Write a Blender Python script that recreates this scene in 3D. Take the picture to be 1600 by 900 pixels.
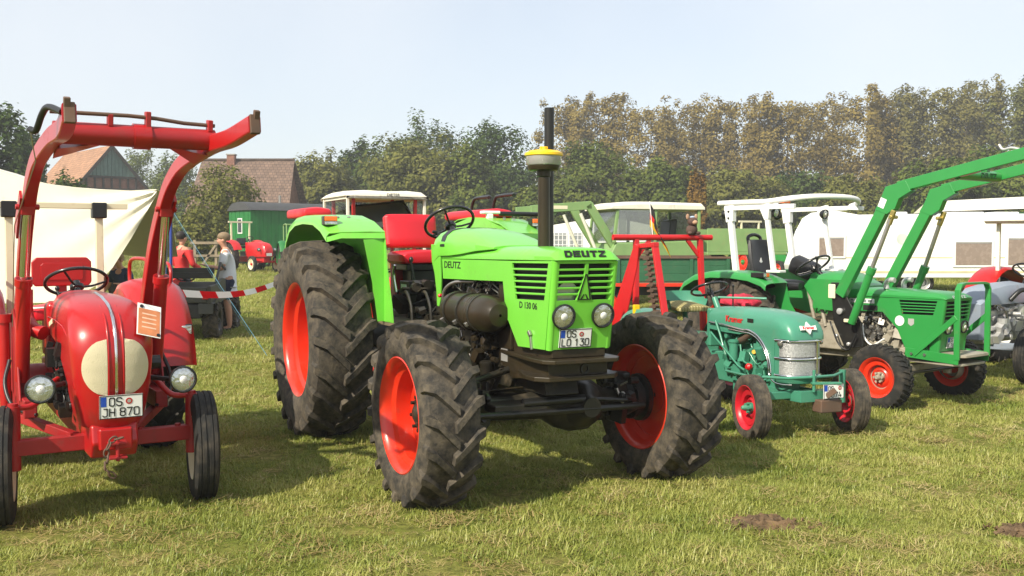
import bpy, bmesh, math, random
import numpy as np
from mathutils import Vector, Matrix, Euler, noise as mnoise

for o in list(bpy.data.objects):
    bpy.data.objects.remove(o)
SC = bpy.context.scene
COL = SC.collection
R = math.radians
# ------------------------------------------------------------------ camera
CAM_H = 1.75
F_PX = 1555.0
PITCH = math.atan((450.0 - 380.0) / F_PX)
cam = bpy.data.cameras.new('camera')
cam.sensor_width = 36.0
cam.lens = 36.0 * F_PX / 1600.0
cam.clip_start = 0.1
cam.clip_end = 4000.0
cam_ob = bpy.data.objects.new('camera', cam)
COL.objects.link(cam_ob)
cam_ob.location = (0, 0, CAM_H)
cam_ob.rotation_euler = (math.pi / 2 - PITCH, 0, 0)
SC.camera = cam_ob
# ------------------------------------------------------------------ sky, sun, exposure
SUN_EL, SUN_AZ = R(39), math.atan2(-0.64, -0.77)     # azimuth of the sun: left and behind the camera
world = bpy.data.worlds.new('World')
SC.world = world
world.use_nodes = True
wn, wl = world.node_tree.nodes, world.node_tree.links
wn.clear()
sky = wn.new('ShaderNodeTexSky')
sky.sky_type = 'NISHITA'
sky.sun_disc = False
sky.sun_elevation = SUN_EL
sky.sun_rotation = SUN_AZ          # rotation 0 puts the sun on +Y, clockwise seen from above
sky.air_density = 1.0
sky.dust_density = 1.0
sky.ozone_density = 1.0
bg = wn.new('ShaderNodeBackground')
bg.inputs['Strength'].default_value = 0.1
wo = wn.new('ShaderNodeOutputWorld')
veil = wn.new('ShaderNodeMixRGB')          # thin high haze over the whole sky
wtc = wn.new('ShaderNodeTexCoord')
wno = wn.new('ShaderNodeTexNoise')
wno.inputs['Scale'].default_value = 2.2
wno.inputs['Detail'].default_value = 6
wmr = wn.new('ShaderNodeMapRange')
wmr.inputs['From Min'].default_value, wmr.inputs['From Max'].default_value = 0.3, 0.7
wmr.inputs['To Min'].default_value, wmr.inputs['To Max'].default_value = 0.50, 0.80
wl.new(wtc.outputs['Generated'], wno.inputs['Vector'])
wl.new(wno.outputs['Fac'], wmr.inputs['Value'])
wl.new(wmr.outputs['Result'], veil.inputs['Fac'])
veil.inputs['Color2'].default_value = (6.35, 6.55, 6.75, 1)
wl.new(sky.outputs[0], veil.inputs['Color1'])
wl.new(veil.outputs[0], bg.inputs['Color'])
wl.new(bg.outputs[0], wo.inputs['Surface'])
sun = bpy.data.lights.new('sun', 'SUN')
sun.energy = 4.4
sun.angle = R(0.6)
sun.color = (1.0, 0.91, 0.75)
sun_ob = bpy.data.objects.new('sun', sun)
COL.objects.link(sun_ob)
sd = Vector((math.sin(SUN_AZ) * math.cos(SUN_EL), math.cos(SUN_AZ) * math.cos(SUN_EL), math.sin(SUN_EL)))
sun_ob.rotation_euler = sd.to_track_quat('Z', 'Y').to_euler()
sun_ob.location = sd * 60
vs = SC.view_settings
vs.view_transform = 'Standard'
vs.look = 'None'
vs.exposure = 0.68
vs.gamma = 1.0
vs.use_curve_mapping = False
SC.cycles.max_bounces = 8
SC.cycles.transparent_max_bounces = 16
SC.cycles.caustics_reflective = False
SC.cycles.caustics_refractive = False
SC.cycles.use_denoising = True

# ------------------------------------------------------------------ materials
def lin(h):
    h = h.lstrip('#')
    c = [int(h[i:i + 2], 16) / 255 for i in (0, 2, 4)]
    return tuple(x / 12.92 if x <= 0.04045 else ((x + 0.055) / 1.055) ** 2.4 for x in c) + (1.0,)

MATS = {}
def nn(t, kind, **kw):
    n = t.nodes.new('ShaderNode' + kind)
    for k, v in kw.items():
        setattr(n, k, v)
    return n

def mat(name, c, rough=0.5, metal=0.0, dirt=0.0, dirt_col='#6b5a41', dscale=6.0, var=0.12, coat=0.0, bump=0.0,
        bscale=60.0, spec=0.5, vscale=3.0, trans=0.0):
    if name in MATS:
        return MATS[name]
    m = bpy.data.materials.new(name)
    m.use_nodes = True
    t = m.node_tree
    b = t.nodes['Principled BSDF']
    c = lin(c) if isinstance(c, str) else tuple(c) + (1.0,)
    tc = nn(t, 'TexCoord')
    n1 = nn(t, 'TexNoise')
    n1.inputs['Scale'].default_value = vscale
    n1.inputs['Detail'].default_value = 5
    t.links.new(tc.outputs['Object'], n1.inputs['Vector'])
    mr = nn(t, 'MapRange')
    mr.inputs['From Min'].default_value = 0.3
    mr.inputs['From Max'].default_value = 0.7
    mr.inputs['To Min'].default_value = 1 - var
    mr.inputs['To Max'].default_value = 1 + var
    t.links.new(n1.outputs['Fac'], mr.inputs['Value'])
    mu = nn(t, 'VectorMath', operation='SCALE')
    mu.inputs[0].default_value = c[:3]
    t.links.new(mr.outputs['Result'], mu.inputs['Scale'])
    last = mu.outputs['Vector']
    if dirt > 0:
        n2 = nn(t, 'TexNoise')
        n2.inputs['Scale'].default_value = dscale
        n2.inputs['Detail'].default_value = 8
        n2.inputs['Roughness'].default_value = 0.68
        t.links.new(tc.outputs['Object'], n2.inputs['Vector'])
        r2 = nn(t, 'MapRange')
        r2.inputs['From Min'].default_value = 0.62 - 0.28 * dirt
        r2.inputs['From Max'].default_value = 0.78 - 0.12 * dirt
        r2.inputs['To Max'].default_value = min(1.0, 0.35 + 0.6 * dirt)
        t.links.new(n2.outputs['Fac'], r2.inputs['Value'])
        mx = nn(t, 'MixRGB')
        mx.inputs['Color2'].default_value = lin(dirt_col)
        t.links.new(r2.outputs['Result'], mx.inputs['Fac'])
        t.links.new(last, mx.inputs['Color1'])
        last = mx.outputs['Color']
        r3 = nn(t, 'MapRange')
        r3.inputs['To Min'].default_value = rough
        r3.inputs['To Max'].default_value = 0.9
        t.links.new(r2.outputs['Result'], r3.inputs['Value'])
        t.links.new(r3.outputs['Result'], b.inputs['Roughness'])
    else:
        r3 = nn(t, 'MapRange')
        r3.inputs['From Min'].default_value = 0.3
        r3.inputs['From Max'].default_value = 0.7
        r3.inputs['To Min'].default_value = max(0.02, rough - 0.07)
        r3.inputs['To Max'].default_value = min(1, rough + 0.09)
        t.links.new(n1.outputs['Fac'], r3.inputs['Value'])
        t.links.new(r3.outputs['Result'], b.inputs['Roughness'])
    t.links.new(last, b.inputs['Base Color'])
    b.inputs['Metallic'].default_value = metal
    b.inputs['Specular IOR Level'].default_value = spec
    b.inputs['Coat Weight'].default_value = coat
    b.inputs['Coat Roughness'].default_value = 0.12
    if trans:
        b.inputs['Transmission Weight'].default_value = trans
    if bump > 0:
        n4 = nn(t, 'TexNoise')
        n4.inputs['Scale'].default_value = bscale
        n4.inputs['Detail'].default_value = 6
        t.links.new(tc.outputs['Object'], n4.inputs['Vector'])
        bp = nn(t, 'Bump')
        bp.inputs['Strength'].default_value = bump
        bp.inputs['Distance'].default_value = 0.01
        t.links.new(n4.outputs['Fac'], bp.inputs['Height'])
        t.links.new(bp.outputs['Normal'], b.inputs['Normal'])
    MATS[name] = m
    return m

def glass(name, c='#ffffff', rough=0.03, alpha=0.25, top=0.2):
    """thin glass: mostly clear sheet with a reflecting skin"""
    if name in MATS:
        return MATS[name]
    m = bpy.data.materials.new(name)
    m.use_nodes = True
    t = m.node_tree
    t.nodes.remove(t.nodes['Principled BSDF'])
    out = t.nodes['Material Output']
    tr = nn(t, 'BsdfTransparent')
    cc = lin(c)
    tr.inputs[0].default_value = cc
    gl = nn(t, 'BsdfGlossy')
    gl.inputs['Roughness'].default_value = rough
    fr = nn(t, 'Fresnel')
    fr.inputs[0].default_value = 1.5
    ad = nn(t, 'MapRange')
    ad.inputs['To Min'].default_value = alpha * 0.4
    ad.inputs['To Max'].default_value = top
    mx = nn(t, 'MixShader')
    t.links.new(fr.outputs[0], ad.inputs['Value'])
    t.links.new(ad.outputs['Result'], mx.inputs[0])
    t.links.new(tr.outputs[0], mx.inputs[1])
    t.links.new(gl.outputs[0], mx.inputs[2])
    t.links.new(mx.outputs[0], out.inputs[0])
    MATS[name] = m
    return m

# ------------------------------------------------------------------ mesh builder
class MB:
    def __init__(s):
        s.v, s.f = [], []
    def add(s, vs, fs):
        k = len(s.v)
        s.v += [tuple(p) for p in vs]
        s.f += [tuple(i + k for i in f) for f in fs]
        return s
    def box(s, c, d, rot=None):
        hx, hy, hz = d[0] / 2, d[1] / 2, d[2] / 2
        p = [Vector((x, y, z)) for z in (-hz, hz) for y in (-hy, hy) for x in (-hx, hx)]
        if rot is not None:
            e = Euler([R(a) for a in rot]).to_matrix()
            p = [e @ q for q in p]
        c = Vector(c)
        return s.add([q + c for q in p], [(0, 2, 3, 1), (4, 5, 7, 6), (0, 1, 5, 4), (2, 6, 7, 3), (0, 4, 6, 2), (1, 3, 7, 5)])
    def bb(s, x0, x1, y0, y1, z0, z1):
        return s.box(((x0 + x1) / 2, (y0 + y1) / 2, (z0 + z1) / 2), (abs(x1 - x0), abs(y1 - y0), abs(z1 - z0)))
    def bar(s, p, q, w, h, up=(0, 0, 1), w2=None, h2=None):
        """box beam from p to q: w sideways, h along up"""
        p, q = Vector(p), Vector(q)
        d = (q - p).normalized()
        u = Vector(up)
        sd_ = d.cross(u)
        if sd_.length < 1e-4:
            sd_ = d.cross(Vector((1, 0, 0)))
        sd_.normalize()
        u = sd_.cross(d)
        w2, h2 = w2 or w, h2 or h
        vs = []
        for c, a, b in ((p, w, h), (q, w2, h2)):
            vs += [c - sd_ * a / 2 - u * b / 2, c + sd_ * a / 2 - u * b / 2, c + sd_ * a / 2 + u * b / 2, c - sd_ * a / 2 + u * b / 2]
        return s.add(vs, [(0, 1, 2, 3)[::-1], (4, 5, 6, 7), (0, 1, 5, 4), (1, 2, 6, 5), (2, 3, 7, 6), (3, 0, 4, 7)])
    def tube(s, pts, r, n=10, cap=True, sx=1.0):
        pts = [Vector(p) for p in pts]
        rs = r if isinstance(r, (list, tuple)) else [r] * len(pts)
        k0 = len(s.v)
        nrm = None
        for i, p in enumerate(pts):
            if i == 0:
                d = pts[1] - p
            elif i == len(pts) - 1:
                d = p - pts[-2]
            else:
                d = (pts[i + 1] - p).normalized() + (p - pts[i - 1]).normalized()
            d.normalize()
            if nrm is None:
                nrm = d.cross(Vector((0, 0, 1)))
                if nrm.length < 1e-3:
                    nrm = d.cross(Vector((1, 0, 0)))
            nrm = (nrm - d * nrm.dot(d)).normalized()
            b = d.cross(nrm)
            for j in range(n):
                a = 2 * math.pi * j / n
                s.v.append(tuple(p + (nrm * math.cos(a) * sx + b * math.sin(a)) * rs[i]))
        for i in range(len(pts) - 1):
            for j in range(n):
                a, b_ = k0 + i * n + j, k0 + i * n + (j + 1) % n
                s.f.append((a, b_, b_ + n, a + n))
        if cap:
            s.f.append(tuple(k0 + j for j in range(n))[::-1])
            e = k0 + (len(pts) - 1) * n
            s.f.append(tuple(e + j for j in range(n)))
        return s
    def cyl(s, p, q, r, n=16, r2=None):
        return s.tube([p, q], [r, r2 if r2 is not None else r], n)
    def lathe(s, prof, o=(0, 0, 0), axis='y', n=48, cap=False):
        """prof: [(axial, radius)]"""
        k0 = len(s.v)
        o = Vector(o)
        A = {'x': (Vector((1, 0, 0)), Vector((0, 1, 0)), Vector((0, 0, 1))), 'y': (Vector((0, 1, 0)), Vector((1, 0, 0)), Vector((0, 0, 1))),
             'z': (Vector((0, 0, 1)), Vector((1, 0, 0)), Vector((0, 1, 0)))}.get(axis if isinstance(axis, str) else None)
        if A is None:
            a0 = Vector(axis).normalized()
            b0 = a0.cross(Vector((0, 0, 1)))
            if b0.length < 1e-3:
                b0 = Vector((1, 0, 0))
            b0.normalize()
            A = (a0, b0, a0.cross(b0))
        for (a, r) in prof:
            for j in range(n):
                t = 2 * math.pi * j / n
                s.v.append(tuple(o + A[0] * a + A[1] * (r * math.cos(t)) + A[2] * (r * math.sin(t))))
        for i in range(len(prof) - 1):
            for j in range(n):
                a, b = k0 + i * n + j, k0 + i * n + (j + 1) % n
                s.f.append((a, b, b + n, a + n))
        if cap:
            s.f.append(tuple(k0 + j for j in range(n)))
            e = k0 + (len(prof) - 1) * n
            s.f.append(tuple(e + j for j in range(n))[::-1])
        return s
    def prism(s, poly, axis, a, b):
        """extrude 2D polygon along axis from a to b. axis y: poly=(x,z); x: (y,z); z: (x,y)"""
        def P(p, t):
            return {'y': (p[0], t, p[1]), 'x': (t, p[0], p[1]), 'z': (p[0], p[1], t)}[axis]
        n = len(poly)
        vs = [P(p, a) for p in poly] + [P(p, b) for p in poly]
        fs = [tuple(range(n)), tuple(range(2 * n - 1, n - 1, -1))]
        fs += [(i, i + n, (i + 1) % n + n, (i + 1) % n) for i in range(n)]
        return s.add(vs, fs)
    def loft(s, secs, closed=True, cap=True):
        n = len(secs[0])
        k0 = len(s.v)
        for q in secs:
            s.v += [tuple(p) for p in q]
        m = n if closed else n - 1
        for i in range(len(secs) - 1):
            for j in range(m):
                a, b = k0 + i * n + j, k0 + i * n + (j + 1) % n
                s.f.append((a, b, b + n, a + n))
        if cap and closed:
            s.f.append(tuple(k0 + j for j in range(n))[::-1])
            e = k0 + (len(secs) - 1) * n
            s.f.append(tuple(e + j for j in range(n)))
        return s
    def sheet(s, rows, th=0.006, nrm=None):
        """grid of points rows[i][j] thickened along face normals (solid shell)"""
        ni, nj = len(rows), len(rows[0])
        P = [[Vector(p) for p in r] for r in rows]
        N = [[None] * nj for _ in range(ni)]
        for i in range(ni):
            for j in range(nj):
                du = P[min(i + 1, ni - 1)][j] - P[max(i - 1, 0)][j]
                dv = P[i][min(j + 1, nj - 1)] - P[i][max(j - 1, 0)]
                q = du.cross(dv)
                N[i][j] = q.normalized() if q.length > 1e-9 else Vector((0, 0, 1))
        k0 = len(s.v)
        for lay in (0, 1):
            for i in range(ni):
                for j in range(nj):
                    s.v.append(tuple(P[i][j] - N[i][j] * th * lay))
        def I(l, i, j):
            return k0 + l * ni * nj + i * nj + j
        for i in range(ni - 1):
            for j in range(nj - 1):
                s.f.append((I(0, i, j), I(0, i + 1, j), I(0, i + 1, j + 1), I(0, i, j + 1)))
                s.f.append((I(1, i, j), I(1, i, j + 1), I(1, i + 1, j + 1), I(1, i + 1, j)))
        for i in range(ni - 1):
            s.f.append((I(0, i, 0), I(1, i, 0), I(1, i + 1, 0), I(0, i + 1, 0)))
            s.f.append((I(0, i, nj - 1), I(0, i + 1, nj - 1), I(1, i + 1, nj - 1), I(1, i, nj - 1)))
        for j in range(nj - 1):
            s.f.append((I(0, 0, j), I(0, 0, j + 1), I(1, 0, j + 1), I(1, 0, j)))
            s.f.append((I(0, ni - 1, j), I(1, ni - 1, j), I(1, ni - 1, j + 1), I(0, ni - 1, j + 1)))
        return s
    def xf(s, M):
        s.v = [tuple(M @ Vector(p)) for p in s.v]
        return s
    def build(s, name, m, parent=None, smooth=35, bevel=0.0, loc=None, rot=None, sub=0):
        me = bpy.data.meshes.new(name)
        me.from_pydata(s.v, [], s.f)
        bm = bmesh.new()
        bm.from_mesh(me)
        bmesh.ops.recalc_face_normals(bm, faces=bm.faces)
        bm.to_mesh(me)
        bm.free()
        return obj(name, me, m, parent, smooth, bevel, loc, rot, sub)

def obj(name, me, m, parent=None, smooth=35, bevel=0.0, loc=None, rot=None, sub=0):
    if smooth:
        me.polygons.foreach_set('use_smooth', [True] * len(me.polygons))
        me.set_sharp_from_angle(angle=R(smooth))
    if m is not None:
        me.materials.append(m)
    o = bpy.data.objects.new(name, me)
    COL.objects.link(o)
    if parent is not None:
        o.parent = parent
    if loc is not None:
        o.location = loc
    if rot is not None:
        o.rotation_euler = [R(a) for a in rot]
    if bevel > 0:
        md = o.modifiers.new('bevel', 'BEVEL')
        md.width = bevel
        md.segments = 2
        md.limit_method = 'ANGLE'
        md.angle_limit = R(38)
        md.harden_normals = True
    if sub:
        md = o.modifiers.new('sub', 'SUBSURF')
        md.levels = md.render_levels = sub
    return o

def empty(name, loc=(0, 0, 0), rotz=0.0, parent=None):
    o = bpy.data.objects.new(name, None)
    COL.objects.link(o)
    o.location = loc
    o.rotation_euler = (0, 0, R(rotz))
    o.empty_display_size = 0.2
    if parent is not None:
        o.parent = parent
    return o

def tag(o, label=None, cat=None, group=None, kind=None):
    for k, v in (('label', label), ('category', cat), ('group', group), ('kind', kind)):
        if v:
            o[k] = v
    return o

def thing(name, label, cat, loc=(0, 0, 0), rotz=0.0, group=None):
    return tag(empty(name, loc, rotz), label, cat, group)

def arc(c, r, a0, a1, n, pl='xz', y=0.0):
    out = []
    for i in range(n + 1):
        a = R(a0 + (a1 - a0) * i / n)
        u, v = c[0] + r * math.cos(a), c[1] + r * math.sin(a)
        out.append({'xz': (u, y, v), 'yz': (y, u, v), 'xy': (u, v, y)}[pl])
    return out

def smooth_path(pts, n=6):
    """Catmull-Rom through pts"""
    P = [Vector(p) for p in pts]
    P = [P[0] * 2 - P[1]] + P + [P[-1] * 2 - P[-2]]
    out = []
    for i in range(1, len(P) - 2):
        a, b, c, d = P[i - 1], P[i], P[i + 1], P[i + 2]
        for k in range(n):
            t = k / n
            out.append(0.5 * (2 * b + (c - a) * t + (2 * a - 5 * b + 4 * c - d) * t * t + (3 * b - a - 3 * c + d) * t ** 3))
    out.append(P[-2])
    return out

def text(s, size, m, parent, loc, rot, name='lettering', ext=0.002, sx=1.0, bold=0.0, align='LEFT', shear=0.0):
    cu = bpy.data.curves.new(name, 'FONT')
    cu.body = s
    cu.size = size
    cu.extrude = ext
    cu.offset = bold
    cu.align_x = align
    cu.shear = shear
    cu.resolution_u = 3
    o = bpy.data.objects.new(name, cu)
    me = bpy.data.meshes.new_from_object(o)
    bpy.data.objects.remove(o)
    me.name = name
    if sx != 1.0:
        me.transform(Matrix.Diagonal((sx, 1, 1, 1)))
    me.materials.clear()
    ob = obj(name, me, m, parent, 0, 0, loc, rot)
    return ob

def copy_tree(o, parent=None):
    c = o.copy()
    COL.objects.link(c)
    c.parent = parent
    for ch in o.children:
        copy_tree(ch, c)
    return c

def gz(x, y):
    t = max(0.0, y - 9.0)
    h = 0.018 * t if t > 3 else 0.018 * t * t / 6.0 + 0
    if t > 3:
        h = 0.018 * (t - 1.5)
    h = min(h, 1.15)
    return h

# ------------------------------------------------------------------ wheels
def tyre_profile(Rr, W, rim, n=1):
    h = Rr - rim
    pr = [(.40, 0), (.455, .12), (.49, .30), (.50, .48), (.49, .66), (.465, .82), (.43, .92), (.34, .965), (.2, .99), (0, 1.0)]
    half = [(a * W, rim + b * h) for a, b in pr]
    inner = [(half[0][0] - .012, rim - .012)]
    left = [(-a, r) for a, r in inner + half]
    return left + [(a, r) for a, r in reversed(inner + half)][1:]

def wheel(parent, pos, Rr, W, rim, tyre_m, rim_m, hub_m, side=1, tread='lug', nl=21, lug=0.04, disc=0.1, steer=0.0, rimw=None, phase=0.0,
          name='wheel', hubr=0.12, camber=0.0, hubout=0.03, lugw=0.05, segs=56, holes=8):
    """axis = local y; side=+1: outer face towards +y"""
    w = empty(name, pos, steer, parent)
    w.rotation_euler = (R(camber), R(phase), R(steer)) if not steer else (R(camber), 0, R(steer))
    R0 = Rr - lug
    mb = MB()
    pr = tyre_profile(R0, W, rim)
    if tread == 'rib':
        h = R0 - rim
        top = [(-.42, .9), (-.38, .985), (-.27, 1.0), (-.25, .955), (-.22, .955), (-.2, 1.005), (-.06, 1.01), (-.045, .96), (.045 * 0, .96), (.045, .96), (.06, 1.01), (.2, 1.005),
               (.22, .955), (.25, .955), (.27, 1.0), (.38, .985), (.42, .9)]
        side_p = [(.40, 0), (.455, .12), (.49, .30), (.50, .48), (.49, .66), (.46, .8)]
        pr = [(-a * W, rim + b * h) for a, b in side_p] + [(a * W, rim + b * h) for a, b in top] + [(a * W, rim + b * h) for a, b in reversed(side_p)]
    mb.lathe(pr, n=segs)
    if tread in ('lug', 'block'):
        h = R0 - rim
        for i in range(nl):
            for sgn in (-1, 1):
                th0 = 2 * math.pi * (i + (0.5 if sgn > 0 else 0)) / nl
                secs = []
                if tread == 'lug':
                    path = [(-.03, 1.0, 1.0), (.10, .995, 1.0), (.22, .985, 1.0), (.34, .962, 1.0), (.435, .905, .95), (.475, .78, .55), (.488, .68, .12)]
                else:
                    path = [(.03, 1.0, 1.0), (.20, .99, 1.0), (.36, .962, 1.0), (.44, .89, .8), (.475, .75, .2)]
                for (a, rr_, ht) in path:
                    ax = a * W * sgn
                    r0 = rim + rr_ * h
                    slope = 0.95 if tread == 'lug' else 0.35
                    th = th0 + slope * min(a, .40) * W / R0 + (max(0, a - .40) * W / R0) * 0.3
                    # outward direction: blends from radial to axial on the shoulder
                    k = min(1.0, max(0.0, (a - .34) / .14))
                    no, na = math.cos(k * 1.15), math.sin(k * 1.15) * sgn
                    H = lug * ht
                    q = []
                    for (dt, dh) in ((-lugw * .62, -.012), (-lugw * .42, H), (lugw * .42, H), (lugw * .62, -.012)):
                        t = th + dt / R0
                        r_ = r0 + dh * no
                        q.append((r_ * math.cos(t), ax + dh * na, r_ * math.sin(t)))
                    secs.append(q)
                mb.loft(secs)
    mb.build('tyre', tyre_m, w, smooth=32)
    # rim: barrel with flanges, outer face at y = side * rimw/2
    rw = (rimw or W * .78) / 2
    s = side
    rb = MB()
    rb.lathe([(s * (rw - .02), rim - .005), (s * (rw + .004), rim + .022), (s * (rw + .012), rim + .012), (s * (rw - .005), rim - .012), (s * (rw - .03), rim - .022), (s * rw * .62, rim - .03),
              (s * rw * .5, rim - .07), (-s * rw * .35, rim - .075), (-s * rw * .5, rim - .035), (-s * (rw - .03), rim - .024), (-s * (rw - .005), rim - .012),
              (-s * (rw + .012), rim + .012), (-s * (rw + .004), rim + .022), (-s * (rw - .02), rim - .005)], n=segs)
    dy = s * (rw - disc)
    ir = rim - .072
    rb.lathe([(dy - s * .035, ir + .004), (dy - s * .03, ir * .93), (dy, ir * .80), (dy + s * .012, ir * .62), (dy - s * .005, ir * .45), (dy - s * .005, .02)], n=segs)
    rb.lathe([(dy - s * .047, ir + .004), (dy - s * .042, ir * .93), (dy - s * .012, ir * .80), (dy, ir * .62), (dy - s * .017, ir * .45), (dy - s * .017, .02)], n=segs)
    rb.build('rim', rim_m, w, smooth=40)
    hb = MB()
    hb.lathe([(dy - s * .02, hubr), (dy + s * .02, hubr), (dy + s * .028, hubr * .82), (dy + s * .03, hubr * .6), (dy + s * (hubout + .03), hubr * .5), (dy + s * (hubout + .045), hubr * .3), (dy + s * (hubout + .045), .001)], n=24)
    for i in range(holes):
        t = 2 * math.pi * i / holes
        c = (hubr * .86 * math.cos(t), dy + s * .02, hubr * .86 * math.sin(t))
        hb.cyl(c, (c[0], dy + s * .05, c[2]), .013, 6)
    hb.build('hub', hub_m, w, smooth=35)
    return w
# ------------------------------------------------------------------ ground sheet
def ground():
    xs = sorted(set([-300, -220, -160, -110, -80, -60, -45] + [i * 2.0 for i in range(-18, 23)] + [60, 80, 110, 160, 220, 300]))
    ys = sorted(set([-60, -20, -5] + [i * 1.0 for i in range(0, 30)] + [32, 35, 40, 45, 50, 60, 70, 80, 95, 120, 160, 220, 320, 500]))
    mb = MB()
    n = len(xs)
    mb.v = [(x, y, gz(x, y)) for y in ys for x in xs]
    mb.f = [(j * n + i, j * n + i + 1, (j + 1) * n + i + 1, (j + 1) * n + i) for j in range(len(ys) - 1) for i in range(n - 1)]
    m = bpy.data.materials.new('meadow soil and thatch')
    m.use_nodes = True
    t = m.node_tree
    b = t.nodes['Principled BSDF']
    g = nn(t, 'NewGeometry')
    n1 = nn(t, 'TexNoise'); n1.inputs['Scale'].default_value = .7; n1.inputs['Detail'].default_value = 8; n1.inputs['Roughness'].default_value = .65
    n2 = nn(t, 'TexNoise'); n2.inputs['Scale'].default_value = 14; n2.inputs['Detail'].default_value = 8; n2.inputs['Roughness'].default_value = .7
    for q in (n1, n2):
        t.links.new(g.outputs['Position'], q.inputs['Vector'])
    r1 = nn(t, 'ValToRGB')
    el = r1.color_ramp.elements
    el[0].position, el[0].color = .34, (.110, .150, .030, 1)
    el[1].position, el[1].color = .62, (.230, .220, .075, 1)
    e2 = el.new(.48); e2.color = (.165, .195, .042, 1)
    t.links.new(n1.outputs['Fac'], r1.inputs[0])
    r2 = nn(t, 'ValToRGB')
    el = r2.color_ramp.elements
    el[0].position, el[0].color = .35, (.45, .45, .40, 1)
    el[1].position, el[1].color = .65, (1.25, 1.2, 1.0, 1)
    t.links.new(n2.outputs['Fac'], r2.inputs[0])
    mx = nn(t, 'MixRGB', blend_type='MULTIPLY'); mx.inputs['Fac'].default_value = 1
    t.links.new(r1.outputs[0], mx.inputs[1]); t.links.new(r2.outputs[0], mx.inputs[2])
    t.links.new(mx.outputs[0], b.inputs['Base Color'])
    b.inputs['Roughness'].default_value = .95
    b.inputs['Specular IOR Level'].default_value = .1
    bp = nn(t, 'Bump'); bp.inputs['Strength'].default_value = .8; bp.inputs['Distance'].default_value = .04
    t.links.new(n2.outputs['Fac'], bp.inputs['Height']); t.links.new(bp.outputs['Normal'], b.inputs['Normal'])
    o = mb.build('ground', m, None, 60)
    tag(o, kind='structure')
ground()
# ------------------------------------------------------------------ shared materials
G_LIME = mat('lime green paint', (0.155, 0.53, 0.050), .3, dirt=.14, dirt_col='#7a8a4a', var=.05, coat=.35, dscale=5)
G_DEUTZ = mat('mid green paint', (0.026, 0.240, 0.050), .32, dirt=.15, dirt_col='#5d7350', var=.07, coat=.25, dscale=5)
G_TEAL = mat('teal green paint', (0.055, 0.240, 0.155), .34, dirt=.18, dirt_col='#6b7a66', var=.08, coat=.25, dscale=5)
G_LIGHT = mat('faded light green paint', (0.20, 0.33, 0.12), .5, dirt=.3, dirt_col='#8a8560', var=.1)
G_DARK = mat('dark green paint', (0.02, 0.10, 0.045), .5, dirt=.3, dirt_col='#4d5a40', var=.12)
G_WAGON = mat('wagon green paint', (0.012, 0.15, 0.030), .5, dirt=.1, dirt_col='#5d7350', var=.1)
RED = mat('tractor red paint', (0.40, 0.008, 0.009), .34, dirt=.16, dirt_col='#7a3028', var=.10, coat=.18, dscale=5)
RED_D = mat('worn red paint', (0.34, 0.014, 0.016), .45, dirt=.28, dirt_col='#6a3a30', var=.15, dscale=9)
RED_RIM = mat('orange red rim paint', (0.60, 0.030, 0.009), .33, dirt=.22, dirt_col='#7a4a35', var=.06, coat=.25, dscale=7)
RED_BRIGHT = mat('bright red paint', (0.52, 0.009, 0.012), .38, dirt=.12, dirt_col='#8a4038', var=.08, coat=.15)
RED_VINYL = mat('red vinyl', (0.58, 0.010, 0.022), .38, var=.06, bump=.05, bscale=90)
RED_CRIM = mat('crimson rim paint', (0.50, 0.010, 0.022), .36, dirt=.25, dirt_col='#6a4035', var=.06, dscale=8)
RUBBER = mat('dusty rubber', (0.032, 0.030, 0.027), .8, dirt=.86, dirt_col='#675e50', var=.3, bump=.35, bscale=70, spec=.25, dscale=13)
RUBBER_D = mat('dark rubber', (0.020, 0.020, 0.019), .75, dirt=.5, dirt_col='#5a5247', var=.2, bump=.15, bscale=45, spec=.25, dscale=9)
BLACK = mat('black plastic', (0.012, 0.012, 0.013), .35, var=.1)
BLACK_M = mat('black painted metal', (0.012, 0.012, 0.011), .38, dirt=.18, dirt_col='#4a4438', var=.15)
DARKGAP = mat('dark grille mesh', (0.008, 0.008, 0.007), .8, var=.2)
OLIVE = mat('dark bronze engine paint', (0.028, 0.021, 0.011), .34, dirt=.16, dirt_col='#4b3a24', var=.25, coat=.0, dscale=8, spec=.35)
OLIVE_D = mat('oily dark metal', (0.018, 0.016, 0.011), .42, dirt=.35, dirt_col='#5e5340', var=.25, dscale=9)
GREY_ENG = mat('beige grey engine paint', (0.33, 0.30, 0.235), .45, dirt=.5, dirt_col='#5a4f3c', var=.15, dscale=8)
CHROME = mat('chrome', (0.72, 0.72, 0.72), .14, metal=1.0, var=.05)
STEEL = mat('worn steel', (0.42, 0.40, 0.37), .38, metal=.9, dirt=.25, dirt_col='#6a5a48', var=.15)
RUST = mat('rusty steel', (0.13, 0.085, 0.06), .7, metal=.3, dirt=.5, dirt_col='#6a4530', var=.3)
ALU = mat('silver paint', (0.55, 0.55, 0.54), .35, metal=.5, var=.1)
WHITE = mat('white paint', (0.78, 0.78, 0.76), .35, dirt=.08, dirt_col='#b5ae9c', var=.03)
CREAM = mat('cream paint', (0.72, 0.66, 0.46), .42, dirt=.16, dirt_col='#9a8c68', var=.05)
CREAM_W = mat('aged white paint', (0.74, 0.71, 0.60), .5, dirt=.2, dirt_col='#8f8468', var=.05)
GREY_TR = mat('blue grey tractor paint', (0.22, 0.26, 0.32), .4, dirt=.25, dirt_col='#7a756a', var=.1)
YELLOW = mat('yellow plastic', (0.86, 0.52, 0.005), .35, var=.04)
ORANGE = mat('orange lens', (0.85, 0.16, 0.01), .2, var=.05, coat=.6)
LENSRED = mat('red lens', (0.5, 0.01, 0.01), .2, var=.05, coat=.6)
LENS = mat('clear lamp lens', (0.62, 0.64, 0.64), .20, metal=.8, var=.22, coat=1.0, vscale=26, bump=.6, bscale=40)
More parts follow.
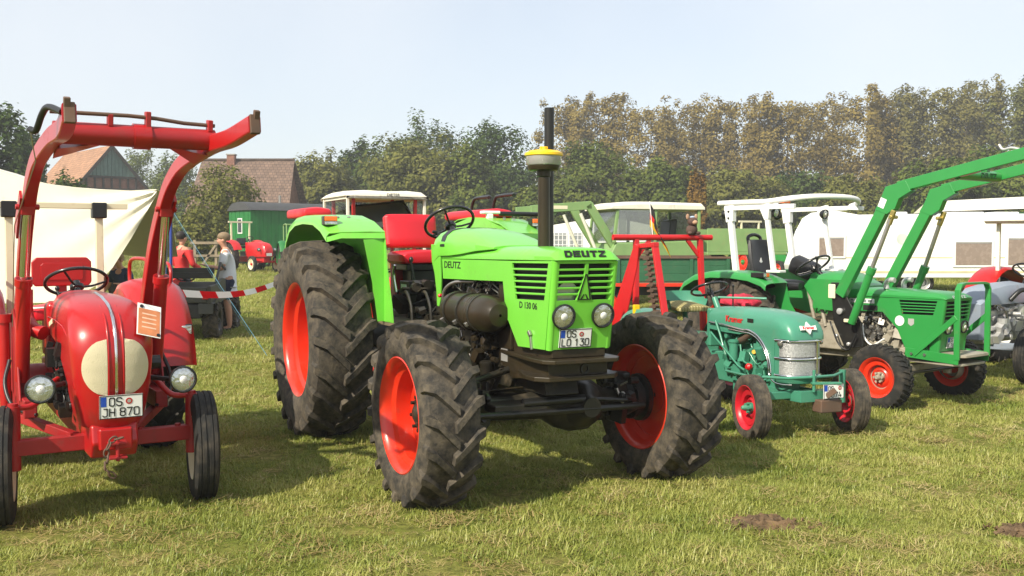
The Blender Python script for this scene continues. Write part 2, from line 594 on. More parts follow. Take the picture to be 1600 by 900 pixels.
BOWL = mat('clear dusty plastic bowl', (0.50, 0.48, 0.47), .2, var=.15, coat=.6, trans=.35, vscale=18)
PLATE_W = mat('number plate white', (0.80, 0.81, 0.78), .3, var=.02)
PLATE_B = mat('number plate blue', (0.015, 0.07, 0.42), .35, var=.03)
INK = mat('black lettering', (0.010, 0.010, 0.010), .45, var=.05)
INK_R = mat('red lettering', (0.55, 0.02, 0.02), .4, var=.05)
TAN = mat('dusty floor plate', (0.16, 0.125, 0.075), .8, dirt=.5, dirt_col='#7a6a4c', var=.2)
WINDOW = glass('window glass', '#dfe8e4', .02, .35)
CLEARWIN = glass('clear cab glass', '#f2f6f2', .02, .06, .07)
DIRTYWIN = glass('dusty window glass', '#c4cabf', .12, .75)

STEERW = mat('steering wheel bakelite', (0.010, 0.010, 0.011), .25, var=.1, coat=.3)

def steering_wheel(parent, c, r, tilt, spokes=3, tr=.014, hub=.045, m=None, column=None):
    """ring tilted back by `tilt` degrees from level; column end point in parent space"""
    m = m or STEERW
    o = empty('steering_wheel', c, 0, parent)
    o.rotation_euler = (0, -R(tilt), 0)
    mb = MB()
    n, k = 40, 10
    secs = []
    for i in range(n + 1):
        a = 2 * math.pi * i / n
        secs.append([((r + tr * math.cos(b)) * math.cos(a), (r + tr * math.cos(b)) * math.sin(a), tr * math.sin(b)) for b in [2 * math.pi * j / k for j in range(k)]])
    mb.loft(secs, cap=False)
    mb.build('rim', m, o, 60)
    sp = MB()
    for i in range(spokes):
        a = R(90 + 360 * i / spokes)
        sp.tube([(0, 0, -.05), (r * .5 * math.cos(a), r * .5 * math.sin(a), -.035), (r * math.cos(a), r * math.sin(a), 0)], .009, 8)
    sp.build('spoke', m, o, 60)
    h = MB().lathe([(-.07, hub * .7), (-.055, hub), (-.03, hub), (-.022, hub * .7), (-.022, .001)], axis='z', n=20)
    h.build('hub', m, o, 40)
    if column:
        MB().tube([c, column], .025, 12).build('steering_column', m, parent, 40)
    return o

def headlamp(parent, c, r, d=(1, 0, 0), name='headlight', ring=None, depth=.06, bowl=None):
    d = Vector(d).normalized()
    mb = MB().lathe([(-depth, r * .55), (-depth * .5, r * .92), (0, r * 1.03), (.012, r * 1.03), (.016, r * .93), (.008, r * .9)], o=c, axis=d, n=32)
    mb.add([tuple(Vector(c) - d * depth + q) for q in (d.orthogonal().normalized() * r * .5, d.orthogonal().normalized() * -r * .5, d.cross(d.orthogonal()).normalized() * r * .5)], [(0, 1, 2)])
    h = mb.build(name, ring or BLACK, parent, 40)
    MB().lathe([(.004, r * .9), (.009, r * .7), (.012, r * .4), (.013, .002)], o=c, axis=d, n=32).build('lens', LENS, h, 60)
    MB().lathe([(.0125, r * .30), (.0155, r * .27), (.017, .002)], o=c, axis=d, n=20).build('bulb_shield', WHITE, h, 60)
    return h

FE = {'0': [[(0, .1), (0, .9), (.12, 1), (.48, 1), (.6, .9), (.6, .1), (.48, 0), (.12, 0), (0, .1)]], 'O': [[(0, .12), (0, .88), (.14, 1), (.46, 1), (.6, .88), (.6, .12), (.46, 0), (.14, 0), (0, .12)]],
      'S': [[(.6, .82), (.48, 1), (.12, 1), (0, .86), (0, .64), (.1, .53), (.5, .47), (.6, .36), (.6, .14), (.48, 0), (.12, 0), (0, .16)]],
      'L': [[(0, 1), (0, 0), (.55, 0)]], 'J': [[(.15, 1), (.55, 1), (.55, .14), (.43, 0), (.12, 0), (0, .14)]], 'H': [[(0, 0), (0, 1)], [(.6, 0), (.6, 1)], [(0, .5), (.6, .5)]],
      'K': [[(0, 0), (0, 1)], [(.58, 1), (.06, .48), (.6, 0)]], '1': [[(.05, .8), (.3, 1), (.3, 0)]], '2': [[(0, .85), (.12, 1), (.48, 1), (.6, .86), (.6, .66), (0, 0), (.6, 0)]],
      '3': [[(0, 1), (.6, 1), (.25, .6), (.48, .58), (.6, .45), (.6, .14), (.48, 0), (.12, 0), (0, .12)]], '4': [[(.2, 1), (0, .3), (.6, .3)], [(.45, .55), (.45, 0)]],
      '6': [[(.45, 1), (.05, .5), (0, .3), (0, .12), (.12, 0), (.48, 0), (.6, .12), (.6, .42), (.48, .54), (.1, .54)]], '7': [[(0, 1), (.6, 1), (.2, 0)]],
      '8': [[(.14, .53), (0, .65), (0, .88), (.12, 1), (.48, 1), (.6, .88), (.6, .65), (.46, .53), (.14, .53), (0, .4), (0, .12), (.12, 0), (.48, 0), (.6, .12), (.6, .4), (.46, .53)]]}

def plate_text(s, h, m, parent, B, th=.14):
    x = 0.0
    for ch in s:
        if ch == ' ':
            x += .38
            continue
        mb = MB()
        for pl in FE[ch]:
            for a, b in zip(pl, pl[1:]):
                d = Vector((b[0] - a[0], b[1] - a[1])).normalized() * th * .35
                mb.bar(((a[0] + x - d.x) * h, (a[1] - d.y) * h, 0), ((b[0] + x + d.x) * h, (b[1] + d.y) * h, 0), th * h, .0012, (0, 0, 1))
        mb.xf(B).build('plate_character', m, parent, 0)
        x += .86

def number_plate(parent, M, w, h, rows, name='number_plate', eu=True):
    """M maps (d,y,v): d outwards, y towards the vehicle's left, v up.  rows: [(text, y0, v0, size)] in plate space, y measured from reader's left"""
    p = MB().box((0, 0, 0), (.008, w, h)).xf(M).build(name, PLATE_W, parent, 30, .002)
    fr = MB()
    for (a, b, c_, d_) in ((-w / 2, w / 2, h / 2 - .005, h / 2), (-w / 2, w / 2, -h / 2, -h / 2 + .005), (-w / 2, -w / 2 + .005, -h / 2 + .005, h / 2 - .005), (w / 2 - .005, w / 2, -h / 2 + .005, h / 2 - .005)):
        fr.bb(.0042, .0060, a, b, c_, d_)
    fr.xf(M).build('plate_rim', INK, p, 0)
    if eu:
        MB().bb(.0042, .0056, -w / 2 + .008, -w / 2 + .04, .004, h / 2 - .008).xf(M).build('euro_strip', PLATE_B, p, 0)
    # reader's right is +y for a plate facing +x when seen from the front: reader's left = vehicle's right (-y)
    for (s, y0, v0, size, ink) in rows:
        B = M @ Matrix(((0, 0, 1, .006), (1, 0, 0, -w / 2 + y0), (0, 1, 0, -h / 2 + v0), (0, 0, 0, 1)))
        plate_text(s, size * .72, ink, p, B)
    return p

def plate_seal(p, M, w, h, y0, v0, r):
    MB().lathe([(.0042, r), (.0058, r), (.0058, .001)], axis='x', n=20).xf(M @ Matrix.Translation((0, -w / 2 + y0, -h / 2 + v0))).build('seal', mat('plate seal red', (.45, .03, .03), .4), p, 0)
    MB().lathe([(.0058, r * .55), (.0064, r * .55), (.0064, .001)], axis='x', n=16).xf(M @ Matrix.Translation((0, -w / 2 + y0, -h / 2 + v0))).build('seal_crest', ALU, p, 0)

def clutter(name, m, parent, lo, hi, n, seed, s=(.02, .08), pipes=4, pr=.008):
    """cluster of small castings, bolts and bent pipes filling a box (engine auxiliaries)"""
    rn = random.Random(seed)
    mb = MB()
    U = lambda i: rn.uniform(lo[i], hi[i])
    for i in range(n):
        c = (U(0), U(1), U(2))
        d = rn.uniform(*s)
        k = rn.random()
        if k < .4:
            mb.box(c, (d * rn.uniform(.6, 1.6), d * rn.uniform(.5, 1.2), d * rn.uniform(.6, 1.6)), (rn.choice((0, 0, 20, -15)), rn.choice((0, 10, 30)), rn.choice((0, 0, 15))))
        elif k < .8:
            ax = rn.choice(((1, 0, 0), (0, 1, 0), (0, 0, 1)))
            e = Vector(c) + Vector(ax) * d * rn.uniform(.5, 1.6)
            mb.cyl(c, e, d * rn.uniform(.25, .55), 10)
        else:
            ax = rn.choice(((0, 1, 0), (0, 1, 0), (1, 0, 0)))
            mb.lathe([(0, d * .5), (d * .2, d * .5), (d * .25, d * .3), (d * .4, d * .3), (d * .4, .001)], o=c, axis=ax, n=10)
    o = mb.build(name, m, parent, 35)
    o['kind'] = 'stuff'
    if pipes:
        pb = MB()
        for i in range(pipes):
            a, b = Vector((U(0), U(1), U(2))), Vector((U(0), U(1), U(2)))
            c1 = a + Vector((rn.uniform(-.05, .05), (lo[1] + hi[1]) / 2 - a.y, rn.uniform(.02, .1)))
            pb.tube(smooth_path([a, c1, (a + b) / 2 + Vector((0, 0, rn.uniform(-.08, .08))), b], 5), rn.uniform(pr * .6, pr * 1.2), 7)
        pb.build('pipework', rn.choice((m, STEEL, BLACK_M)), parent, 60)['kind'] = 'stuff'
    return o

def louvre(parent, quad, y, n, sm, depth=.03, th=.012, name='slat', back=True, backm=None):
    """horizontal slats in a quad [(x,z) tl,tr,br,bl] of a side panel lying in the plane y; returns backing"""
    tl, tr_, br, bl = [Vector((q[0], 0, q[1])) for q in quad]
    sg = 1 if y > 0 else -1
    if back:
        vs = [q + Vector((0, y - sg * depth, 0)) for q in (tl, tr_, br, bl)]
        vs += [q + Vector((0, y - sg * (depth + .01), 0)) for q in (tl, tr_, br, bl)]
        MB().add(vs, [(0, 1, 2, 3), (7, 6, 5, 4), (0, 4, 5, 1), (1, 5, 6, 2), (2, 6, 7, 3), (3, 7, 4, 0)]).build('grille_backing', backm or DARKGAP, parent, 0)
    for i in range(1, n):
        t = i / n
        a, b = tl.lerp(bl, t), tr_.lerp(br, t)
        a.y = b.y = y - sg * .006
        MB().bar(a, b, .014, th).build(name, sm, parent, 30, .003)

def ring_panel(mb, outer, holes_q, y0, y1):
    """panel of the polygon `outer` with one quad hole (tl,tr,br,bl), split in flush pieces; outer split by caller"""
    for poly in outer:
        mb.prism(poly, 'y', y0, y1)
    return mb

def seat_cushion(name, m, parent, c, d, puff=.03, rot=(0, 0, 0), nx=6, ny=6):
    """pillow-like cushion block"""
    mb = MB()
    X, Y, Z = d[0] / 2, d[1] / 2, d[2] / 2
    secs = []
    for i, t in enumerate((-1, -.97, -.85, -.4, 0, .4, .85, .97, 1)):
        k = 1.0 if abs(t) < .9 else (.93 if abs(t) < .98 else .8)
        zz = Z * (1.0 if abs(t) < .9 else .8 if abs(t) < .98 else .5)
        pts = []
        for (u, v) in ((-1, -.6), (-.93, -1), (.93, -1), (1, -.6), (1, .5), (.9, .95), (.45, 1.0 + puff / max(Z, .01) * .6), (0, 1.0 + puff / max(Z, .01)), (-.45, 1.0 + puff / max(Z, .01) * .6), (-.9, .95), (-1, .5)):
            pts.append((X * t, Y * u * k, zz * v))
        secs.append(pts)
    mb.loft(secs)
    return mb.build(name, m, parent, 50, .006, c, rot)
# ------------------------------------------------------------------ trees
def W(px, py, Y):
    """world point on the pixel's ray at distance Y (site survey helper)"""
    return ((px - 800) / F_PX * Y, Y, CAM_H + (380 - py) / F_PX * Y)

def leaf_mat(name, cols, tr=.25):
    m = bpy.data.materials.new(name)
    m.use_nodes = True
    t = m.node_tree
    t.nodes.remove(t.nodes['Principled BSDF'])
    out = t.nodes['Material Output']
    at = nn(t, 'Attribute', attribute_name='tint')
    r = nn(t, 'ValToRGB')
    el = r.color_ramp.elements
    while len(el) < len(cols):
        el.new(.5)
    for i, c in enumerate(cols):
        el[i].position = i / (len(cols) - 1)
        el[i].color = tuple(c) + (1,)
    t.links.new(at.outputs['Fac'], r.inputs[0])
    d = nn(t, 'BsdfDiffuse'); tl = nn(t, 'BsdfTranslucent')
    t.links.new(r.outputs[0], d.inputs[0]); t.links.new(r.outputs[0], tl.inputs[0])
    a = nn(t, 'MixShader'); a.inputs[0].default_value = tr
    t.links.new(d.outputs[0], a.inputs[1]); t.links.new(tl.outputs[0], a.inputs[2])
    t.links.new(a.outputs[0], out.inputs[0])
    return m

L_DARK = leaf_mat('dark green leaves', [(.036, .064, .018), (.066, .104, .028), (.105, .142, .040)], .3)
L_MID = leaf_mat('mid green leaves', [(.060, .088, .020), (.105, .138, .030), (.165, .190, .044)], .3)
L_OLIVE = leaf_mat('olive green leaves', [(.095, .106, .028), (.148, .156, .040), (.215, .210, .060)], .3)
L_BROWN = leaf_mat('browning poplar leaves', [(.150, .112, .032), (.235, .180, .050), (.330, .258, .078)], .35)
L_MIX = leaf_mat('olive brown poplar leaves', [(.115, .108, .034), (.180, .165, .050), (.255, .225, .074)], .35)
L_ORANGE = leaf_mat('orange leaves', [(.12, .07, .015), (.22, .13, .03), (.30, .20, .05)])
BARK = mat('tree bark', (.085, .068, .050), .9, var=.3, bump=.5, bscale=8, spec=.1)

def leaf_mesh(name, C, size, tint, rg, aspect=.62, out=None):
    n = len(C)
    nrm = rg.normal(size=(n, 3)); nrm[:, 2] = np.abs(nrm[:, 2]) + .25
    if out is not None:
        nrm = nrm * .55 + out
    nrm /= np.linalg.norm(nrm, axis=1)[:, None]
    a = np.cross(nrm, rg.normal(size=(n, 3))); a /= np.linalg.norm(a, axis=1)[:, None] + 1e-9
    b = np.cross(nrm, a)
    s = size * rg.uniform(.6, 1.35, n)[:, None]
    V = np.empty((n, 4, 3), dtype=np.float32)
    V[:, 0] = C - a * s * .5
    V[:, 1] = C - b * s * aspect * .5 + a * s * .05
    V[:, 2] = C + a * s * .5
    V[:, 3] = C + b * s * aspect * .5 + a * s * .05
    me = bpy.data.meshes.new(name)
    me.vertices.add(n * 4); me.loops.add(n * 4); me.polygons.add(n)
    me.vertices.foreach_set('co', V.ravel())
    me.loops.foreach_set('vertex_index', np.arange(n * 4, dtype=np.int32))
    me.polygons.foreach_set('loop_start', np.arange(0, n * 4, 4, dtype=np.int32))
    me.polygons.foreach_set('loop_total', np.full(n, 4, dtype=np.int32))
    me.update()
    at = me.attributes.new('tint', 'FLOAT', 'POINT')
    at.data.foreach_set('value', np.repeat(np.clip(tint, 0, 1), 4).astype(np.float32))
    return me

def tree(name, label, x, y, H, rad, lm, seed, base=.22, n=9000, size=.34, kind='round', group=None, depth=None, lean=0.0, clumps=None):
    rg = np.random.default_rng(seed)
    rn = random.Random(seed)
    z0 = gz(x, y)
    t = thing(name, label, 'tree', (x, y, z0 - .1), 0, group)
    zb = H * base
    hz = (H - zb) / 2
    zc = zb + hz
    dep = depth or rad
    nc = clumps or 130
    K = []
    PL = [(rg.uniform(0, 6.283), rg.uniform(.15, 1.0), rg.uniform(.89, 1.0)) for _ in range(15)]
    PL[0] = (0.0, .1, 1.0)
    for i in range(nc):
        d = rg.normal(size=3); d /= np.linalg.norm(d)
        rr = rg.uniform(.35, 1.0) ** .55
        if kind == 'poplar':
            # ascending plumes of foliage, each ending in its own tip
            pl = PL[rg.integers(0, len(PL))]
            u = rg.uniform(.02, 1) ** .85
            sp = .30 + .70 * math.sin(math.pi * min(1, .15 + .62 * u))
            c = np.array([math.cos(pl[0]) * rad * pl[1] * sp, math.sin(pl[0]) * dep * pl[1] * sp, zb + (H * pl[2] - zb) * u])
            c[:2] += rg.normal(size=2) * rad * .05
            r3 = np.array([rad * .25, rad * .25, H * .05]) * (1.15 - .55 * u) * rg.uniform(.8, 1.25)
        else:
            env = 1.0 - .30 * max(0, -d[2])
            c = np.array([d[0] * rad * rr * env, d[1] * dep * rr * env, zc + d[2] * hz * rr])
            r3 = np.array([rad, dep, hz * .8]) * rg.uniform(.15, .28)
        K.append((c, r3, rg.uniform(.15, .85)))
    wt = np.array([k[1].prod() ** .6 for k in K]); wt /= wt.sum()
    cnt = (wt * n).astype(int) + 1
    C, T, N = [], [], []
    for (c, r3, tn), m_ in zip(K, cnt):
        d = rg.normal(size=(m_, 3)); d /= np.linalg.norm(d, axis=1)[:, None]
        q = c + d * r3 * (rg.uniform(0, 1, (m_, 1)) ** .45)
        q[:, 2] += rg.normal(size=m_) * .05 * r3[2]
        C.append(q); T.append(np.clip(tn + rg.normal(size=m_) * .17, 0, 1)); N.append(d * .7 + (c - np.array([0, 0, zc])) / np.array([rad, dep, hz]) * .6)
    # inner foliage that closes the crown behind the outer clumps
    mi = int(n * (.28 if kind != 'poplar' else .20))
    d = rg.normal(size=(mi, 3)); d /= np.linalg.norm(d, axis=1)[:, None]
    rr = rg.uniform(0, 1, (mi, 1)) ** .4
    if kind == 'poplar':
        u = rg.uniform(.04, .93, mi)
        wr = (np.sin(np.pi * np.minimum(1, .14 + .74 * u)) ** .6) * .86 * rr[:, 0]
        th = rg.uniform(0, 6.283, mi)
        q = np.stack([np.cos(th) * rad * wr, np.sin(th) * dep * wr, zb + (H - zb) * u], 1)
        d = np.stack([np.cos(th), np.sin(th), np.full(mi, .3)], 1)
    else:
        q = d * np.array([rad, dep, hz]) * rr * .84 + np.array([0, 0, zc])
    C.append(q); T.append(np.clip(.42 + rg.normal(size=mi) * .2, 0, 1)); N.append(d)
    C = np.concatenate(C); T = np.concatenate(T); N = np.concatenate(N)
    C[:, 0] += lean * np.clip(C[:, 2] - zb, 0, None)
    obj('crown', leaf_mesh('crown', C, size, T, rg, .62, N), lm, t, 0)
    mb = MB()
    r0 = max(.12, H * (.012 if kind == 'poplar' else .02))
    mb.tube(smooth_path([(0, 0, 0), (rn.uniform(-.1, .1) * r0, 0, zb * .6), (lean * zb, rn.uniform(-.3, .3), zb + hz * .4), (lean * hz * 1.2, 0, zb + hz * 1.5)], 4), [r0 * (1 - .055 * i) for i in range(13)], 9)
    tr = mb.build('trunk', BARK, t, 60)
    idx = rn.sample(range(len(K)), 12)
    lb = MB()
    for i in idx:
        c = K[i][0]
        h0 = rn.uniform(.5, 1.0) * zb + (0.15 * hz if kind != 'poplar' else rn.uniform(0, 1.0) * hz * .5)
        h0 = min(h0, c[2] * .85)
        p0 = Vector((lean * max(0, h0 - zb), 0, h0))
        p2 = Vector((c[0] + lean * max(0, c[2] - zb), c[1], c[2]))
        pm = p0.lerp(p2, .5) + Vector((p2.x - p0.x, p2.y - p0.y, 0)) * .12 - Vector((0, 0, .05 * H))
        if kind == 'poplar':
            pm = Vector((p2.x * .75, p2.y * .75, p0.z + (p2.z - p0.z) * .45))
        lb.tube(smooth_path([p0, pm, p2], 4), [r0 * .38 * (1 - .1 * k) for k in range(9)], 6)
    tag(lb.build('limb', BARK, tr, 60), kind='stuff')
    return t

GRP_R, GRP_P, GRP_L = 'green trees at the far side of the field', 'row of tall browning poplars', 'trees around the farm houses'
def px_tree(name, label, px, top, Y, wpx, lm, seed, **kw):
    x, _, z = W(px, top, Y)
    r_ = wpx / 2 / F_PX * Y
    return tree(name, label, x, Y, z - gz(x, Y) + .1, r_, lm, seed, **kw)

# poplar row
POP = [(890, 150, 128, 78, 'leftmost tall browning poplar right of the exhaust stack', .10),
       (962, 142, 126, 80, 'tall browning poplar with sky gaps beside the leftmost one', .10),
       (1030, 156, 124, 104, 'tall broad poplar with olive brown leaves above the cream cab roof', .12),
       (1098, 150, 126, 92, 'tall browning poplar above the white tipped flag', .12),
       (1160, 146, 124, 96, 'tall browning poplar above the rear end of the white roll frame', .12),
       (1228, 149, 122, 104, 'tall browning poplar above the front of the white roll frame', .14),
       (1290, 150, 126, 90, 'tall poplar with reddish brown leaves left of the sky notch', .14),
       (1352, 138, 118, 96, 'tall browning poplar above the elbow of the green loader', .20),
       (1408, 136, 120, 84, 'tall poplar with a bright sky gap low in its crown', .28),
       (1470, 130, 116, 96, 'tall dark poplar above the green loader boom', .22),
       (1530, 128, 118, 90, 'tall olive poplar second from the right edge', .2),
       (1592, 122, 116, 100, 'tall dark olive poplar at the right edge', .2),
       (1665, 120, 118, 110, 'tall dark olive poplar just past the right edge', .2)]
for i, (px, top, Y, wp, lab, bs) in enumerate(POP):
    px_tree('poplar_tree', lab, px, top, Y, wp * 1.30, L_OLIVE if i >= 11 else L_MIX if i >= 8 else L_BROWN, 100 + i, kind='poplar', base=bs, n=17000, size=.36, group=GRP_P, clumps=170)
# green trees in front of and beside the poplars
GREEN = [(498, 236, 90, 84, L_OLIVE, 'yellowish green round tree just right of the brown roofed house'),
         (522, 268, 84, 50, L_OLIVE, 'small light green tree behind the white cab roof left corner'),
         (566, 222, 96, 62, L_DARK, 'slender dark green tree above the white cab roof'),
         (612, 214, 92, 92, L_MID, 'mid green tree left of the highest round crown'),
         (664, 181, 104, 96, L_DARK, 'tall dark rounded tree top rising highest left of the exhaust stack'),
         (668, 206, 84, 150, L_OLIVE, 'broad willow like grey green tree above the red tractor seat'),
         (776, 192, 90, 112, L_DARK, 'large dark green tree immediately left of the yellow capped air filter'),
         (732, 232, 82, 70, L_MID, 'green tree between the willow and the large dark tree'),
         (842, 285, 76, 70, L_MID, 'green bushy tree low behind the exhaust stack'),
         (932, 224, 84, 130, L_MID, 'broad green tree between the exhaust stack and the cream cab'),
         (1036, 244, 82, 80, L_MID, 'rounded green tree right above the cream cab roof'),
         (1150, 262, 84, 120, L_OLIVE, 'olive green tree behind the white roll frame'),
         (1240, 268, 88, 110, L_DARK, 'dark green tree below the poplars beside the white roll hoop'),
         (1330, 276, 80, 100, L_OLIVE, 'green bushy tree behind the caravan left end'),
         (1470, 246, 76, 110, L_MID, 'green rounded tree between the two green loader arms'),
         (1560, 228, 78, 130, L_MID, 'broad green tree behind the tip of the green loader'),
         (1650, 240, 76, 130, L_MID, 'broad green tree past the right edge of the view')]
for i, (px, top, Y, wp, lm, lab) in enumerate(GREEN):
    px_tree('broadleaf_tree', lab, px, top, Y, wp * 1.32, lm, 200 + i, base=.04, n=12500, size=.33, group=GRP_R)
px_tree('young_tree', 'slim tree with orange yellow leaves right of the cream cab', 1088, 262, 70, 30, L_ORANGE, 301, base=.05, n=3500, size=.26, group=GRP_R)
LEFT = [(2, 158, 58, 110, L_DARK, 'dark green tree at the left edge behind the loader'),
        (48, 204, 66, 60, L_DARK, 'dark tree between the left edge and the tiled barn'),
        (225, 232, 118, 100, L_MID, 'green tree behind the timber framed gable'),
        (278, 236, 112, 84, L_MID, 'green tree between the barn and the brown roofed house'),
        (-70, 170, 60, 120, L_DARK, 'dark green tree outside the left edge')]
for i, (px, top, Y, wp, lm, lab) in enumerate(LEFT):
    px_tree('broadleaf_tree', lab, px, top, Y, wp, lm, 400 + i, base=.1, n=8000, size=.30, group=GRP_L)
px_tree('apple_tree', 'sparse olive apple tree in front of the brown roofed house', 350, 258, 56, 116, L_OLIVE, 451, base=.22, n=4600, size=.20, group=GRP_L)
px_tree('shrub', 'low bush in front of the tiled barn behind the cream canvas', 108, 268, 52, 74, L_DARK, 452, base=.02, n=3000, size=.2, group=GRP_L)
px_tree('shrub', 'bushy shrub left of the green wagon', 318, 322, 52, 90, L_OLIVE, 453, base=.02, n=3000, size=.2, group=GRP_L)

def hedge():
    rg = np.random.default_rng(77)
    C, T, N = [], [], []
    for i in range(620):
        x = rg.uniform(-64, 110)
        y = 86 + rg.uniform(-4, 10) + (6 if x < -10 else 0)
        hgt = 3.2 + 1.4 * mnoise.noise(Vector((x * .12, 0, 0))) + (1.6 if x > 0 else 0)
        r3 = np.array([1.5, 1.2, 1.1]) * rg.uniform(.7, 1.3)
        c = np.array([x, y, gz(x, y) + rg.uniform(.3, max(.5, hgt))])
        m_ = 58
        d = rg.normal(size=(m_, 3)); d /= np.linalg.norm(d, axis=1)[:, None]
        C.append(c + d * r3 * (rg.uniform(0, 1, (m_, 1)) ** .4))
        T.append(np.clip(rg.uniform(.1, .8) + rg.normal(size=m_) * .17, 0, 1)); N.append(d)
    C = np.concatenate(C); T = np.concatenate(T)
    C[:, 2] = np.maximum(C[:, 2], .9)
    o = obj('hedge', leaf_mesh('hedge', C, .40, T, rg, .62, np.concatenate(N)), L_MID, None, 0)
    tag(o, 'dark green undergrowth along the foot of the far trees', 'hedge', kind='stuff')
hedge()
# ------------------------------------------------------------------ farm buildings
def tile_mat(name, c1, c2, sc, rowh=.5):
    m = bpy.data.materials.new(name)
    m.use_nodes = True
    t = m.node_tree
    b = t.nodes['Principled BSDF']
    tc = nn(t, 'TexCoord')
    br = nn(t, 'TexBrick')
    br.inputs['Scale'].default_value = sc
    br.inputs['Color1'].default_value = c1 + (1,); br.inputs['Color2'].default_value = c2 + (1,)
    br.inputs['Mortar'].default_value = tuple(x * .45 for x in c1) + (1,)
    br.inputs['Mortar Size'].default_value = .035
    br.inputs['Brick Width'].default_value = .5; br.inputs['Row Height'].default_value = rowh
    t.links.new(tc.outputs['UV'], br.inputs['Vector'])
    n = nn(t, 'TexNoise'); n.inputs['Scale'].default_value = 2.0; n.inputs['Detail'].default_value = 6
    t.links.new(tc.outputs['Object'], n.inputs['Vector'])
    mr = nn(t, 'MapRange'); mr.inputs['From Min'].default_value = .3; mr.inputs['From Max'].default_value = .7; mr.inputs['To Min'].default_value = .7; mr.inputs['To Max'].default_value = 1.2
    t.links.new(n.outputs['Fac'], mr.inputs['Value'])
    vm = nn(t, 'VectorMath', operation='SCALE')
    t.links.new(br.outputs['Color'], vm.inputs[0]); t.links.new(mr.outputs['Result'], vm.inputs['Scale'])
    t.links.new(vm.outputs[0], b.inputs['Base Color'])
    b.inputs['Roughness'].default_value = .85
    bp = nn(t, 'Bump'); bp.inputs['Strength'].default_value = .6; bp.inputs['Distance'].default_value = .03
    t.links.new(br.outputs['Fac'], bp.inputs['Height']); bp.invert = True
    t.links.new(bp.outputs['Normal'], b.inputs['Normal'])
    return m

def uv_planar(o, u, v):
    """UV in metres along two object-space axes"""
    me = o.data
    lay = me.uv_layers.new(name='UVMap')
    u, v = Vector(u), Vector(v)
    for p in me.polygons:
        for li in p.loop_indices:
            co = me.vertices[me.loops[li].vertex_index].co
            lay.data[li].uv = (co.dot(u), co.dot(v))
    return o

TILE_O = tile_mat('orange clay tiles', (.33, .175, .10), (.40, .22, .125), 1.6)
TILE_B = tile_mat('brown roof tiles', (.145, .095, .070), (.19, .125, .09), 1.6)
BRICK = tile_mat('red brick infill', (.26, .12, .085), (.32, .16, .11), 4.5)
TIMBER = mat('dark oak timber', (.035, .028, .022), .85, var=.3)
BOARD = mat('grey green boards', (.09, .155, .135), .8, dirt=.3, dirt_col='#51605a', var=.2)

def roof_plane(parent, a, b, c, d, m, name='roof', th=.12):
    """quad a-b (eave) c-d (ridge)"""
    a, b, c, d = [Vector(q) for q in (a, b, c, d)]
    n = (b - a).cross(d - a).normalized()
    if n.z < 0:
        n = -n
    vs = [a, b, c, d, a - n * th, b - n * th, c - n * th, d - n * th]
    o = MB().add(vs, [(0, 1, 2, 3), (7, 6, 5, 4), (0, 4, 5, 1), (1, 5, 6, 2), (2, 6, 7, 3), (3, 7, 4, 0)]).build(name, m, parent, 0)
    u = (b - a).normalized()
    uv_planar(o, u, (d - a).normalized())
    return o

def barn():
    # local: gable in plane x=0 facing +x, ridge along -x
    px, py, pz = W(177, 228, 95)
    g0 = gz(px, 95)
    H = pz - g0
    t = thing('barn', 'timber framed brick barn with orange tiled roof and green boarded gable', 'barn', (px, 95, g0), -48)
    hw, L, ze = 4.3, 13.0, H - 5.1
    w = MB().prism([(-hw, 0), (hw, 0), (hw, ze), (0, H - .15), (-hw, ze)], 'x', -L, -.1).build('wall', BRICK, t, 0)
    uv_planar(w, (0, 1, 0), (0, 0, 1))
    for s in (-1, 1):
        k = 5.1 / hw
        ov = .5
        roof_plane(t, (-L - .3, s * (hw + ov), ze - k * ov), (.25, s * (hw + ov), ze - k * ov), (.25, 0, H), (-L - .3, 0, H), TILE_O)
        MB().bar((.28, s * (hw + ov), ze - k * ov - .1), (.28, 0, H - .1), .06, .28, (0, 0, 1)).build('barge_board', TIMBER, t, 0)
    zs = H - 2.9
    hwz = hw * (H - zs) / 5.1
    n = 14
    for i in range(n):
        y0, y1 = -hwz + 2 * hwz * i / n, -hwz + 2 * hwz * (i + 1) / n - .03
        top = lambda y: H - .2 - abs(y) / hw * 5.1
        z0a, z0b = max(zs, top(y0)), max(zs, top(y1))
        if max(z0a, z0b) > zs + .05:
            MB().prism([(y0, zs), (y1, zs), (y1, z0b), (y0, z0a)] if y0 * y1 > 0 or True else [], 'x', -.1, .02 + .008 * (i % 2)).build('gable_board', BOARD, t, 0)
    MB().prism([(-hwz, zs - .02), (hwz, zs - .02), (hwz, zs - .22), (-hwz, zs - .22)], 'x', -.1, .07).build('tie_beam', TIMBER, t, 0)
    for z in (zs - 1.25, zs - 2.3, zs - 3.4, zs - 4.6):
        if z > 0:
            hh = min(hw, hw * (H - z) / 5.1)
            MB().bb(-.1, .05, -hh, hh, z - .09, z + .09).build('rail_beam', TIMBER, t, 0)
    for i in range(-5, 6):
        y = i * .78
        zt = min(zs - .2, H - .3 - abs(y) / hw * 5.1)
        MB().bb(-.1, .045, y - .08, y + .08, 0, zt).build('stud', TIMBER, t, 0)
barn()

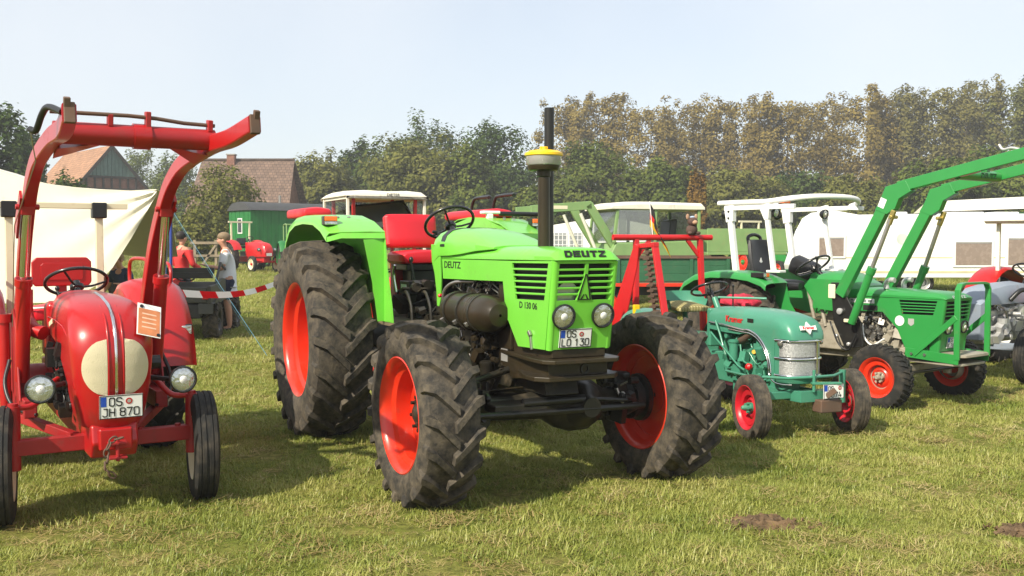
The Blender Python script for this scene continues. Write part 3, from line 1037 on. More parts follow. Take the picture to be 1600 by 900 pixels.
def house():
    x0, _, zr = W(318, 251, 80)
    x1 = W(462, 251, 80)[0]
    g0 = gz(0, 80)
    t = thing('house', 'farm house with a long brown tiled roof and brick chimney', 'house', ((x0 + x1) / 2, 80, g0), 0)
    H = zr - g0
    hw, hd, ze = (x1 - x0) / 2, 4.2, H - 4.3
    w = MB().prism([(-hd, 0), (hd, 0), (hd, ze), (0, H - .15), (-hd, ze)], 'x', -hw + .3, hw - .3).build('wall', BRICK, t, 0)
    uv_planar(w, (1, 1, 0), (0, 0, 1))
    k = 4.3 / hd
    for s in (-1, 1):
        roof_plane(t, (-hw - .1, s * (hd + .5), ze - k * .5), (hw + .45, s * (hd + .5), ze - k * .5), (hw, 0, H), (-hw, 0, H), TILE_B)
    MB().tube([(-hw, 0, H + .02), (hw, 0, H + .02)], .12, 8).build('ridge_tiles', TILE_B, t, 40)
    cx_ = W(365, 251, 80)[0] - (x0 + x1) / 2
    ch = MB().bb(cx_ - .3, cx_ + .3, -.5, .1, H - .8, H + .38).build('chimney', BRICK, t, 0)
    uv_planar(ch, (1, 1, 0), (0, 0, 1))
    MB().bb(cx_ - .36, cx_ + .36, -.56, .16, H + .381, H + .46).build('chimney_cap', mat('concrete', (.3, .28, .25), .9), ch, 0)
    for x in (-2.5, 0, 2.5):
        f = MB().bb(x - .5, x + .5, -hd - .03, -hd + .02, .9, 2.1).build('window', WHITE, t, 0)
        MB().bb(x - .42, x + .42, -hd - .05, -hd - .031, .98, 2.02).build('pane', mat('dark window', (.03, .035, .04), .1), f, 0)
house()

def wagon():
    x0, _, zt = W(362, 316, 46)
    g0 = gz(0, 46)
    t = thing('site_wagon', 'green wooden site wagon with rounded grey roof behind the red tractor', 'wagon', (x0 + .55, 45.6, g0), 42)
    H = zt - g0
    Lw, wd, zb = 4.2, 1.0, .75
    # body runs along +x, gable end faces -x / camera
    for i in range(21):
        for s in (-1, 1):
            MB().bb(i * .2, i * .2 + .19, s * wd - .02 * s, s * wd + (.012 if i % 2 else 0) * s, zb, H - .38).build('plank', G_WAGON, t, 0)
    MB().bb(.02, Lw - .02, -wd + .03, wd - .03, zb, H - .40).build('body', G_WAGON, t, 0)
    top = [(wd + .12, H - .40), (wd * .9, H - .22), (wd * .6, H - .07), (0, H), (-wd * .6, H - .07), (-wd * .9, H - .22), (-wd - .12, H - .40)]
    MB().prism(top, 'x', -.12, Lw + .12).build('roof', mat('grey roofing felt', (.055, .058, .062), .8, var=.2), t, 30)
    for i in range(10):
        y0 = -wd + i * .21
        MB().bb(-.022 - .008 * (i % 2), .018, y0, y0 + .2, zb, H - .402).build('end_plank', G_WAGON, t, 0)
    wf = MB().bb(-.05, -.0305, -.22, .22, 1.55, 2.25).build('window', WHITE, t, 0)
    MB().bb(-.058, -.051, -.17, .17, 1.60, 2.20).build('pane', mat('dark window', (.03, .035, .04), .1), wf, 0)
    MB().tube([(2.0, 0, H - .1), (2.0, 0, H + .35)], .06, 10).build('stove_pipe', STEEL, t, 40)
    for x in (.7, Lw - .7):
        for s in (-1, 1):
            wheel(t, (x, s * .85, .34), .35, .18, .2, RUBBER_D, G_WAGON, BLACK_M, s, 'rib', lug=.005, disc=.05, hubr=.06, segs=24)
    MB().bb(.2, Lw - .2, -.5, .5, .5, .74).build('chassis', BLACK_M, t, 30)
wagon()

def caravan():
    Y = 28.0
    x0 = W(1258, 420, Y)[0]
    g0 = gz(0, Y)
    t = thing('caravan', 'long white caravan with brown curtained windows on the right', 'caravan', (x0, Y, g0), 0)
    zt = W(0, 334, Y)[2] - g0
    L = 7.4
    white = mat('white caravan skin', (.80, .80, .78), .3, dirt=.06, dirt_col='#c5c2b8', var=.02)
    out = [(.0, .62), (-.03, .80), (.30, 1.80), (.50, 2.18), (.78, 2.36), (1.5, zt - .03), (3.5, zt), (L - .6, zt), (L - .2, zt - .15), (L, zt - .5), (L, .45), (.1, .45)]
    MB().prism(out, 'y', 0, 2.1).build('body', white, t, 25, .04)
    MB().bb(.25, L, -.012, -.002, .60, .66).build('trim_strip', mat('beige stripe', (.6, .55, .35), .4), t, 0)
    MB().bb(.3, L, -.010, -.002, 1.02, 1.05).build('trim_strip', mat('beige stripe', (.6, .55, .35), .4), t, 0)
    cur = mat('brown curtain behind glass', (.26, .20, .165), .25, var=.12, coat=.8, vscale=8)
    def win(pa, pb, qa, qb):
        a, b = W(pa, 0, Y)[0] - x0, W(pb, 0, Y)[0] - x0
        z1, z0 = W(0, qa, Y)[2] - g0, W(0, qb, Y)[2] - g0
        f = MB().bb(a - .07, b + .07, -.035, -.001, z0 - .07, z1 + .07).build('window', white, t, 30, .02)
        MB().bb(a, b, -.045, -.0355, z0, z1).build('pane', cur, f, 30, .01)
        MB().bb(a, b, -.052, -.0455, z1 - .04, z1).build('pane_rail', mat('grey trim', (.3, .3, .29), .4), f, 0)
    win(1279, 1317, 371, 400)
    win(1492, 1548, 378, 414)
    win(1574, 1640, 372, 414)
    for i, (x, w_) in enumerate(((2.6, .5), (4.4, .9), (5.6, .7))):
        MB().bb(x, x + w_, .6, 1.3, zt - .01, zt + .07).build('roof_vent', white, t, 30, .03)
    MB().lathe([(zt - .02, .05), (zt + .08, .05), (zt + .08, .03), (zt + .13, .05), (zt + .14, .001)], axis='z', o=(2.2, .4, 0), n=12).build('roof_lamp', CREAM, t, 40)
    MB().lathe([(0, .16), (.004, .16), (.004, .001)], o=(2.72, -.002, 1.55), axis=(0, -1, 0), n=24).build('round_badge', mat('pale grey print', (.55, .6, .55), .5), t, 0)
    for s in (.25, 1.85):
        wheel(t, (3.4, s, .32), .32, .18, .19, RUBBER_D, ALU, ALU, -1 if s < 1 else 1, 'rib', lug=.005, disc=.05, hubr=.06, segs=28)
    MB().bar((.1, .5, .42), (-1.2, 1.05, .42), .08, .08).bar((.1, 1.6, .42), (-1.2, 1.05, .42), .08, .08).build('drawbar', STEEL, t, 30)
caravan()

def green_wagon2():
    Y = 36.0
    g0 = gz(0, Y)
    a = W(1470, 335, Y)
    t = thing('covered_wagon', 'dark green wagon with cream tarpaulin roof behind the caravan', 'wagon', (a[0], Y, g0), 0)
    L = 5.5
    zl, zr = a[2] - g0 + .12, a[2] - g0 + .34
    MB().bb(0.1, L, .02, 2.2, .7, zl - .05).build('body', G_DARK, t, 30)
    MB().loft([[(-.1, -.1, zl - .02), (-.1, 1.1, zl + .38), (-.1, 2.3, zl - .02)], [(L + .1, -.1, zr - .05), (L + .1, 1.1, zr + .45), (L + .1, 2.3, zr - .05)]]).build('tarpaulin_roof', CREAM_W, t, 30)
    for x in (1.0, 4.4):
        for s in (.2, 2.0):
            wheel(t, (x, s, .42), .43, .22, .24, RUBBER_D, G_DARK, BLACK_M, -1 if s < 1 else 1, 'rib', lug=.005, disc=.05, hubr=.06, segs=24)
green_wagon2()

def marquee():
    Y = 62.0
    g0 = gz(0, Y)
    x0 = W(862, 0, Y)[0]
    t = thing('marquee', 'white party tent with latticed windows in the far middle', 'tent', (x0, Y, g0), 0)
    ze, zr = W(0, 352, Y)[2] - g0, W(0, 338, Y)[2] - g0
    white = mat('white tent cloth', (.80, .80, .80), .7, var=.03)
    L, D = 6.2, 5.0
    MB().prism([(0, 0), (L, 0), (L, ze), (L * .55, zr), (0, ze)], 'y', 0, D).build('canopy', white, t, 0)
    for i in range(2):
        f = MB().bb(.12 + i * .95, .95 + i * .95, -.03, -.002, .55, 1.45).build('window', mat('grey film', (.22, .24, .25), .3), t, 0)
        for k in range(4):
            MB().bb(.15 + i * .95 + k * .25, .19 + i * .95 + k * .25, -.045, -.031, .55, 1.45).build('glazing_bar', white, f, 0)
        for k in range(3):
            MB().bb(.12 + i * .95, .95 + i * .95, -.06, -.046, .70 + k * .3, .74 + k * .3).build('glazing_bar', white, f, 0)
marquee()

def fence():
    Y = 47.0
    g0 = gz(0, Y)
    x0, x1 = W(305, 0, Y)[0], W(338, 0, Y)[0]
    wood = mat('weathered wood', (.24, .19, .13), .9, var=.25)
    t = thing('wooden_fence', 'weathered wooden field gate left of the green wagon', 'fence', (x0, Y, g0), 0)
    w_ = x1 - x0
    for x in (0, w_):
        MB().bb(x - .06, x + .06, -.06, .06, 0, 1.25).build('post', wood, t, 0)
    for z in (1.05,):
        MB().bb(-.2, w_ + .2, -.10, -.062, z, z + .12).build('rail', wood, t, 0)
    MB().bar((w_, -.08, 1.0), (w_ * .35, -.08, .05), .04, .10).build('brace', wood, t, 0)
    MB().bb(-.2, w_ + .2, -.10, -.062, .45, .56).build('rail', wood, t, 0)
fence()
# ------------------------------------------------------------------ lime green tractor in the middle
def front_matrix(x, z, A):
    a = R(A)
    return Matrix(((math.cos(a), 0, math.sin(a), x), (0, 1, 0, 0), (-math.sin(a), 0, math.cos(a), z), (0, 0, 0, 1)))

def strokes_DEUTZ(name, m, parent, M, w, h, th=.002, slant=.12):
    """wide stencil-like block capitals D E U T Z"""
    G = {'D': [(0, 0, .30, 1), (.30, .78, .85, 1), (.30, 0, .85, .22), (.72, .22, 1, .78)],
         'E': [(0, 0, .30, 1), (.36, .76, 1, 1), (.36, .40, .92, .62), (.36, 0, 1, .24)],
         'U': [(0, .12, .32, 1), (.68, 0, 1, 1), (.10, 0, .62, .22)],
         'T': [(0, .76, 1, 1), (.34, 0, .66, .70)],
         'Z': [(0, .78, 1, 1), (0, 0, 1, .22)]}
    mb = MB()
    lw = w / 5.0
    for i, ch in enumerate('DEUTZ'):
        for (x0, y0, x1, y1) in G[ch]:
            P = [(x0, y0), (x1, y0), (x1, y1), (x0, y1)]
            q = [(-w / 2 + i * lw + a * lw * .86 + b * h * slant, b * h) for a, b in P]
            mb.prism(q, 'x', 0, th)
        if ch == 'Z':
            P = [(.62, .78), (1, .78), (.38, .22), (0, .22)]
            mb.prism([(-w / 2 + i * lw + a * lw * .86 + b * h * slant, b * h) for a, b in P], 'x', 0, th)
    return mb.xf(M).build(name, m, parent, 0)

DZ = thing('tractor', 'large lime green tractor with orange red rims parked in the centre', 'tractor', (-.94, 9.5, 0), -64, 'tractors parked on the meadow')

def build_deutz(t):
    # --- wheels
    for s in (-1, 1):
        wheel(t, (0, s * .91, .878), .90, .545, .505, RUBBER, RED_RIM, RED_RIM, s, 'lug', 21, .052, .24, rimw=.43, phase=7 * s, hubr=.15, hubout=0, lugw=.075, segs=72)
        wheel(t, (2.7, s * .94, .604), .632, .39, .374, RUBBER, RED_RIM, OLIVE_D, s, 'lug', 18, .044, .165, rimw=.33, phase=11 * s, hubr=.13, hubout=.02, lugw=.06, segs=64)
    # --- bonnet: top shell
    secs = []
    for (x, w, zt, zs) in ((1.43, .285, 1.735, 1.626), (1.8, .278, 1.733, 1.628), (2.4, .265, 1.730, 1.632), (3.0, .253, 1.727, 1.636), (3.20, .25, 1.722, 1.637), (3.238, .248, 1.715, 1.638), (3.290, .243, 1.643, 1.638)):
        k = zt - zs
        secs.append([(x, -w, zs), (x, -w, zs + k * .30), (x, -w + .02, zs + k * .58), (x, -w + .055, zs + k * .80), (x, -w * .55, zs + k * .95), (x, 0, zt), (x, w * .55, zs + k * .95), (x, w - .055, zs + k * .80), (x, w - .02, zs + k * .58), (x, w, zs + k * .30), (x, w, zs)])
    MB().loft(secs).build('bonnet', G_LIME, t, 40, .004)
    # --- side panels with louvres
    for s in (-1, 1):
        y0, y1 = s * .250, s * .238
        p = MB()
        L = dict(tl=(2.68, 1.612), tr=(3.20, 1.618), br=(3.145, 1.372), bl=(2.735, 1.362))
        p.prism([(1.432, 1.622), (2.68, 1.626), L['tl'], L['bl'], (2.745, 1.355), (2.62, 1.205), (2.59, 1.21), (2.535, 1.478), (1.452, 1.464)], 'y', y0, y1)
        p.prism([(2.68, 1.626), (3.25, 1.634), (3.25, 1.621), L['tr'], L['tl']], 'y', y0, y1)
        p.prism([(3.25, 1.621), (3.155, 1.045), L['br'], L['tr']], 'y', y0, y1)
        p.prism([L['bl'], L['br'], (3.155, 1.045), (2.77, 1.035), (2.62, 1.205), (2.745, 1.355)], 'y', y0, y1)
        pn = p.xf(Matrix.Translation((-3.25, -s * .25, 0))).build('side_panel', G_LIME, t, 30, 0, (3.25, s * .25, 0), (0, 0, -s * 1.1))
        sh = lambda q: (q[0] - 3.25, q[1])
        louvre(pn, [sh(L['tl']), sh(L['tr']), sh(L['br']), sh(L['bl'])], s * 1e-6, 6, G_LIME, .035, .014)
        # corner post rounding into the front
        MB().tube([(3.248, s * .222, 1.636), (3.15, s * .215, 1.043)], .029, 14).build('corner_post', G_LIME, t, 60)
        text('DEUTZ', .075, INK, pn, (-1.775 if s < 0 else -1.42, s * .0005, 1.553), (90, 0, 0 if s < 0 else 180), 'side_lettering', .001, 1.35, .0014)
        text('D 130 06', .062, INK, pn, (-.46 if s < 0 else -.15, s * .0005, 1.305), (90, 0, 0 if s < 0 else 180), 'model_lettering', .001, 1.1, .0012)
        # catch on the lower edge
        lt = MB().bar((2.965, s * .262, 1.135), (2.985, s * .262, 1.03), .016, .018).bar((2.955, s * .268, 1.13), (2.975, s * .268, 1.148), .02, .04)
        lt.build('latch', STEEL, t, 30, .003)
    # --- front panel
    A = math.degrees(math.atan(.1 / .595))
    FM = front_matrix(3.276, 1.636, A)
    fp = MB()
    fp.bb(-.012, 0, -.222, .222, -.020, -.002)                 # top rail
    fp.bb(-.012, 0, -.218, .218, -.600, -.268)                 # lower plain panel
    fp.bb(-.012, 0, -.222, -.208, -.268, -.020)
    fp.bb(-.012, 0, .208, .222, -.268, -.020)
    f = fp.xf(FM).build('front_panel', G_LIME, t, 30)
    MB().bb(-.05, -.04, -.215, .215, -.275, -.015).xf(FM).build('grille_backing', DARKGAP, f, 0)
    MB().lathe([(-.038, .085), (-.036, .06), (-.035, .001)], o=(0, -.11, -.235), axis='x', n=20).xf(FM).build('fan_hub', ALU, f, 40)
    for i in range(1, 6):
        v = -.020 - .248 * i / 6
        for s in (-1, 1):
            MB().bb(-.016, .0005, s * .012, s * .208, v - .007, v + .007).xf(FM).build('slat', G_LIME, f, 30, .003)
    em = MB().prism([(-.013, -.020), (.013, -.020), (.013, -.11), (.06, -.268), (-.06, -.268), (-.013, -.11)], 'x', -.016, .004)
    e = em.xf(FM).build('emblem', G_LIME, f, 30, .002)
    ln = MB()
    for s in (-1, 1):
        ln.prism([(0, -.09), (s * .007, -.09), (s * .052, -.258), (s * .040, -.258)], 'x', .004, .007)
        ln.prism([(s * .003, -.225), (s * .010, -.225), (s * .030, -.258), (s * .019, -.258)], 'x', .004, .007)
    ln.bb(.004, .0065, -.05, .05, -.264, -.258)
    ln.xf(FM).build('emblem_lines', INK, e, 0)
    for y in (-.15, .15):
        headlamp(f, FM @ Vector((.012, y, -.372)), .083, (math.cos(R(A)), 0, -math.sin(R(A))))
    # front lettering on the sloping forehead
    FH = Matrix.Translation((3.2915, 0, 1.645)) @ Matrix.Rotation(R(-35.5), 4, 'Y')
    strokes_DEUTZ('front_lettering', INK, f, FH @ Matrix.Translation((.0005, -.01, .018)), .32, .050, .003)
    PM = FM @ Matrix.Translation((.010, -.045, -.522))
    npz = number_plate(f, PM, .245, .128, [('OS', .056, .072, .062, INK), ('LO', .020, .014, .062, INK), ('130', .120, .014, .062, INK)])
    plate_seal(npz, PM, .245, .128, .165, .090, .017)
    # inner radiator box so the bonnet is not hollow
    MB().bb(2.62, 3.12, -.2, .2, 1.06, 1.60).build('radiator', DARKGAP, t, 0)
    # --- frame nose and bumper
    MB().prism([(2.30, .92), (3.17, .985), (3.17, 1.043), (2.70, 1.035), (2.55, 1.22), (2.30, 1.22)], 'y', -.205, .205).build('front_frame', OLIVE, t, 30, .006)
    MB().prism([(2.42, -.235), (2.42, .235), (3.02, .30), (3.20, .30), (3.275, .24), (3.275, -.24), (3.20, -.30), (3.02, -.30)], 'z', .955, .983).build('upper_bumper_plate', OLIVE, t, 30, .006)
    MB().prism([(2.62, .79), (3.16, .845), (3.16, .956), (2.40, .956), (2.40, .90)], 'y', -.23, .23).build('weight_carrier', OLIVE, t, 30, .006)
    MB().prism([(2.75, -.24), (2.75, .24), (2.98, .325), (3.14, .325), (3.22, .25), (3.22, -.25), (3.14, -.325), (2.98, -.325)], 'z', .835, .868).build('lower_bumper_plate', OLIVE, t, 30, .006)
    MB().lathe([(3.155, .035), (3.170, .035), (3.170, .022), (3.14, .022), (3.14, .001)], axis='x', o=(0, .05, .905), n=20).build('tow_eye', BLACK_M, t, 40)
    MB().bb(2.445, 2.55, -.2355, -.2315, .90, .99).build('data_plate', ALU, t, 30)
    # --- intake and exhaust stacks
    MB().lathe([(1.70, .042), (2.22, .042), (2.225, .05), (2.27, .052)], axis='z', o=(2.66, .0, 0), n=24).build('intake_pipe', OLIVE, t, 40)
    pc = MB().lathe([(2.262, .05), (2.268, .105), (2.29, .115), (2.305, .116), (2.31, .10)], axis='z', o=(2.66, 0, 0), n=36).build('precleaner', OLIVE, t, 40)
    MB().lathe([(2.30, .113), (2.31, .124), (2.37, .128), (2.376, .120)], axis='z', o=(2.66, 0, 0), n=36).build('dust_bowl', BOWL, pc, 50)
    MB().lathe([(2.365, .126), (2.372, .137), (2.388, .136), (2.405, .105), (2.412, .06), (2.414, .02), (2.43, .018), (2.433, .001)], axis='z', o=(2.66, 0, 0), n=36).build('lid', YELLOW, pc, 50)
    MB().box((2.66, 0, 2.426), (.012, .06, .022)).build('wing_nut', YELLOW, pc, 30, .003)
    MB().tube([(2.52, .115, 1.68), (2.52, .115, 2.18), (2.53, .113, 2.73)], .036, 20, cap=False).tube([(2.53, .113, 2.732), (2.52, .115, 2.3)], .031, 20).build('exhaust_stack', BLACK_M, t, 50)
    # --- cowl with dashboard
    secs = []
    for (x, w, zt, zs) in ((1.22, .26, 1.80, 1.60), (1.26, .30, 1.858, 1.58), (1.40, .305, 1.872, 1.645), (1.62, .303, 1.872, 1.65), (1.85, .298, 1.850, 1.665), (2.10, .285, 1.800, 1.69), (2.28, .268, 1.755, 1.70), (2.36, .255, 1.734, 1.705)):
        k = zt - zs
        secs.append([(x, -w, zs), (x, -w, zs + k * .45), (x, -w + .025, zs + k * .72), (x, -w + .075, zs + k * .90), (x, -w * .5, zs + k * .98), (x, 0, zt), (x, w * .5, zs + k * .98), (x, w - .075, zs + k * .90), (x, w - .025, zs + k * .72), (x, w, zs + k * .45), (x, w, zs)])
    MB().loft(secs).build('cowl', G_LIME, t, 50, .004)
    secs = []
    for x in (1.44, 1.53):
        w, zt, zs = .307, 1.876, 1.62
        k = zt - zs
        secs.append([(x, -w, zs + k * .45), (x, -w + .023, zs + k * .73), (x, -w + .073, zs + k * .915), (x, -w * .5, zs + k * .99), (x, 0, zt + .001), (x, w * .5, zs + k * .99), (x, w - .073, zs + k * .915), (x, w - .023, zs + k * .73), (x, w, zs + k * .45), (x, w, zs + k * .40), (x, 0, zt - .03), (x, -w, zs + k * .40)])
    MB().loft(secs).build('cowl_seal', BLACK, t, 50)
    for s in (-1, 1):
        MB().prism([(1.225, 1.74), (1.44, 1.74), (1.425, 1.60), (1.435, 1.47), (1.43, 1.30), (1.40, 1.235), (1.355, 1.235), (1.34, 1.36), (1.30, 1.50), (1.24, 1.60)], 'y', s * .30, s * .283).build('cowl_skirt', G_LIME, t, 30, .004)
    MB().bb(1.24, 1.30, -.26, .26, 1.20, 1.62).build('firewall', OLIVE_D, t, 30)
    steering_wheel(t, (.90, 0, 1.93), .215, 38, 3, .014, .05, None, (1.30, 0, 1.62))
    MB().tube([(1.1, -.06, 1.80), (1.03, -.15, 1.83), (1.02, -.18, 1.84)], .007, 8).lathe([(-.02, .012), (0, .016), (.02, .012), (.022, .001)], o=(1.02, -.185, 1.845), axis=(0, -1, .2), n=10).build('hand_throttle', BLACK, t, 50)
    # --- engine: block, cylinders, air cleaner, pump
    MB().prism([(1.30, .70), (2.45, .70), (2.62, .95), (2.60, 1.30), (1.30, 1.30)], 'y', -.17, .19).build('engine_block', OLIVE_D, t, 30, .01)
    for i in range(6):
        cy = MB()
        for k in range(7):
            cy.bb(1.36 + i * .185, 1.52 + i * .185, -.15, .16, 1.305 + k * .024, 1.315 + k * .024)
        cy.bb(1.39 + i * .185, 1.49 + i * .185, -.12, .13, 1.30, 1.47)
        cy.build('finned_cylinder', OLIVE_D, t, 30)
    ac = MB().lathe([(1.74, .01), (1.74, .118), (1.752, .129), (2.20, .131), (2.205, .140), (2.235, .140), (2.24, .133), (2.26, .133), (2.265, .143), (2.285, .143), (2.29, .136), (2.42, .133), (2.52, .116), (2.57, .08), (2.585, .01)], axis='x', o=(.04, -.325, 1.24), n=36)
    ac = ac.build('air_cleaner', OLIVE, t, 40)
    for x in (1.84, 2.09, 2.31):
        MB().lathe([(x - .014, .133), (x - .012, .142), (x + .012, .142), (x + .014, .133)], axis='x', o=(.04, -.325, 1.24), n=36).build('strap', OLIVE_D, ac, 40)
        MB().box((x, -.44, 1.165), (.03, .05, .03), (30, 0, 0)).build('clamp', STEEL, ac, 30, .003)
    clutter('injection_pump', OLIVE, t, (2.02, -.34, .86), (2.36, -.20, 1.16), 46, 5, (.025, .075), 12, .008)
    clutter('engine_auxiliary', OLIVE_D, t, (1.45, -.28, .75), (2.1, -.18, 1.15), 40, 8, (.03, .12), 6, .009)
    clutter('cylinder_head_gear', OLIVE_D, t, (1.35, -.20, 1.36), (2.45, -.14, 1.47), 50, 11, (.02, .06), 8, .008)
    MB().bb(2.40, 2.60, -.23, -.205, .99, 1.46).build('fan_shroud_plate', OLIVE, t, 30, .004)
    for (x, z, r) in ((2.05, .80, .055), (2.30, .80, .05)):
        MB().lathe([(z - .14, .001), (z - .14, r * .9), (z - .12, r), (z + .04, r), (z + .05, r * 1.12), (z + .08, r * 1.12), (z + .09, .02)], axis='z', o=(x, -.28, 0), n=20).build('oil_filter', OLIVE_D, t, 40)
    MB().tube(smooth_path([(1.50, -.30, 1.00), (1.52, -.31, 1.18), (1.56, -.32, 1.36), (1.68, -.28, 1.44), (1.85, -.18, 1.45)], 6), .014, 10).build('fuel_line', STEEL, t, 60)
    MB().tube(smooth_path([(1.62, -.33, 1.14), (1.66, -.36, 1.0), (1.80, -.35, .92), (1.95, -.30, .95)], 6), .011, 8).build('hose', BLACK, t, 60)
    MB().lathe([(0, .014), (.02, .016), (.03, .008), (.03, .001)], o=(1.52, -.325, 1.33), axis=(0, -1, 0), n=12).build('red_cap', RED_BRIGHT, t, 40)
    # --- gearbox, rear axle, floor
    MB().prism([(-.35, .55), (.9, .60), (1.32, .72), (1.32, 1.16), (.7, 1.10), (-.35, 1.15)], 'y', -.23, .23).build('gearbox', OLIVE_D, t, 30, .012)
    MB().lathe([(-.78, .10), (-.62, .12), (-.5, .17), (-.25, .24), (.25, .24), (.5, .17), (.62, .12), (.78, .10)], o=(0, 0, .845), n=28, cap=True).build('rear_axle', OLIVE_D, t, 40)
    MB().bb(.42, 1.30, -.60, .60, 1.055, 1.085).build('floor_plate', TAN, t, 30, .004)
    clutter('gear_levers', OLIVE_D, t, (.35, -.35, 1.09), (1.15, .30, 1.40), 60, 21, (.03, .13), 8, .012)
    for (x, y) in ((.95, -.42), (1.08, -.30), (1.05, .30)):
        MB().tube(smooth_path([(x + .15, y, 1.06), (x + .12, y, 1.22), (x + .02, y, 1.33), (x - .05, y, 1.34)], 5), .013, 8).box((x - .05, y, 1.355), (.09, .06, .014), (0, -20, 0)).build('pedal', OLIVE_D, t, 40)
    for (x, y, h) in ((.55, -.16, .50), (.68, .12, .46), (.5, .22, .42)):
        MB().tube([(x, y, 1.08), (x - .03, y - .02, 1.08 + h * .6), (x - .10, y - .03, 1.08 + h)], .010, 8).lathe([(0, .016), (.02, .022), (.04, .016), (.05, .001)], o=(x - .10, y - .03, 1.08 + h), axis='z', n=12).build('gear_lever', BLACK_M, t, 50)
    MB().bb(.56, .80, -.34, -.10, 1.30, 1.42).build('toolbox', BLACK_M, t, 30, .008)
    MB().bb(.60, .74, -.3425, -.3405, 1.34, 1.39).build('warning_sticker', WHITE, t, 0)
    # --- seat
    st = MB().bb(-.05, .36, -.20, .20, 1.50, 1.56).bb(.05, .28, -.13, .13, 1.12, 1.50).build('seat_base', BLACK_M, t, 30, .01)
    seat_cushion('seat', RED_VINYL, t, (.17, 0, 1.615), (.46, .50, .11), .02)
    seat_cushion('backrest', RED_VINYL, t, (-.085, 0, 1.865), (.32, .52, .10), .02, (0, 78, 0))
    MB().tube(smooth_path([(.30, -.28, 1.30), (.26, -.29, 1.46), (.30, -.29, 1.55)], 5), .014, 10).build('seat_lever', CHROME, t, 50)
    MB().bb(-.10, .05, -.2, .2, 1.10, 1.60).build('seat_box', RED_D, t, 30, .01)
    # --- fenders with pads, rails, lamps
    for s in (-1, 1):
        rows = []
        # arch profile of the top skin seen from the side (x, z)
        prof = [(-.84, 1.50), (-.80, 1.66), (-.70, 1.82), (-.56, 1.93), (-.34, 1.985), (-.05, 2.00), (.30, 1.985), (.58, 1.925), (.80, 1.835)]
        for (x, z) in prof:
            k = max(0, (x - .30) / .5)
            rows.append([(x + .13 * k, s * .60, z + .004), (x + .10 * k, s * .72, z + .006), (x + .03 * k, s * .93, z + .002), (x - .05 * k, s * 1.03, z - .008), (x - .055 * k, s * 1.045, z - .03), (x - .055 * k, s * 1.045, z - .075)])
        fd = MB().sheet(rows if s > 0 else [list(r) for r in rows], .008).build('fender', G_LIME, t, 50)
        # front lip and inner wall
        MB().sheet([[(.93, s * .60, 1.837), (.83, s * .95, 1.835), (.75, s * 1.045, 1.80)], [(.935, s * .60, 1.79), (.835, s * .95, 1.79), (.755, s * 1.045, 1.76)]], .008).build('front_lip', G_LIME, fd, 30)
        MB().prism([(-.84, 1.50), (-.70, 1.81), (-.56, 1.92), (-.05, 1.998), (.30, 1.985), (.70, 1.90), (.93, 1.80), (.98, 1.55), (1.10, 1.22), (1.13, 1.09), (.62, 1.085), (.50, 1.30), (-.2, 1.36)], 'y', s * .604, s * .594).build('inner_wall', G_LIME, fd, 30)
        MB().prism([(s * .604, 1.79), (s * .78, 1.78), (s * .70, 1.40), (s * .66, 1.09), (s * .604, 1.09)], 'x', .90, .912).build('gusset', G_LIME, fd, 30)
        for (bx, by) in ((.25, .74), (.25, .84), (.42, .76), (.42, .86)):
            MB().lathe([(0, .016), (.006, .016), (.012, .009), (.012, .001)], o=(bx, s * by, 2.000 - max(0, bx - .2) * .12), axis='z', n=8).build('bolt', STEEL, fd, 0)
        lx, lz = .63, 1.935
        lb = MB().bb(lx - .05, lx + .03, s * .93, s * 1.05, lz - .03, lz + .045).build('indicator', BLACK, t, 30, .006)
        MB().bb(lx + .031, lx + .048, s * .935, s * 1.045, lz + .002, lz + .042).build('lens', ORANGE, lb, 30, .006)
        MB().bb(lx + .031, lx + .045, s * .935, s * 1.045, lz - .027, lz + .001).build('lens', LENS, lb, 30, .004)
        seat_cushion('passenger_pad', RED_VINYL, t, (-.42 if s > 0 else -.62, s * .85, 2.035), (1.15 if s > 0 else .7, .28, .085), .015)
        if s > 0:
            for (x0, x1) in ((-.80, -.30), (-.25, .28)):
                MB().tube(smooth_path([(x0 - .05, s * .98, 1.98), (x0 - .06, s * .98, 2.10), (x0, s * .98, 2.20), (x0 + .09, s * .98, 2.225), (x1 - .05, s * .95, 2.225), (x1, s * .93, 2.215)], 6), .017, 12).build('grab_rail', BLACK, t, 60)
            MB().bb(.20, .30, .60, .78, 2.03, 2.06).bb(.25, .31, .64, .70, 1.96, 2.03).build('mirror_bracket', WHITE, t, 30, .01)
            MB().tube([(.27, .78, 2.035), (.29, 1.35, 2.03)], .022, 12).build('mirror_arm', BLACK, t, 50)
    # --- front axle
    MB().lathe([(-.66, .05), (-.60, .075), (-.30, .09), (-.05, .10), (.06, .17), (.17, .205), (.30, .20), (.40, .13), (.46, .09), (.60, .075), (.66, .06)], o=(2.70, 0, .60), n=28, cap=True).build('front_axle', OLIVE_D, t, 40)
    MB().lathe([(0, .17), (.06, .15), (.10, .09), (.16, .07), (.16, .001)], o=(2.82, .22, .60), axis='x', n=24).build('differential_nose', OLIVE_D, t, 40)
    MB().prism([(2.45, .70), (2.95, .70), (2.90, .84), (2.50, .84)], 'y', -.13, .13).build('axle_bracket', OLIVE_D, t, 30, .01)
    MB().bb(2.4, 2.95, -.52, -.12, .60, .66).build('axle_beam', OLIVE_D, t, 30, .012)
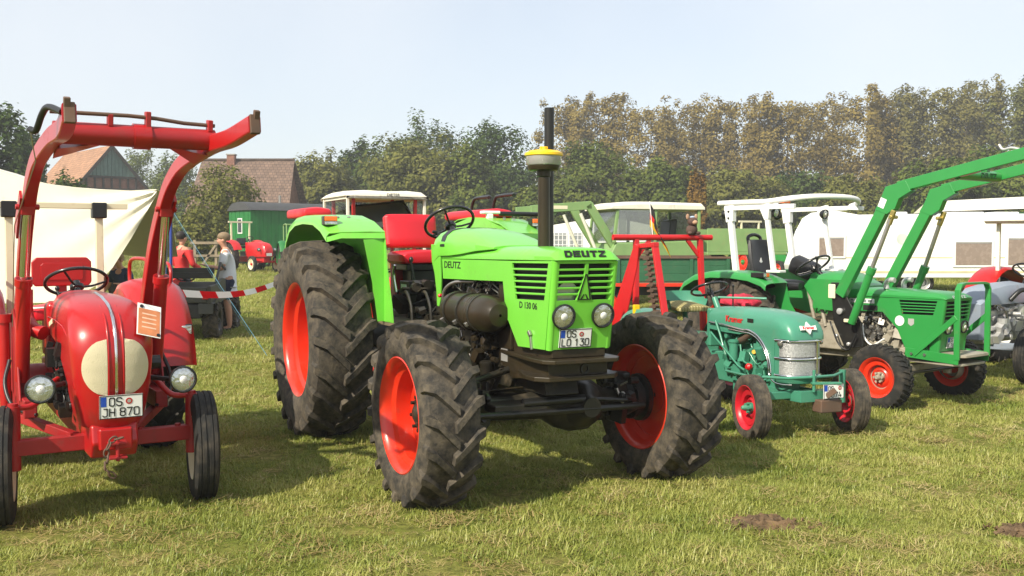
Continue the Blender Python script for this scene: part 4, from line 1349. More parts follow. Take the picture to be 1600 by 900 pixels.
    for s in (-1, 1):
        MB().lathe([(s * .60, .07), (s * .64, .12), (s * .68, .125), (s * .685, .155), (s * .71, .158), (s * .715, .135), (s * .76, .14), (s * .765, .175), (s * .80, .178), (s * .83, .12), (s * .84, .05)], o=(2.70, 0, .60), n=32).build('hub_reduction', BLACK_M, t, 40)
        for i in range(10):
            a = 2 * math.pi * i / 10
            MB().cyl((2.70 + .142 * math.cos(a), s * .675, .60 + .142 * math.sin(a)), (2.70 + .142 * math.cos(a), s * .72, .60 + .142 * math.sin(a)), .011, 6).build('hub_bolt', OLIVE_D, t, 0)
        clutter('brake_gear', BLACK_M, t, (2.60, min(s * .50, s * .64), .50), (2.86, max(s * .50, s * .64), .76), 22, 70 + s, (.03, .09), 3, .01)
        MB().bar((2.68, s * .60, .43), (2.68, s * .62, .80), .10, .12).bar((2.64, s * .52, .77), (2.70, s * .70, .77), .10, .05).build('king_pin', BLACK_M, t, 30, .015)
        MB().tube(smooth_path([(2.70, s * .66, .50), (2.85, s * .63, .55), (2.95, s * .60, .585)], 4), .028, 10).build('steering_arm', BLACK_M, t, 50)
        MB().tube([(2.55, s * .20, .85), (2.62, s * .55, .78)], .025, 10).build('axle_stay', OLIVE_D, t, 50)
    MB().tube([(2.96, -.66, .60), (2.96, .66, .585)], .022, 12).build('tie_rod', BLACK_M, t, 50)
    MB().cyl((2.93, -.30, .66), (2.93, .18, .66), .032, 14).cyl((2.93, .18, .66), (2.95, .52, .63), .015, 10).build('steering_cylinder', BLACK_M, t, 50)
    MB().tube([(2.05, -.24, .66), (2.35, -.30, .72), (2.62, -.42, .62)], .012, 8).build('hydraulic_hose', BLACK, t, 50)
    MB().bar((2.46, -.33, .64), (2.58, -.29, .86), .05, .012).bar((2.45, -.33, .67), (2.75, -.30, .74), .20, .012).build('skid_plate', OLIVE, t, 30, .004)
build_deutz(DZ)
# ------------------------------------------------------------------ red tractor with loader arms on the left
RT_ = thing('tractor', 'red tractor with curved front loader arms and cream oval grilles at the left', 'tractor', (-3.72, 8.2, 0), -58.5, 'tractors parked on the meadow')

def build_red(t):
    for s in (-1, 1):
        wheel(t, (0, s * .72, .61), .635, .29, .37, RUBBER_D, CREAM, RED_D, s, 'lug', 19, .032, .10, phase=5 * s, hubr=.11, lugw=.042, segs=56)
        wheel(t, (2.03, s * .62, .365), .378, .165, .215, RUBBER_D, CREAM, RED_D, s, 'rib', lug=.008, disc=.06, hubr=.06, holes=5, segs=48, steer=-8)
    # bonnet: horizontal slices of a rounded nose
    LV = [(.60, .175, 2.36, 2.02), (.64, .192, 2.385, 2.00), (.72, .207, 2.41, 1.99), (.80, .219, 2.43, 1.98), (.90, .231, 2.445, 1.93), (1.0, .240, 2.45, 1.80), (1.07, .245, 2.447, 1.45), (1.10, .247, 2.443, 1.18), (1.16, .248, 2.43, 1.15),
          (1.22, .245, 2.40, 1.15), (1.28, .237, 2.345, 1.15), (1.33, .220, 2.26, 1.15), (1.37, .190, 2.14, 1.15), (1.395, .150, 1.98, 1.15), (1.408, .09, 1.75, 1.15), (1.411, .03, 1.5, 1.15)]
    def slice_at(z):
        for a, b in zip(LV, LV[1:]):
            if a[0] <= z <= b[0]:
                k = (z - a[0]) / (b[0] - a[0])
                return [p + (q - p) * k for p, q in zip(a, b)]
        return LV[-1]
    def nose_x(y, z):
        _, w, xf, xb = slice_at(z)
        nl = .16 + .5 * max(0, z - 1.15)
        u = min(1, abs(y) / w)
        return xf - nl + nl * (1 - u ** 2.3) ** (1 / 2.3)
    secs = []
    for (z, w, xf, xb) in LV:
        nl = .16 + .5 * max(0, z - 1.15)
        q = [(xb, -w * (.985 if xb > 1.6 else .90), z)]
        for i in range(25):
            th = math.pi * (i / 24 - .5)
            sy, cx_ = math.sin(th), math.cos(th)
            y = w * math.copysign(abs(sy) ** (2 / 2.3), sy)
            x = xf - nl + nl * abs(cx_) ** (2 / 2.3)
            q.append((x, y, z))
        q.append((xb, w * (.985 if xb > 1.6 else .90), z))
        secs.append(q)
    bn = MB().loft(secs).build('bonnet', RED, t, 50)
    # cream grille halves
    for s in (-1, 1):
        rows = []
        for i in range(25):
            v = -1 + 2 * i / 24
            z = .985 + .175 * v
            wv = .142 * math.sqrt(max(0, 1 - v * v))
            row = []
            for j in range(9):
                y = .052 + wv * j / 8
                row.append((nose_x(y, z) + .005, s * y, z))
            rows.append(row)
        MB().sheet(rows, .006).build('grille_half', mat('cream mesh', (.60, .54, .36), .6, var=.1, bump=.5, bscale=160, dirt=.25, dirt_col='#8f8360'), bn, 40)
    MB().tube([(nose_x(0, z) + .004, 0, z) for z in [.80 + .02 * i for i in range(30)]] + [(2.12, 0, 1.372), (1.96, 0, 1.397), (1.7, 0, 1.412)], .011, 10).build('chrome_strip', CHROME, bn, 60)
    for s in (-1, 1):
        MB().box((1.42, s * .246, 1.20), (.16, .008, .035), (0, -12, 0)).build('badge', CREAM, bn, 30, .003)
    for s in (-1, 1):
        MB().tube([(nose_x(.043, z) + .001, s * .043, z) for z in [.78 + .03 * i for i in range(18)]] + [(2.19, s * .046, 1.348), (2.05, s * .05, 1.377), (1.7, s * .055, 1.404)], .007, 8).build('bonnet_ridge', RED, bn, 60)
        MB().tube([(1.16, s * .232, 1.225), (1.6, s * .240, 1.23), (2.0, s * .247, 1.215), (2.22, s * .240, 1.16), (2.30, s * .234, 1.05), (2.31, s * .222, .85)], .006, 8).build('side_crease', RED, bn, 60)
    # nose casting and front axle
    MB().prism([(1.85, .40), (2.30, .40), (2.38, .50), (2.35, .62), (1.80, .66)], 'y', -.14, .14).build('front_casting', RED, t, 30, .02)
    MB().bb(2.36, 2.40, -.10, .10, .46, .60).build('front_cover', RED, t, 30, .015)
    MB().bar((2.05, -.58, .47), (2.05, .58, .47), .075, .10).build('front_axle', RED_D, t, 30, .008)
    MB().bar((1.35, -.50, .58), (2.06, -.10, .46), .06, .06).build('axle_stay', RED_D, t, 30, .006)
    MB().bar((1.35, .50, .58), (2.06, .10, .46), .06, .06).build('axle_stay', RED_D, t, 30, .006)
    for s in (-1, 1):
        MB().tube([(2.05, s * .545, .33), (2.05, s * .545, .73)], .042, 14).tube([(2.05, s * .545, .70), (2.05, s * .545, .75)], .03, 12).build('king_pin', RED_D, t, 50)
        MB().tube(smooth_path([(2.05, s * .54, .72), (2.02, s * .42, .73), (1.95, s * .33, .83), (1.85, s * .26, .86)], 6), .02, 10).build('steering_arm', RED, t, 60)
        headlamp(t, (2.36, s * .42, .87), .085, (1, s * .06, 0), depth=.09)
        MB().tube([(2.28, s * .40, .86), (2.15, s * .26, .87)], .016, 8).build('lamp_bracket', BLACK_M, t, 50)
    for (x, y) in ((2.06, -.22), (2.06, .20), (2.06, .45)):
        MB().lathe([(0, .02), (.015, .02), (.015, .001)], o=(x, y, .52), axis='z', n=6).build('bolt', RED_D, t, 0)
    # tow hook with chain
    MB().bb(2.39, 2.47, -.055, .055, .505, .52).bb(2.39, 2.47, -.055, .055, .415, .43).cyl((2.445, 0, .40), (2.445, 0, .54), .012, 10).build('tow_fork', RED_D, t, 30, .004)
    ch = [(2.49, .0, .55), (2.49, -.035, .545), (2.50, -.062, .51), (2.50, -.075, .47), (2.50, -.07, .43), (2.50, -.085, .39), (2.50, -.07, .355), (2.50, -.045, .33)]
    for i, c in enumerate(ch):
        d = Vector(ch[min(i + 1, len(ch) - 1)]) - Vector(ch[max(i - 1, 0)])
        q = d.normalized().to_track_quat('X', 'Z').to_matrix().to_4x4()
        lk = MB()
        pts = []
        for k in range(17):
            a = 2 * math.pi * k / 16
            pts.append((.026 * math.cos(a), .015 * math.sin(a), 0))
        lk.tube(pts, .0055, 8, cap=False).xf(Matrix.Translation(c) @ q @ Matrix.Rotation(R(90 * (i % 2)), 4, 'X'))
        lk.build('chain_link', RUST, t, 60)
    PM = front_matrix(2.475, .745, 4)
    p = number_plate(t, PM @ Matrix.Translation((0, .02, 0)), .255, .145, [('OS', .058, .080, .068, INK), ('JH', .018, .016, .066, INK), ('870', .120, .016, .066, INK)])
    plate_seal(p, PM @ Matrix.Translation((0, .02, 0)), .255, .145, .172, .105, .02)
    # engine, gearbox, cowl
    MB().prism([(-.25, .42), (1.95, .42), (1.95, .80), (1.2, .95), (-.25, .80)], 'y', -.13, .13).build('engine_block', RED_D, t, 30, .02)
    clutter('engine_auxiliary', BLACK_M, t, (1.35, -.27, .62), (2.0, -.14, 1.05), 44, 31, (.03, .10), 8, .010)
    clutter('engine_auxiliary', BLACK_M, t, (1.35, .14, .62), (2.0, .27, 1.05), 40, 32, (.03, .10), 8, .010)
    MB().bb(.95, 1.149, -.24, .24, .85, 1.33).build('dashboard', RED, t, 30, .04)
    MB().lathe([(-.62, .07), (-.3, .16), (.3, .16), (.62, .07)], o=(0, 0, .61), n=24, cap=True).build('rear_axle', RED_D, t, 40)
    steering_wheel(t, (.86, 0, 1.46), .215, 30, 3, .013, .05, None, (1.08, 0, 1.22))
    MB().tube([(1.0, -.12, 1.32), (.92, -.14, 1.40)], .008, 8).lathe([(0, .012), (.015, .018), (.03, .012), (.035, .001)], o=(.92, -.14, 1.40), axis='z', n=10).build('lever', BLACK, t, 50)
    MB().tube(smooth_path([(1.30, -.28, 1.12), (1.22, -.34, 1.15), (1.12, -.37, 1.24), (1.10, -.37, 1.42)], 6), .05, 14).build('intake_hose', RED, t, 60)
    # seat
    seat_cushion('seat', RED_VINYL, t, (.30, 0, 1.20), (.42, .52, .10), .03)
    MB().tube(smooth_path([(.08, -.27, 1.25), (.30, -.285, 1.255), (.51, -.27, 1.25), (.53, 0, 1.26), (.51, .27, 1.25), (.30, .285, 1.255), (.08, .27, 1.25)], 5), .008, 8).build('seat_piping', WHITE, t, 60)
    sb = MB().prism([(-.20, 1.40), (.20, 1.40), (.225, 1.43), (.225, 1.60), (.19, 1.635), (-.19, 1.635), (-.225, 1.60), (-.225, 1.43)], 'x', .05, .085).build('backrest', RED, t, 30, .01)
    MB().prism([(-.15, 1.45), (.15, 1.45), (.16, 1.47), (.16, 1.57), (.14, 1.59), (-.14, 1.59), (-.16, 1.57), (-.16, 1.47)], 'x', .086, .094).build('backrest_rib', RED, sb, 30, .004)
    MB().bb(.02, .05, -.04, .04, 1.10, 1.45).bb(.0, .3, -.15, .15, .85, 1.14).build('seat_post', RED_D, t, 30, .01)
    # roll bar
    for s in (-1, 1):
        MB().bb(-.335, -.275, s * .35 - .03, s * .35 + .03, .80, 2.0).build('roll_bar_post', CREAM, t, 30, .006)
        MB().bb(-.345, -.245, s * .35 - .06, s * .35 + .06, 1.965, 2.10).build('roll_bar_clamp', BLACK, t, 30, .01)
    MB().bb(-.33, -.28, -.60, .585, 2.045, 2.095).build('roll_bar', CREAM, t, 30, .005)
    # fenders with rails
    for s in (-1, 1):
        rows = []
        for i in range(15):
            a = R(200 - 190 * i / 14)
            row = []
            for (dy, dr) in ((-.27, .0), (-.25, .045), (-.16, .075), (0, .088), (.12, .075), (.19, .03), (.205, -.03), (.205, -.06)):
                r_ = .70 + dr
                row.append((.02 + r_ * math.cos(a), s * (.72 + dy), .63 + r_ * math.sin(a) * 1.05))
            rows.append(row)
        fd = MB().sheet(rows, .008).build('fender', RED, t, 50)
        MB().prism([(.02 + .70 * math.cos(R(a)), .63 + .70 * 1.05 * math.sin(R(a))) for a in range(10, 201, 10)] + [(-.4, .55), (.4, .55)], 'y', s * .452, s * .444).build('inner_wall', RED, fd, 30)
        MB().tube(smooth_path([(-.30, s * .60, 1.33), (-.33, s * .60, 1.50), (-.25, s * .60, 1.60), (.0, s * .62, 1.62), (.20, s * .64, 1.60), (.26, s * .64, 1.50), (.22, s * .64, 1.36)], 6), .016, 10).build('grab_rail', RED, t, 60)
        MB().tube(smooth_path([(-.05, s * .82, 1.40), (-.06, s * .83, 1.52), (.02, s * .83, 1.575), (.15, s * .83, 1.57), (.22, s * .83, 1.50), (.22, s * .82, 1.38)], 6), .014, 10).build('grab_rail', RED, t, 60)
        lb = MB().bb(.60, .66, s * .80, s * .90, 1.00, 1.09).build('side_lamp', BLACK, t, 30, .01)
        MB().bb(.661, .672, s * .81, s * .89, 1.01, 1.08).build('lens', LENS, lb, 30, .006)
    # loader: subframe, posts, arms, cylinders
    for s in (-1, 1):
        y = s * .415
        MB().bb(.95, 1.75, y - .04, y + .04, .60, .72).bar((1.30, y, .60), (1.22, y, 1.25), .07, .13).build('loader_bracket', RED_D, t, 30, .008)
        MB().prism([(1.05, .70), (1.62, .70), (1.42, 1.18), (1.25, 1.30), (1.12, 1.20)], 'y', y + s * .042, y + s * .055).build('bracket_plate', RED_D, t, 30, .004)
        path = [(1.24, y, 1.22), (1.42, y, 1.50), (1.64, y, 1.78), (1.98, y, 2.06), (2.25, y, 2.19), (2.55, y, 2.26), (3.12, y, 2.31), (3.55, y, 2.315), (3.90, y + s * .02, 2.355)]
        ap = smooth_path(path, 5)
        secs = []
        for i, p_ in enumerate(ap):
            d = (ap[min(i + 1, len(ap) - 1)] - ap[max(i - 1, 0)]).normalized()
            up = Vector((0, 1, 0)).cross(d).normalized()
            k = i / (len(ap) - 1)
            hw, hh = .040 - .008 * k, .050 - .006 * k
            secs.append([tuple(p_ + Vector((0, a, 0)) * hw + up * b * hh) for a, b in ((-1, -.86), (-.86, -1), (.86, -1), (1, -.86), (1, .86), (.86, 1), (-.86, 1), (-1, .86))])
        MB().loft(secs).build('loader_arm', RED, t, 28)
        MB().bar((3.89, y + s * .02, 2.352), (3.915, y + s * .02, 2.357), .05, .10).bar((3.895, y + s * .03, 2.38), (3.91, y + s * .03, 2.425), .03, .03).build('hook_plate', RUST, t, 30, .004)
        b0, b1, b2 = Vector((1.46, y + s * .02, .82)), Vector((1.70, y + s * .02, 1.52)), Vector((1.92, y + s * .01, 1.98))
        MB().tube([b0, b1], .046, 18).tube([b1 - (b1 - b0).normalized() * .05, b1], .055, 18).build('lift_cylinder', RED, t, 40)
        MB().tube([b1, b2], .027, 16).build('piston_rod', CHROME, t, 50)
        MB().bar(b2 - Vector((.0, 0, .05)), b2 + Vector((.02, 0, .05)), .08, .04).cyl(b2 + Vector((0, -.07, 0)), b2 + Vector((0, .07, 0)), .018, 12).build('pivot_lug', RED_D, t, 30, .006)
        MB().prism([(1.72, 1.78), (2.02, 2.03), (1.98, 2.08), (1.60, 1.86)], 'y', y + s * .047, y + s * .062).build('arm_gusset', RED, t, 30)
        # web between arm and cross tube
        MB().add([(3.05, y - s * .04, 2.30), (3.15, y - s * .02, 2.25), (3.20, y - s * .27, 2.29), (3.17, y - s * .27, 2.33), (2.86, y - s * .03, 2.22), (2.90, y - s * .03, 2.25)],
                 [(4, 1, 2), (5, 3, 0), (4, 2, 3, 5), (4, 5, 0, 1), (0, 3, 2, 1)]).build('cross_web', RED, t, 30)
    MB().tube([(3.18, -.42, 2.335), (3.18, .42, 2.335)], .060, 20).build('cross_tube', RED_D, t, 40)
    MB().tube([(3.18, -.02, 2.335), (3.18, .07, 2.335)], .070, 20).build('cross_tube_collar', RED, t, 40)
    MB().tube([(3.24, -.44, 2.435), (3.22, -.05, 2.44), (3.21, .10, 2.435), (3.20, .25, 2.42), (3.20, .42, 2.415)], .011, 8).build('latch_rod', RUST, t, 50)
    for y in (-.14, .055, .39):
        MB().bar((3.20, y, 2.38), (3.21, y, 2.47 if y == .055 else 2.445), .028, .055).build('latch_bracket', RED_D, t, 30, .005)
    MB().tube(smooth_path([(3.86, -.46, 2.36), (3.70, -.50, 2.40), (3.62, -.52, 2.37), (3.55, -.54, 2.30), (3.50, -.56, 2.31)], 5), .016, 10).build('latch_handle', BLACK_M, t, 60)
    MB().tube([(3.50, -.56, 2.30), (3.42, -.53, 2.16), (1.9, -.50, 1.86), (1.62, -.50, 1.2)], .003, 6).build('cable', STEEL, t, 60)
    for s in (-1, 1):
        MB().tube(smooth_path([(1.36, s * .50, .95), (1.45, s * .54, .80), (1.58, s * .50, .66), (1.75, s * .38, .62)], 5), .014, 8).build('hydraulic_hose', BLACK, t, 60)
    MB().tube([(1.22, -.52, .40), (1.22, -.52, 1.26)], .035, 14).tube([(1.22, -.52, 1.20), (1.22, -.52, 1.26)], .05, 14).build('support_tube', RED, t, 40)
build_red(RT_)
# paper card clipped on the bonnet
def card():
    c = thing('paper_card', 'orange and white paper card lying on the red bonnet', 'card')
    c.parent = None
    M = RT_.matrix_basis
    c.matrix_world = Matrix.Translation((-3.72, 8.2, 0)) @ Matrix.Rotation(R(-58.5), 4, 'Z') @ Matrix.Translation((2.335, .215, 1.25)) @ Euler((R(4), R(52), R(20))).to_matrix().to_4x4() @ Matrix.Rotation(R(-22), 4, 'Z')
    MB().bb(-.125, .125, -.075, .075, .012, .016).build('sheet', PLATE_W, c, 0)
    MB().bb(-.085, .118, -.068, .068, .0165, .018).build('printed_field', mat('orange print', (.55, .20, .08), .6, var=.15, vscale=20), c, 0)
    for i in range(4):
        MB().bb(-.05 + .035 * i, -.04 + .035 * i, -.045, .045, .0182, .0188).build('printed_line', mat('pale print', (.75, .5, .35), .6), c, 0)
    for x, y in ((-.10, -.05), (.105, .06)):
        MB().lathe([(.016, .012), (.022, .012), (.024, .001)], o=(x, y, 0), axis='z', n=12).build('magnet', BLACK, c, 40)
card()
# ------------------------------------------------------------------ small teal tractor
KR = thing('tractor', 'small teal tractor with silver mesh grille and red number 374 plate wheels', 'tractor', (1.967, 10.73, 0), -69, 'tractors parked on the meadow')
KR['label'] = 'small teal tractor with silver mesh grille and red roll bar'

def build_kramer(t):
    for s in (-1, 1):
        wheel(t, (0, s * .56, .49), .50, .24, .29, RUBBER, RED_CRIM, G_TEAL, s, 'lug', 17, .026, .08, phase=4 * s, hubr=.09, lugw=.036, segs=48)
    wheel(t, (1.85, -.53, .288), .298, .135, .185, RUBBER, RED_CRIM, G_TEAL, -1, 'rib', lug=.006, disc=.05, hubr=.045, holes=5, steer=-8, segs=44, hubout=.05)
    wheel(t, (1.85, .55, .288), .305, .135, .185, RUBBER, RED_CRIM, G_TEAL, 1, 'rib', lug=.006, disc=.05, hubr=.055, holes=5, steer=-12, segs=44, hubout=.04)
    # bonnet with arched cut-outs: side sheet + top
    secs = []
    for (x, w, zt) in ((.62, .205, 1.108), (.9, .212, 1.122), (1.25, .216, 1.130), (1.5, .216, 1.126), (1.66, .214, 1.115), (1.78, .210, 1.094), (1.87, .200, 1.055), (1.925, .182, .99), (1.95, .150, .90)):
        zs = .885 if x < 1.9 else .88
        k = zt - zs
        secs.append([(x, -w, zs), (x, -w, zs + k * .35), (x, -w * .96, zs + k * .66), (x, -w * .80, zs + k * .88), (x, -w * .42, zs + k * .985), (x, 0, zt), (x, w * .42, zs + k * .985), (x, w * .80, zs + k * .88), (x, w * .96, zs + k * .66), (x, w, zs + k * .35), (x, w, zs)])
    bn = MB().loft(secs).build('bonnet', G_TEAL, t, 55)
    for s in (-1, 1):
        arcp = [(.64, .90)] + [(1.30 + .36 * math.cos(R(a)), .56 + .36 * math.sin(R(a)) * .93) for a in (125, 110, 95, 80, 65, 50, 35, 20, 8, 0)] + [(1.665, .545), (1.70, .50)]
        poly = [(.62, .89), (1.74, .89), (1.74, .50)] + arcp[::-1][0:0] + [(1.70, .50), (1.665, .545)] + [(1.30 + .36 * math.cos(R(a)), .56 + .36 * math.sin(R(a)) * .93) for a in (0, 8, 20, 35, 50, 65, 80, 95, 110)] + [(.95, .875)]
        MB().prism(poly, 'y', s * .2165, s * .206).build('side_panel', G_TEAL, t, 30)
        path = [(.66, s * .222, .955), (.95, s * .224, .945)] + [(1.30 + .40 * math.cos(R(a)), s * .224, .55 + .40 * math.sin(R(a)) * .95) for a in (100, 85, 70, 55, 40, 25, 12, 0)] + [(1.70, s * .222, .53)]
        MB().tube(smooth_path(path, 4), .011, 8).build('trim_strip', CHROME, t, 60)
        path = [(1.0, s * .222, .915)] + [(1.30 + .365 * math.cos(R(a)), s * .222, .56 + .365 * math.sin(R(a)) * .94) for a in (95, 80, 65, 50, 35, 20, 8)] + [(1.668, s * .222, .555), (1.72, s * .222, .50), (1.80, s * .21, .475), (1.90, s * .14, .472)]
        MB().tube(smooth_path(path, 4), .008, 8).build('trim_strip', CHROME, t, 60)
        text('Kramer', .085, INK_R, t, (.94 if s < 0 else 1.27, s * .2165, .985), (90, 0, 0 if s < 0 else 180), 'side_lettering', .0012, 1.1, .002)
        MB().box((1.36, s * .217, 1.02), (.09, .006, .035)).build('type_plate', BLACK_M, t, 30)
    # rounded grille shell
    def plan(z, w, xf, n=24):
        q = [(1.74, -w, z)]
        for i in range(n + 1):
            th = math.pi * (i / n - .5)
            y = w * math.copysign(abs(math.sin(th)) ** .8, math.sin(th))
            q.append((xf - .20 + .20 * abs(math.cos(th)) ** .8, y, z))
        return q + [(1.74, w, z)]
    MB().loft([plan(.475, .14, 1.90), plan(.485, .185, 1.93), plan(.53, .206, 1.945), plan(.545, .207, 1.945)]).build('grille_foot', G_TEAL, t, 50)
    MB().loft([plan(.545, .198, 1.938), plan(.875, .200, 1.938)]).build('grille_core', DARKGAP, t, 50)
    mesh_m = mat('silver mesh', (.46, .47, .47), .35, metal=.55, var=.22, bump=.6, bscale=110, vscale=75)
    for (z0, z1) in ((.565, .690), (.725, .855)):
        MB().sheet([plan(z, .2055, 1.946)[1:-1] for z in (z0, (z0 + z1) / 2, z1)], .004).build('mesh_panel', mesh_m, t, 60)
    for z in (.552, .707, .87):
        MB().tube([(p[0] + .006, p[1] * 1.02, p[2]) for p in plan(z, .209, 1.95)], .0125, 8).build('chrome_bar', CHROME, t, 60)
    for y in (.09,):
        MB().tube([(1.950, y, .55), (1.950, y, .87)], .011, 8).build('chrome_upright', CHROME, t, 60)
    for s in (-1, 1):
        MB().prism([(1.735, .53), (1.80, .53), (1.80, .885), (1.735, .885)], 'y', s * .2095, s * .2).build('grille_cheek', G_TEAL, t, 30)
        MB().lathe([(0, .02), (.025, .022), (.03, .012), (.03, .001)], o=(1.83, s * .21, .845), axis=(0, s, 0), n=14).build('catch', STEEL, t, 50)
    # front badge
    BM = Matrix.Translation((1.932, 0, .985)) @ Matrix.Rotation(R(-30), 4, 'Y')
    bd = MB().prism([(0, .062), (.03, .015), (.085, .022), (.085, -.022), (.03, -.02), (0, -.062), (-.03, -.02), (-.085, -.022), (-.085, .022), (-.03, .015)], 'x', 0, .012).xf(BM).build('badge', WHITE, t, 30)
    tx = text('Kramer', .042, INK_R, bd, (0, 0, 0), (0, 0, 0), 'badge_lettering', .001, .95, .0012, 'CENTER')
    tx.data.transform(BM @ Matrix(((0, 0, 1, .0135), (1, 0, 0, 0), (0, 1, 0, -.014), (0, 0, 0, 1))))
    # engine
    MB().prism([(.2, .36), (1.72, .36), (1.70, .62), (1.55, .70), (1.50, .86), (.75, .86), (.7, .66), (.2, .62)], 'y', -.10, .10).build('engine_block', G_TEAL, t, 30, .015)
    clutter('engine_auxiliary', G_TEAL, t, (.85, -.20, .46), (1.55, -.10, .86), 46, 41, (.03, .09), 8, .009)
    MB().lathe([(.62, .04), (.66, .045), (.78, .045), (.79, .055), (.81, .055), (.82, .02)], axis='z', o=(1.08, -.21, 0), n=16).build('fuel_filter', G_TEAL, t, 40)
    MB().tube(smooth_path([(1.10, -.15, .80), (1.22, -.17, .84), (1.38, -.18, .92), (1.5, -.12, .95)], 5), .035, 12).build('exhaust_manifold', RUST, t, 60)
    MB().lathe([(0, .03), (.03, .035), (.05, .02), (.05, .001)], o=(1.35, -.20, .58), axis=(0, -1, 0), n=14).build('red_cap', RED_BRIGHT, t, 40)
    MB().lathe([(0, .018), (.05, .02), (.05, .001)], o=(1.40, -.20, .72), axis=(.7, -.5, .2), n=12).build('brass_fitting', mat('brass', (.6, .4, .06), .3, metal=.8), t, 40)
    MB().tube([(.75, -.26, .86), (1.25, -.27, .58), (1.35, -.27, .55)], .010, 8).build('control_rod', G_TEAL, t, 50)
    MB().tube([(.80, -.24, .98), (.90, -.25, .85), (1.0, -.25, .66)], .012, 8).build('pipe', G_TEAL, t, 50)
    # front axle and steering
    MB().prism([(.95, .30), (2.02, .33), (2.02, .43), (.95, .40)], 'y', -.13, -.11).prism([(.95, .30), (2.02, .33), (2.02, .43), (.95, .40)], 'y', .11, .13).bb(1.96, 2.02, -.11, .11, .33, .43).build('chassis_rail', G_TEAL, t, 30, .004)
    MB().bar((1.85, -.48, .38), (1.85, .48, .38), .05, .07).build('front_axle', G_TEAL, t, 30, .008)
    for s in (-1, 1):
        MB().tube([(1.85, s * .46, .28), (1.85, s * .46, .58)], .032, 14).build('king_pin', G_TEAL, t, 50)
        MB().tube([(1.85, s * .46, .56), (1.98, s * .25, .55), (2.02, 0, .555)], .014, 8).build('steering_link', G_TEAL, t, 50)
    MB().tube([(1.0, -.24, .50), (1.72, -.40, .53), (1.85, -.46, .53)], .014, 8).build('drag_link', G_TEAL, t, 50)
    MB().tube([(1.30, -.24, .44), (1.75, -.30, .46)], .016, 8).build('drag_link', G_TEAL, t, 50)
    MB().bar((2.02, -.02, .50), (2.10, .24, .50), .05, .02).cyl((2.03, 0, .42), (2.03, 0, .62), .014, 10).build('tow_bracket', G_TEAL, t, 30, .004)
    MB().bb(1.98, 2.11, .02, .25, .24, .355).build('counterweight', RUST, t, 30, .012)
    PM = front_matrix(2.10, .43, 0) @ Matrix.Translation((0, .16, 0))
    p = number_plate(t, PM, .22, .13, [('OS', .05, .075, .05, INK), ('374', .085, .014, .062, INK)])
    plate_seal(p, PM, .22, .13, .175, .093, .018)
    MB().bar((2.115, .10, .44), (2.14, .12, .40), .03, .10).build('tow_pin', RUST, t, 30, .006)
    # fuel tank end, steering, seat
    MB().bb(.55, .62, -.19, .19, .70, 1.09).build('dashboard', G_TEAL, t, 30, .02)
    steering_wheel(t, (.30, 0, 1.27), .19, 24, 3, .013, .035, None, (.52, 0, .98))
    MB().tube([(.40, 0, 1.18), (.56, 0, .95)], .03, 12).build('steering_housing', G_TEAL, t, 50)
    MB().tube([(.62, .08, 1.05), (.62, .08, 1.30)], .008, 8).lathe([(0, .012), (.012, .016), (.024, .012), (.026, .001)], o=(.62, .08, 1.30), axis='z', n=10).build('throttle_lever', BLACK, t, 50)
    MB().tube([(.62, -.10, 1.20), (1.0, .22, 1.20)], .012, 8).build('rail', G_TEAL, t, 50)
    rows = []
    for i in range(13):
        a = R(-110 + 220 * i / 12)
        row = []
        for (r_, z) in ((.05, 0.0), (.15, .005), (.22, .04), (.245, .12), (.25, .22 if abs(i - 6) < 5 else .14)):
            row.append((-.20 - r_ * math.cos(a), r_ * math.sin(a), 1.0 + z))
        rows.append(row)
    MB().sheet(rows, .006).build('seat_pan', G_TEAL, t, 60)
    plaid = bpy.data.materials.new('woven seat cloth')
    plaid.use_nodes = True
    tt = plaid.node_tree
    wv = nn(tt, 'TexWave'); wv.inputs['Scale'].default_value = 9; wv.inputs['Distortion'].default_value = .5
    wv2 = nn(tt, 'TexWave', bands_direction='Y'); wv2.inputs['Scale'].default_value = 9
    tcx = nn(tt, 'TexCoord')
    mxx = nn(tt, 'Math', operation='MULTIPLY')
    rp = nn(tt, 'ValToRGB')
    rp.color_ramp.elements[0].color = (.20, .17, .05, 1); rp.color_ramp.elements[1].color = (.50, .45, .24, 1)
    tt.links.new(tcx.outputs['Object'], wv.inputs['Vector']); tt.links.new(tcx.outputs['Object'], wv2.inputs['Vector'])
    tt.links.new(wv.outputs['Fac'], mxx.inputs[0]); tt.links.new(wv2.outputs['Fac'], mxx.inputs[1]); tt.links.new(mxx.outputs[0], rp.inputs[0])
    tt.links.new(rp.outputs[0], tt.nodes['Principled BSDF'].inputs['Base Color'])
    tt.nodes['Principled BSDF'].inputs['Roughness'].default_value = .9
    seat_cushion('seat_cushion', plaid, t, (-.16, 0, 1.055), (.40, .42, .05), .02, (0, 6, 0))
    MB().tube([(-.2, 0, 1.0), (-.1, 0, .7)], .03, 10).build('seat_spring', G_TEAL, t, 50)
    MB().lathe([(-.5, .06), (-.25, .13), (.25, .13), (.5, .06)], o=(0, 0, .49), n=20, cap=True).build('rear_axle', G_TEAL, t, 40)
    MB().bb(-.25, .3, -.14, .14, .40, .80).build('gearbox', G_TEAL, t, 30, .03)
    for s in (-1, 1):
        rows = []
        for i in range(13):
            a = R(185 - 150 * i / 12)
            rows.append([(.0 + .56 * math.cos(a), s * y, .49 + .56 * math.sin(a)) for y in (.41, .43, .56, .70, .715)])
            rows[-1] = [(x, y, z + d) for (x, y, z), d in zip(rows[-1], (-.04, 0, .012, 0, -.04))]
        MB().sheet(rows, .006).build('fender', G_TEAL, t, 50)
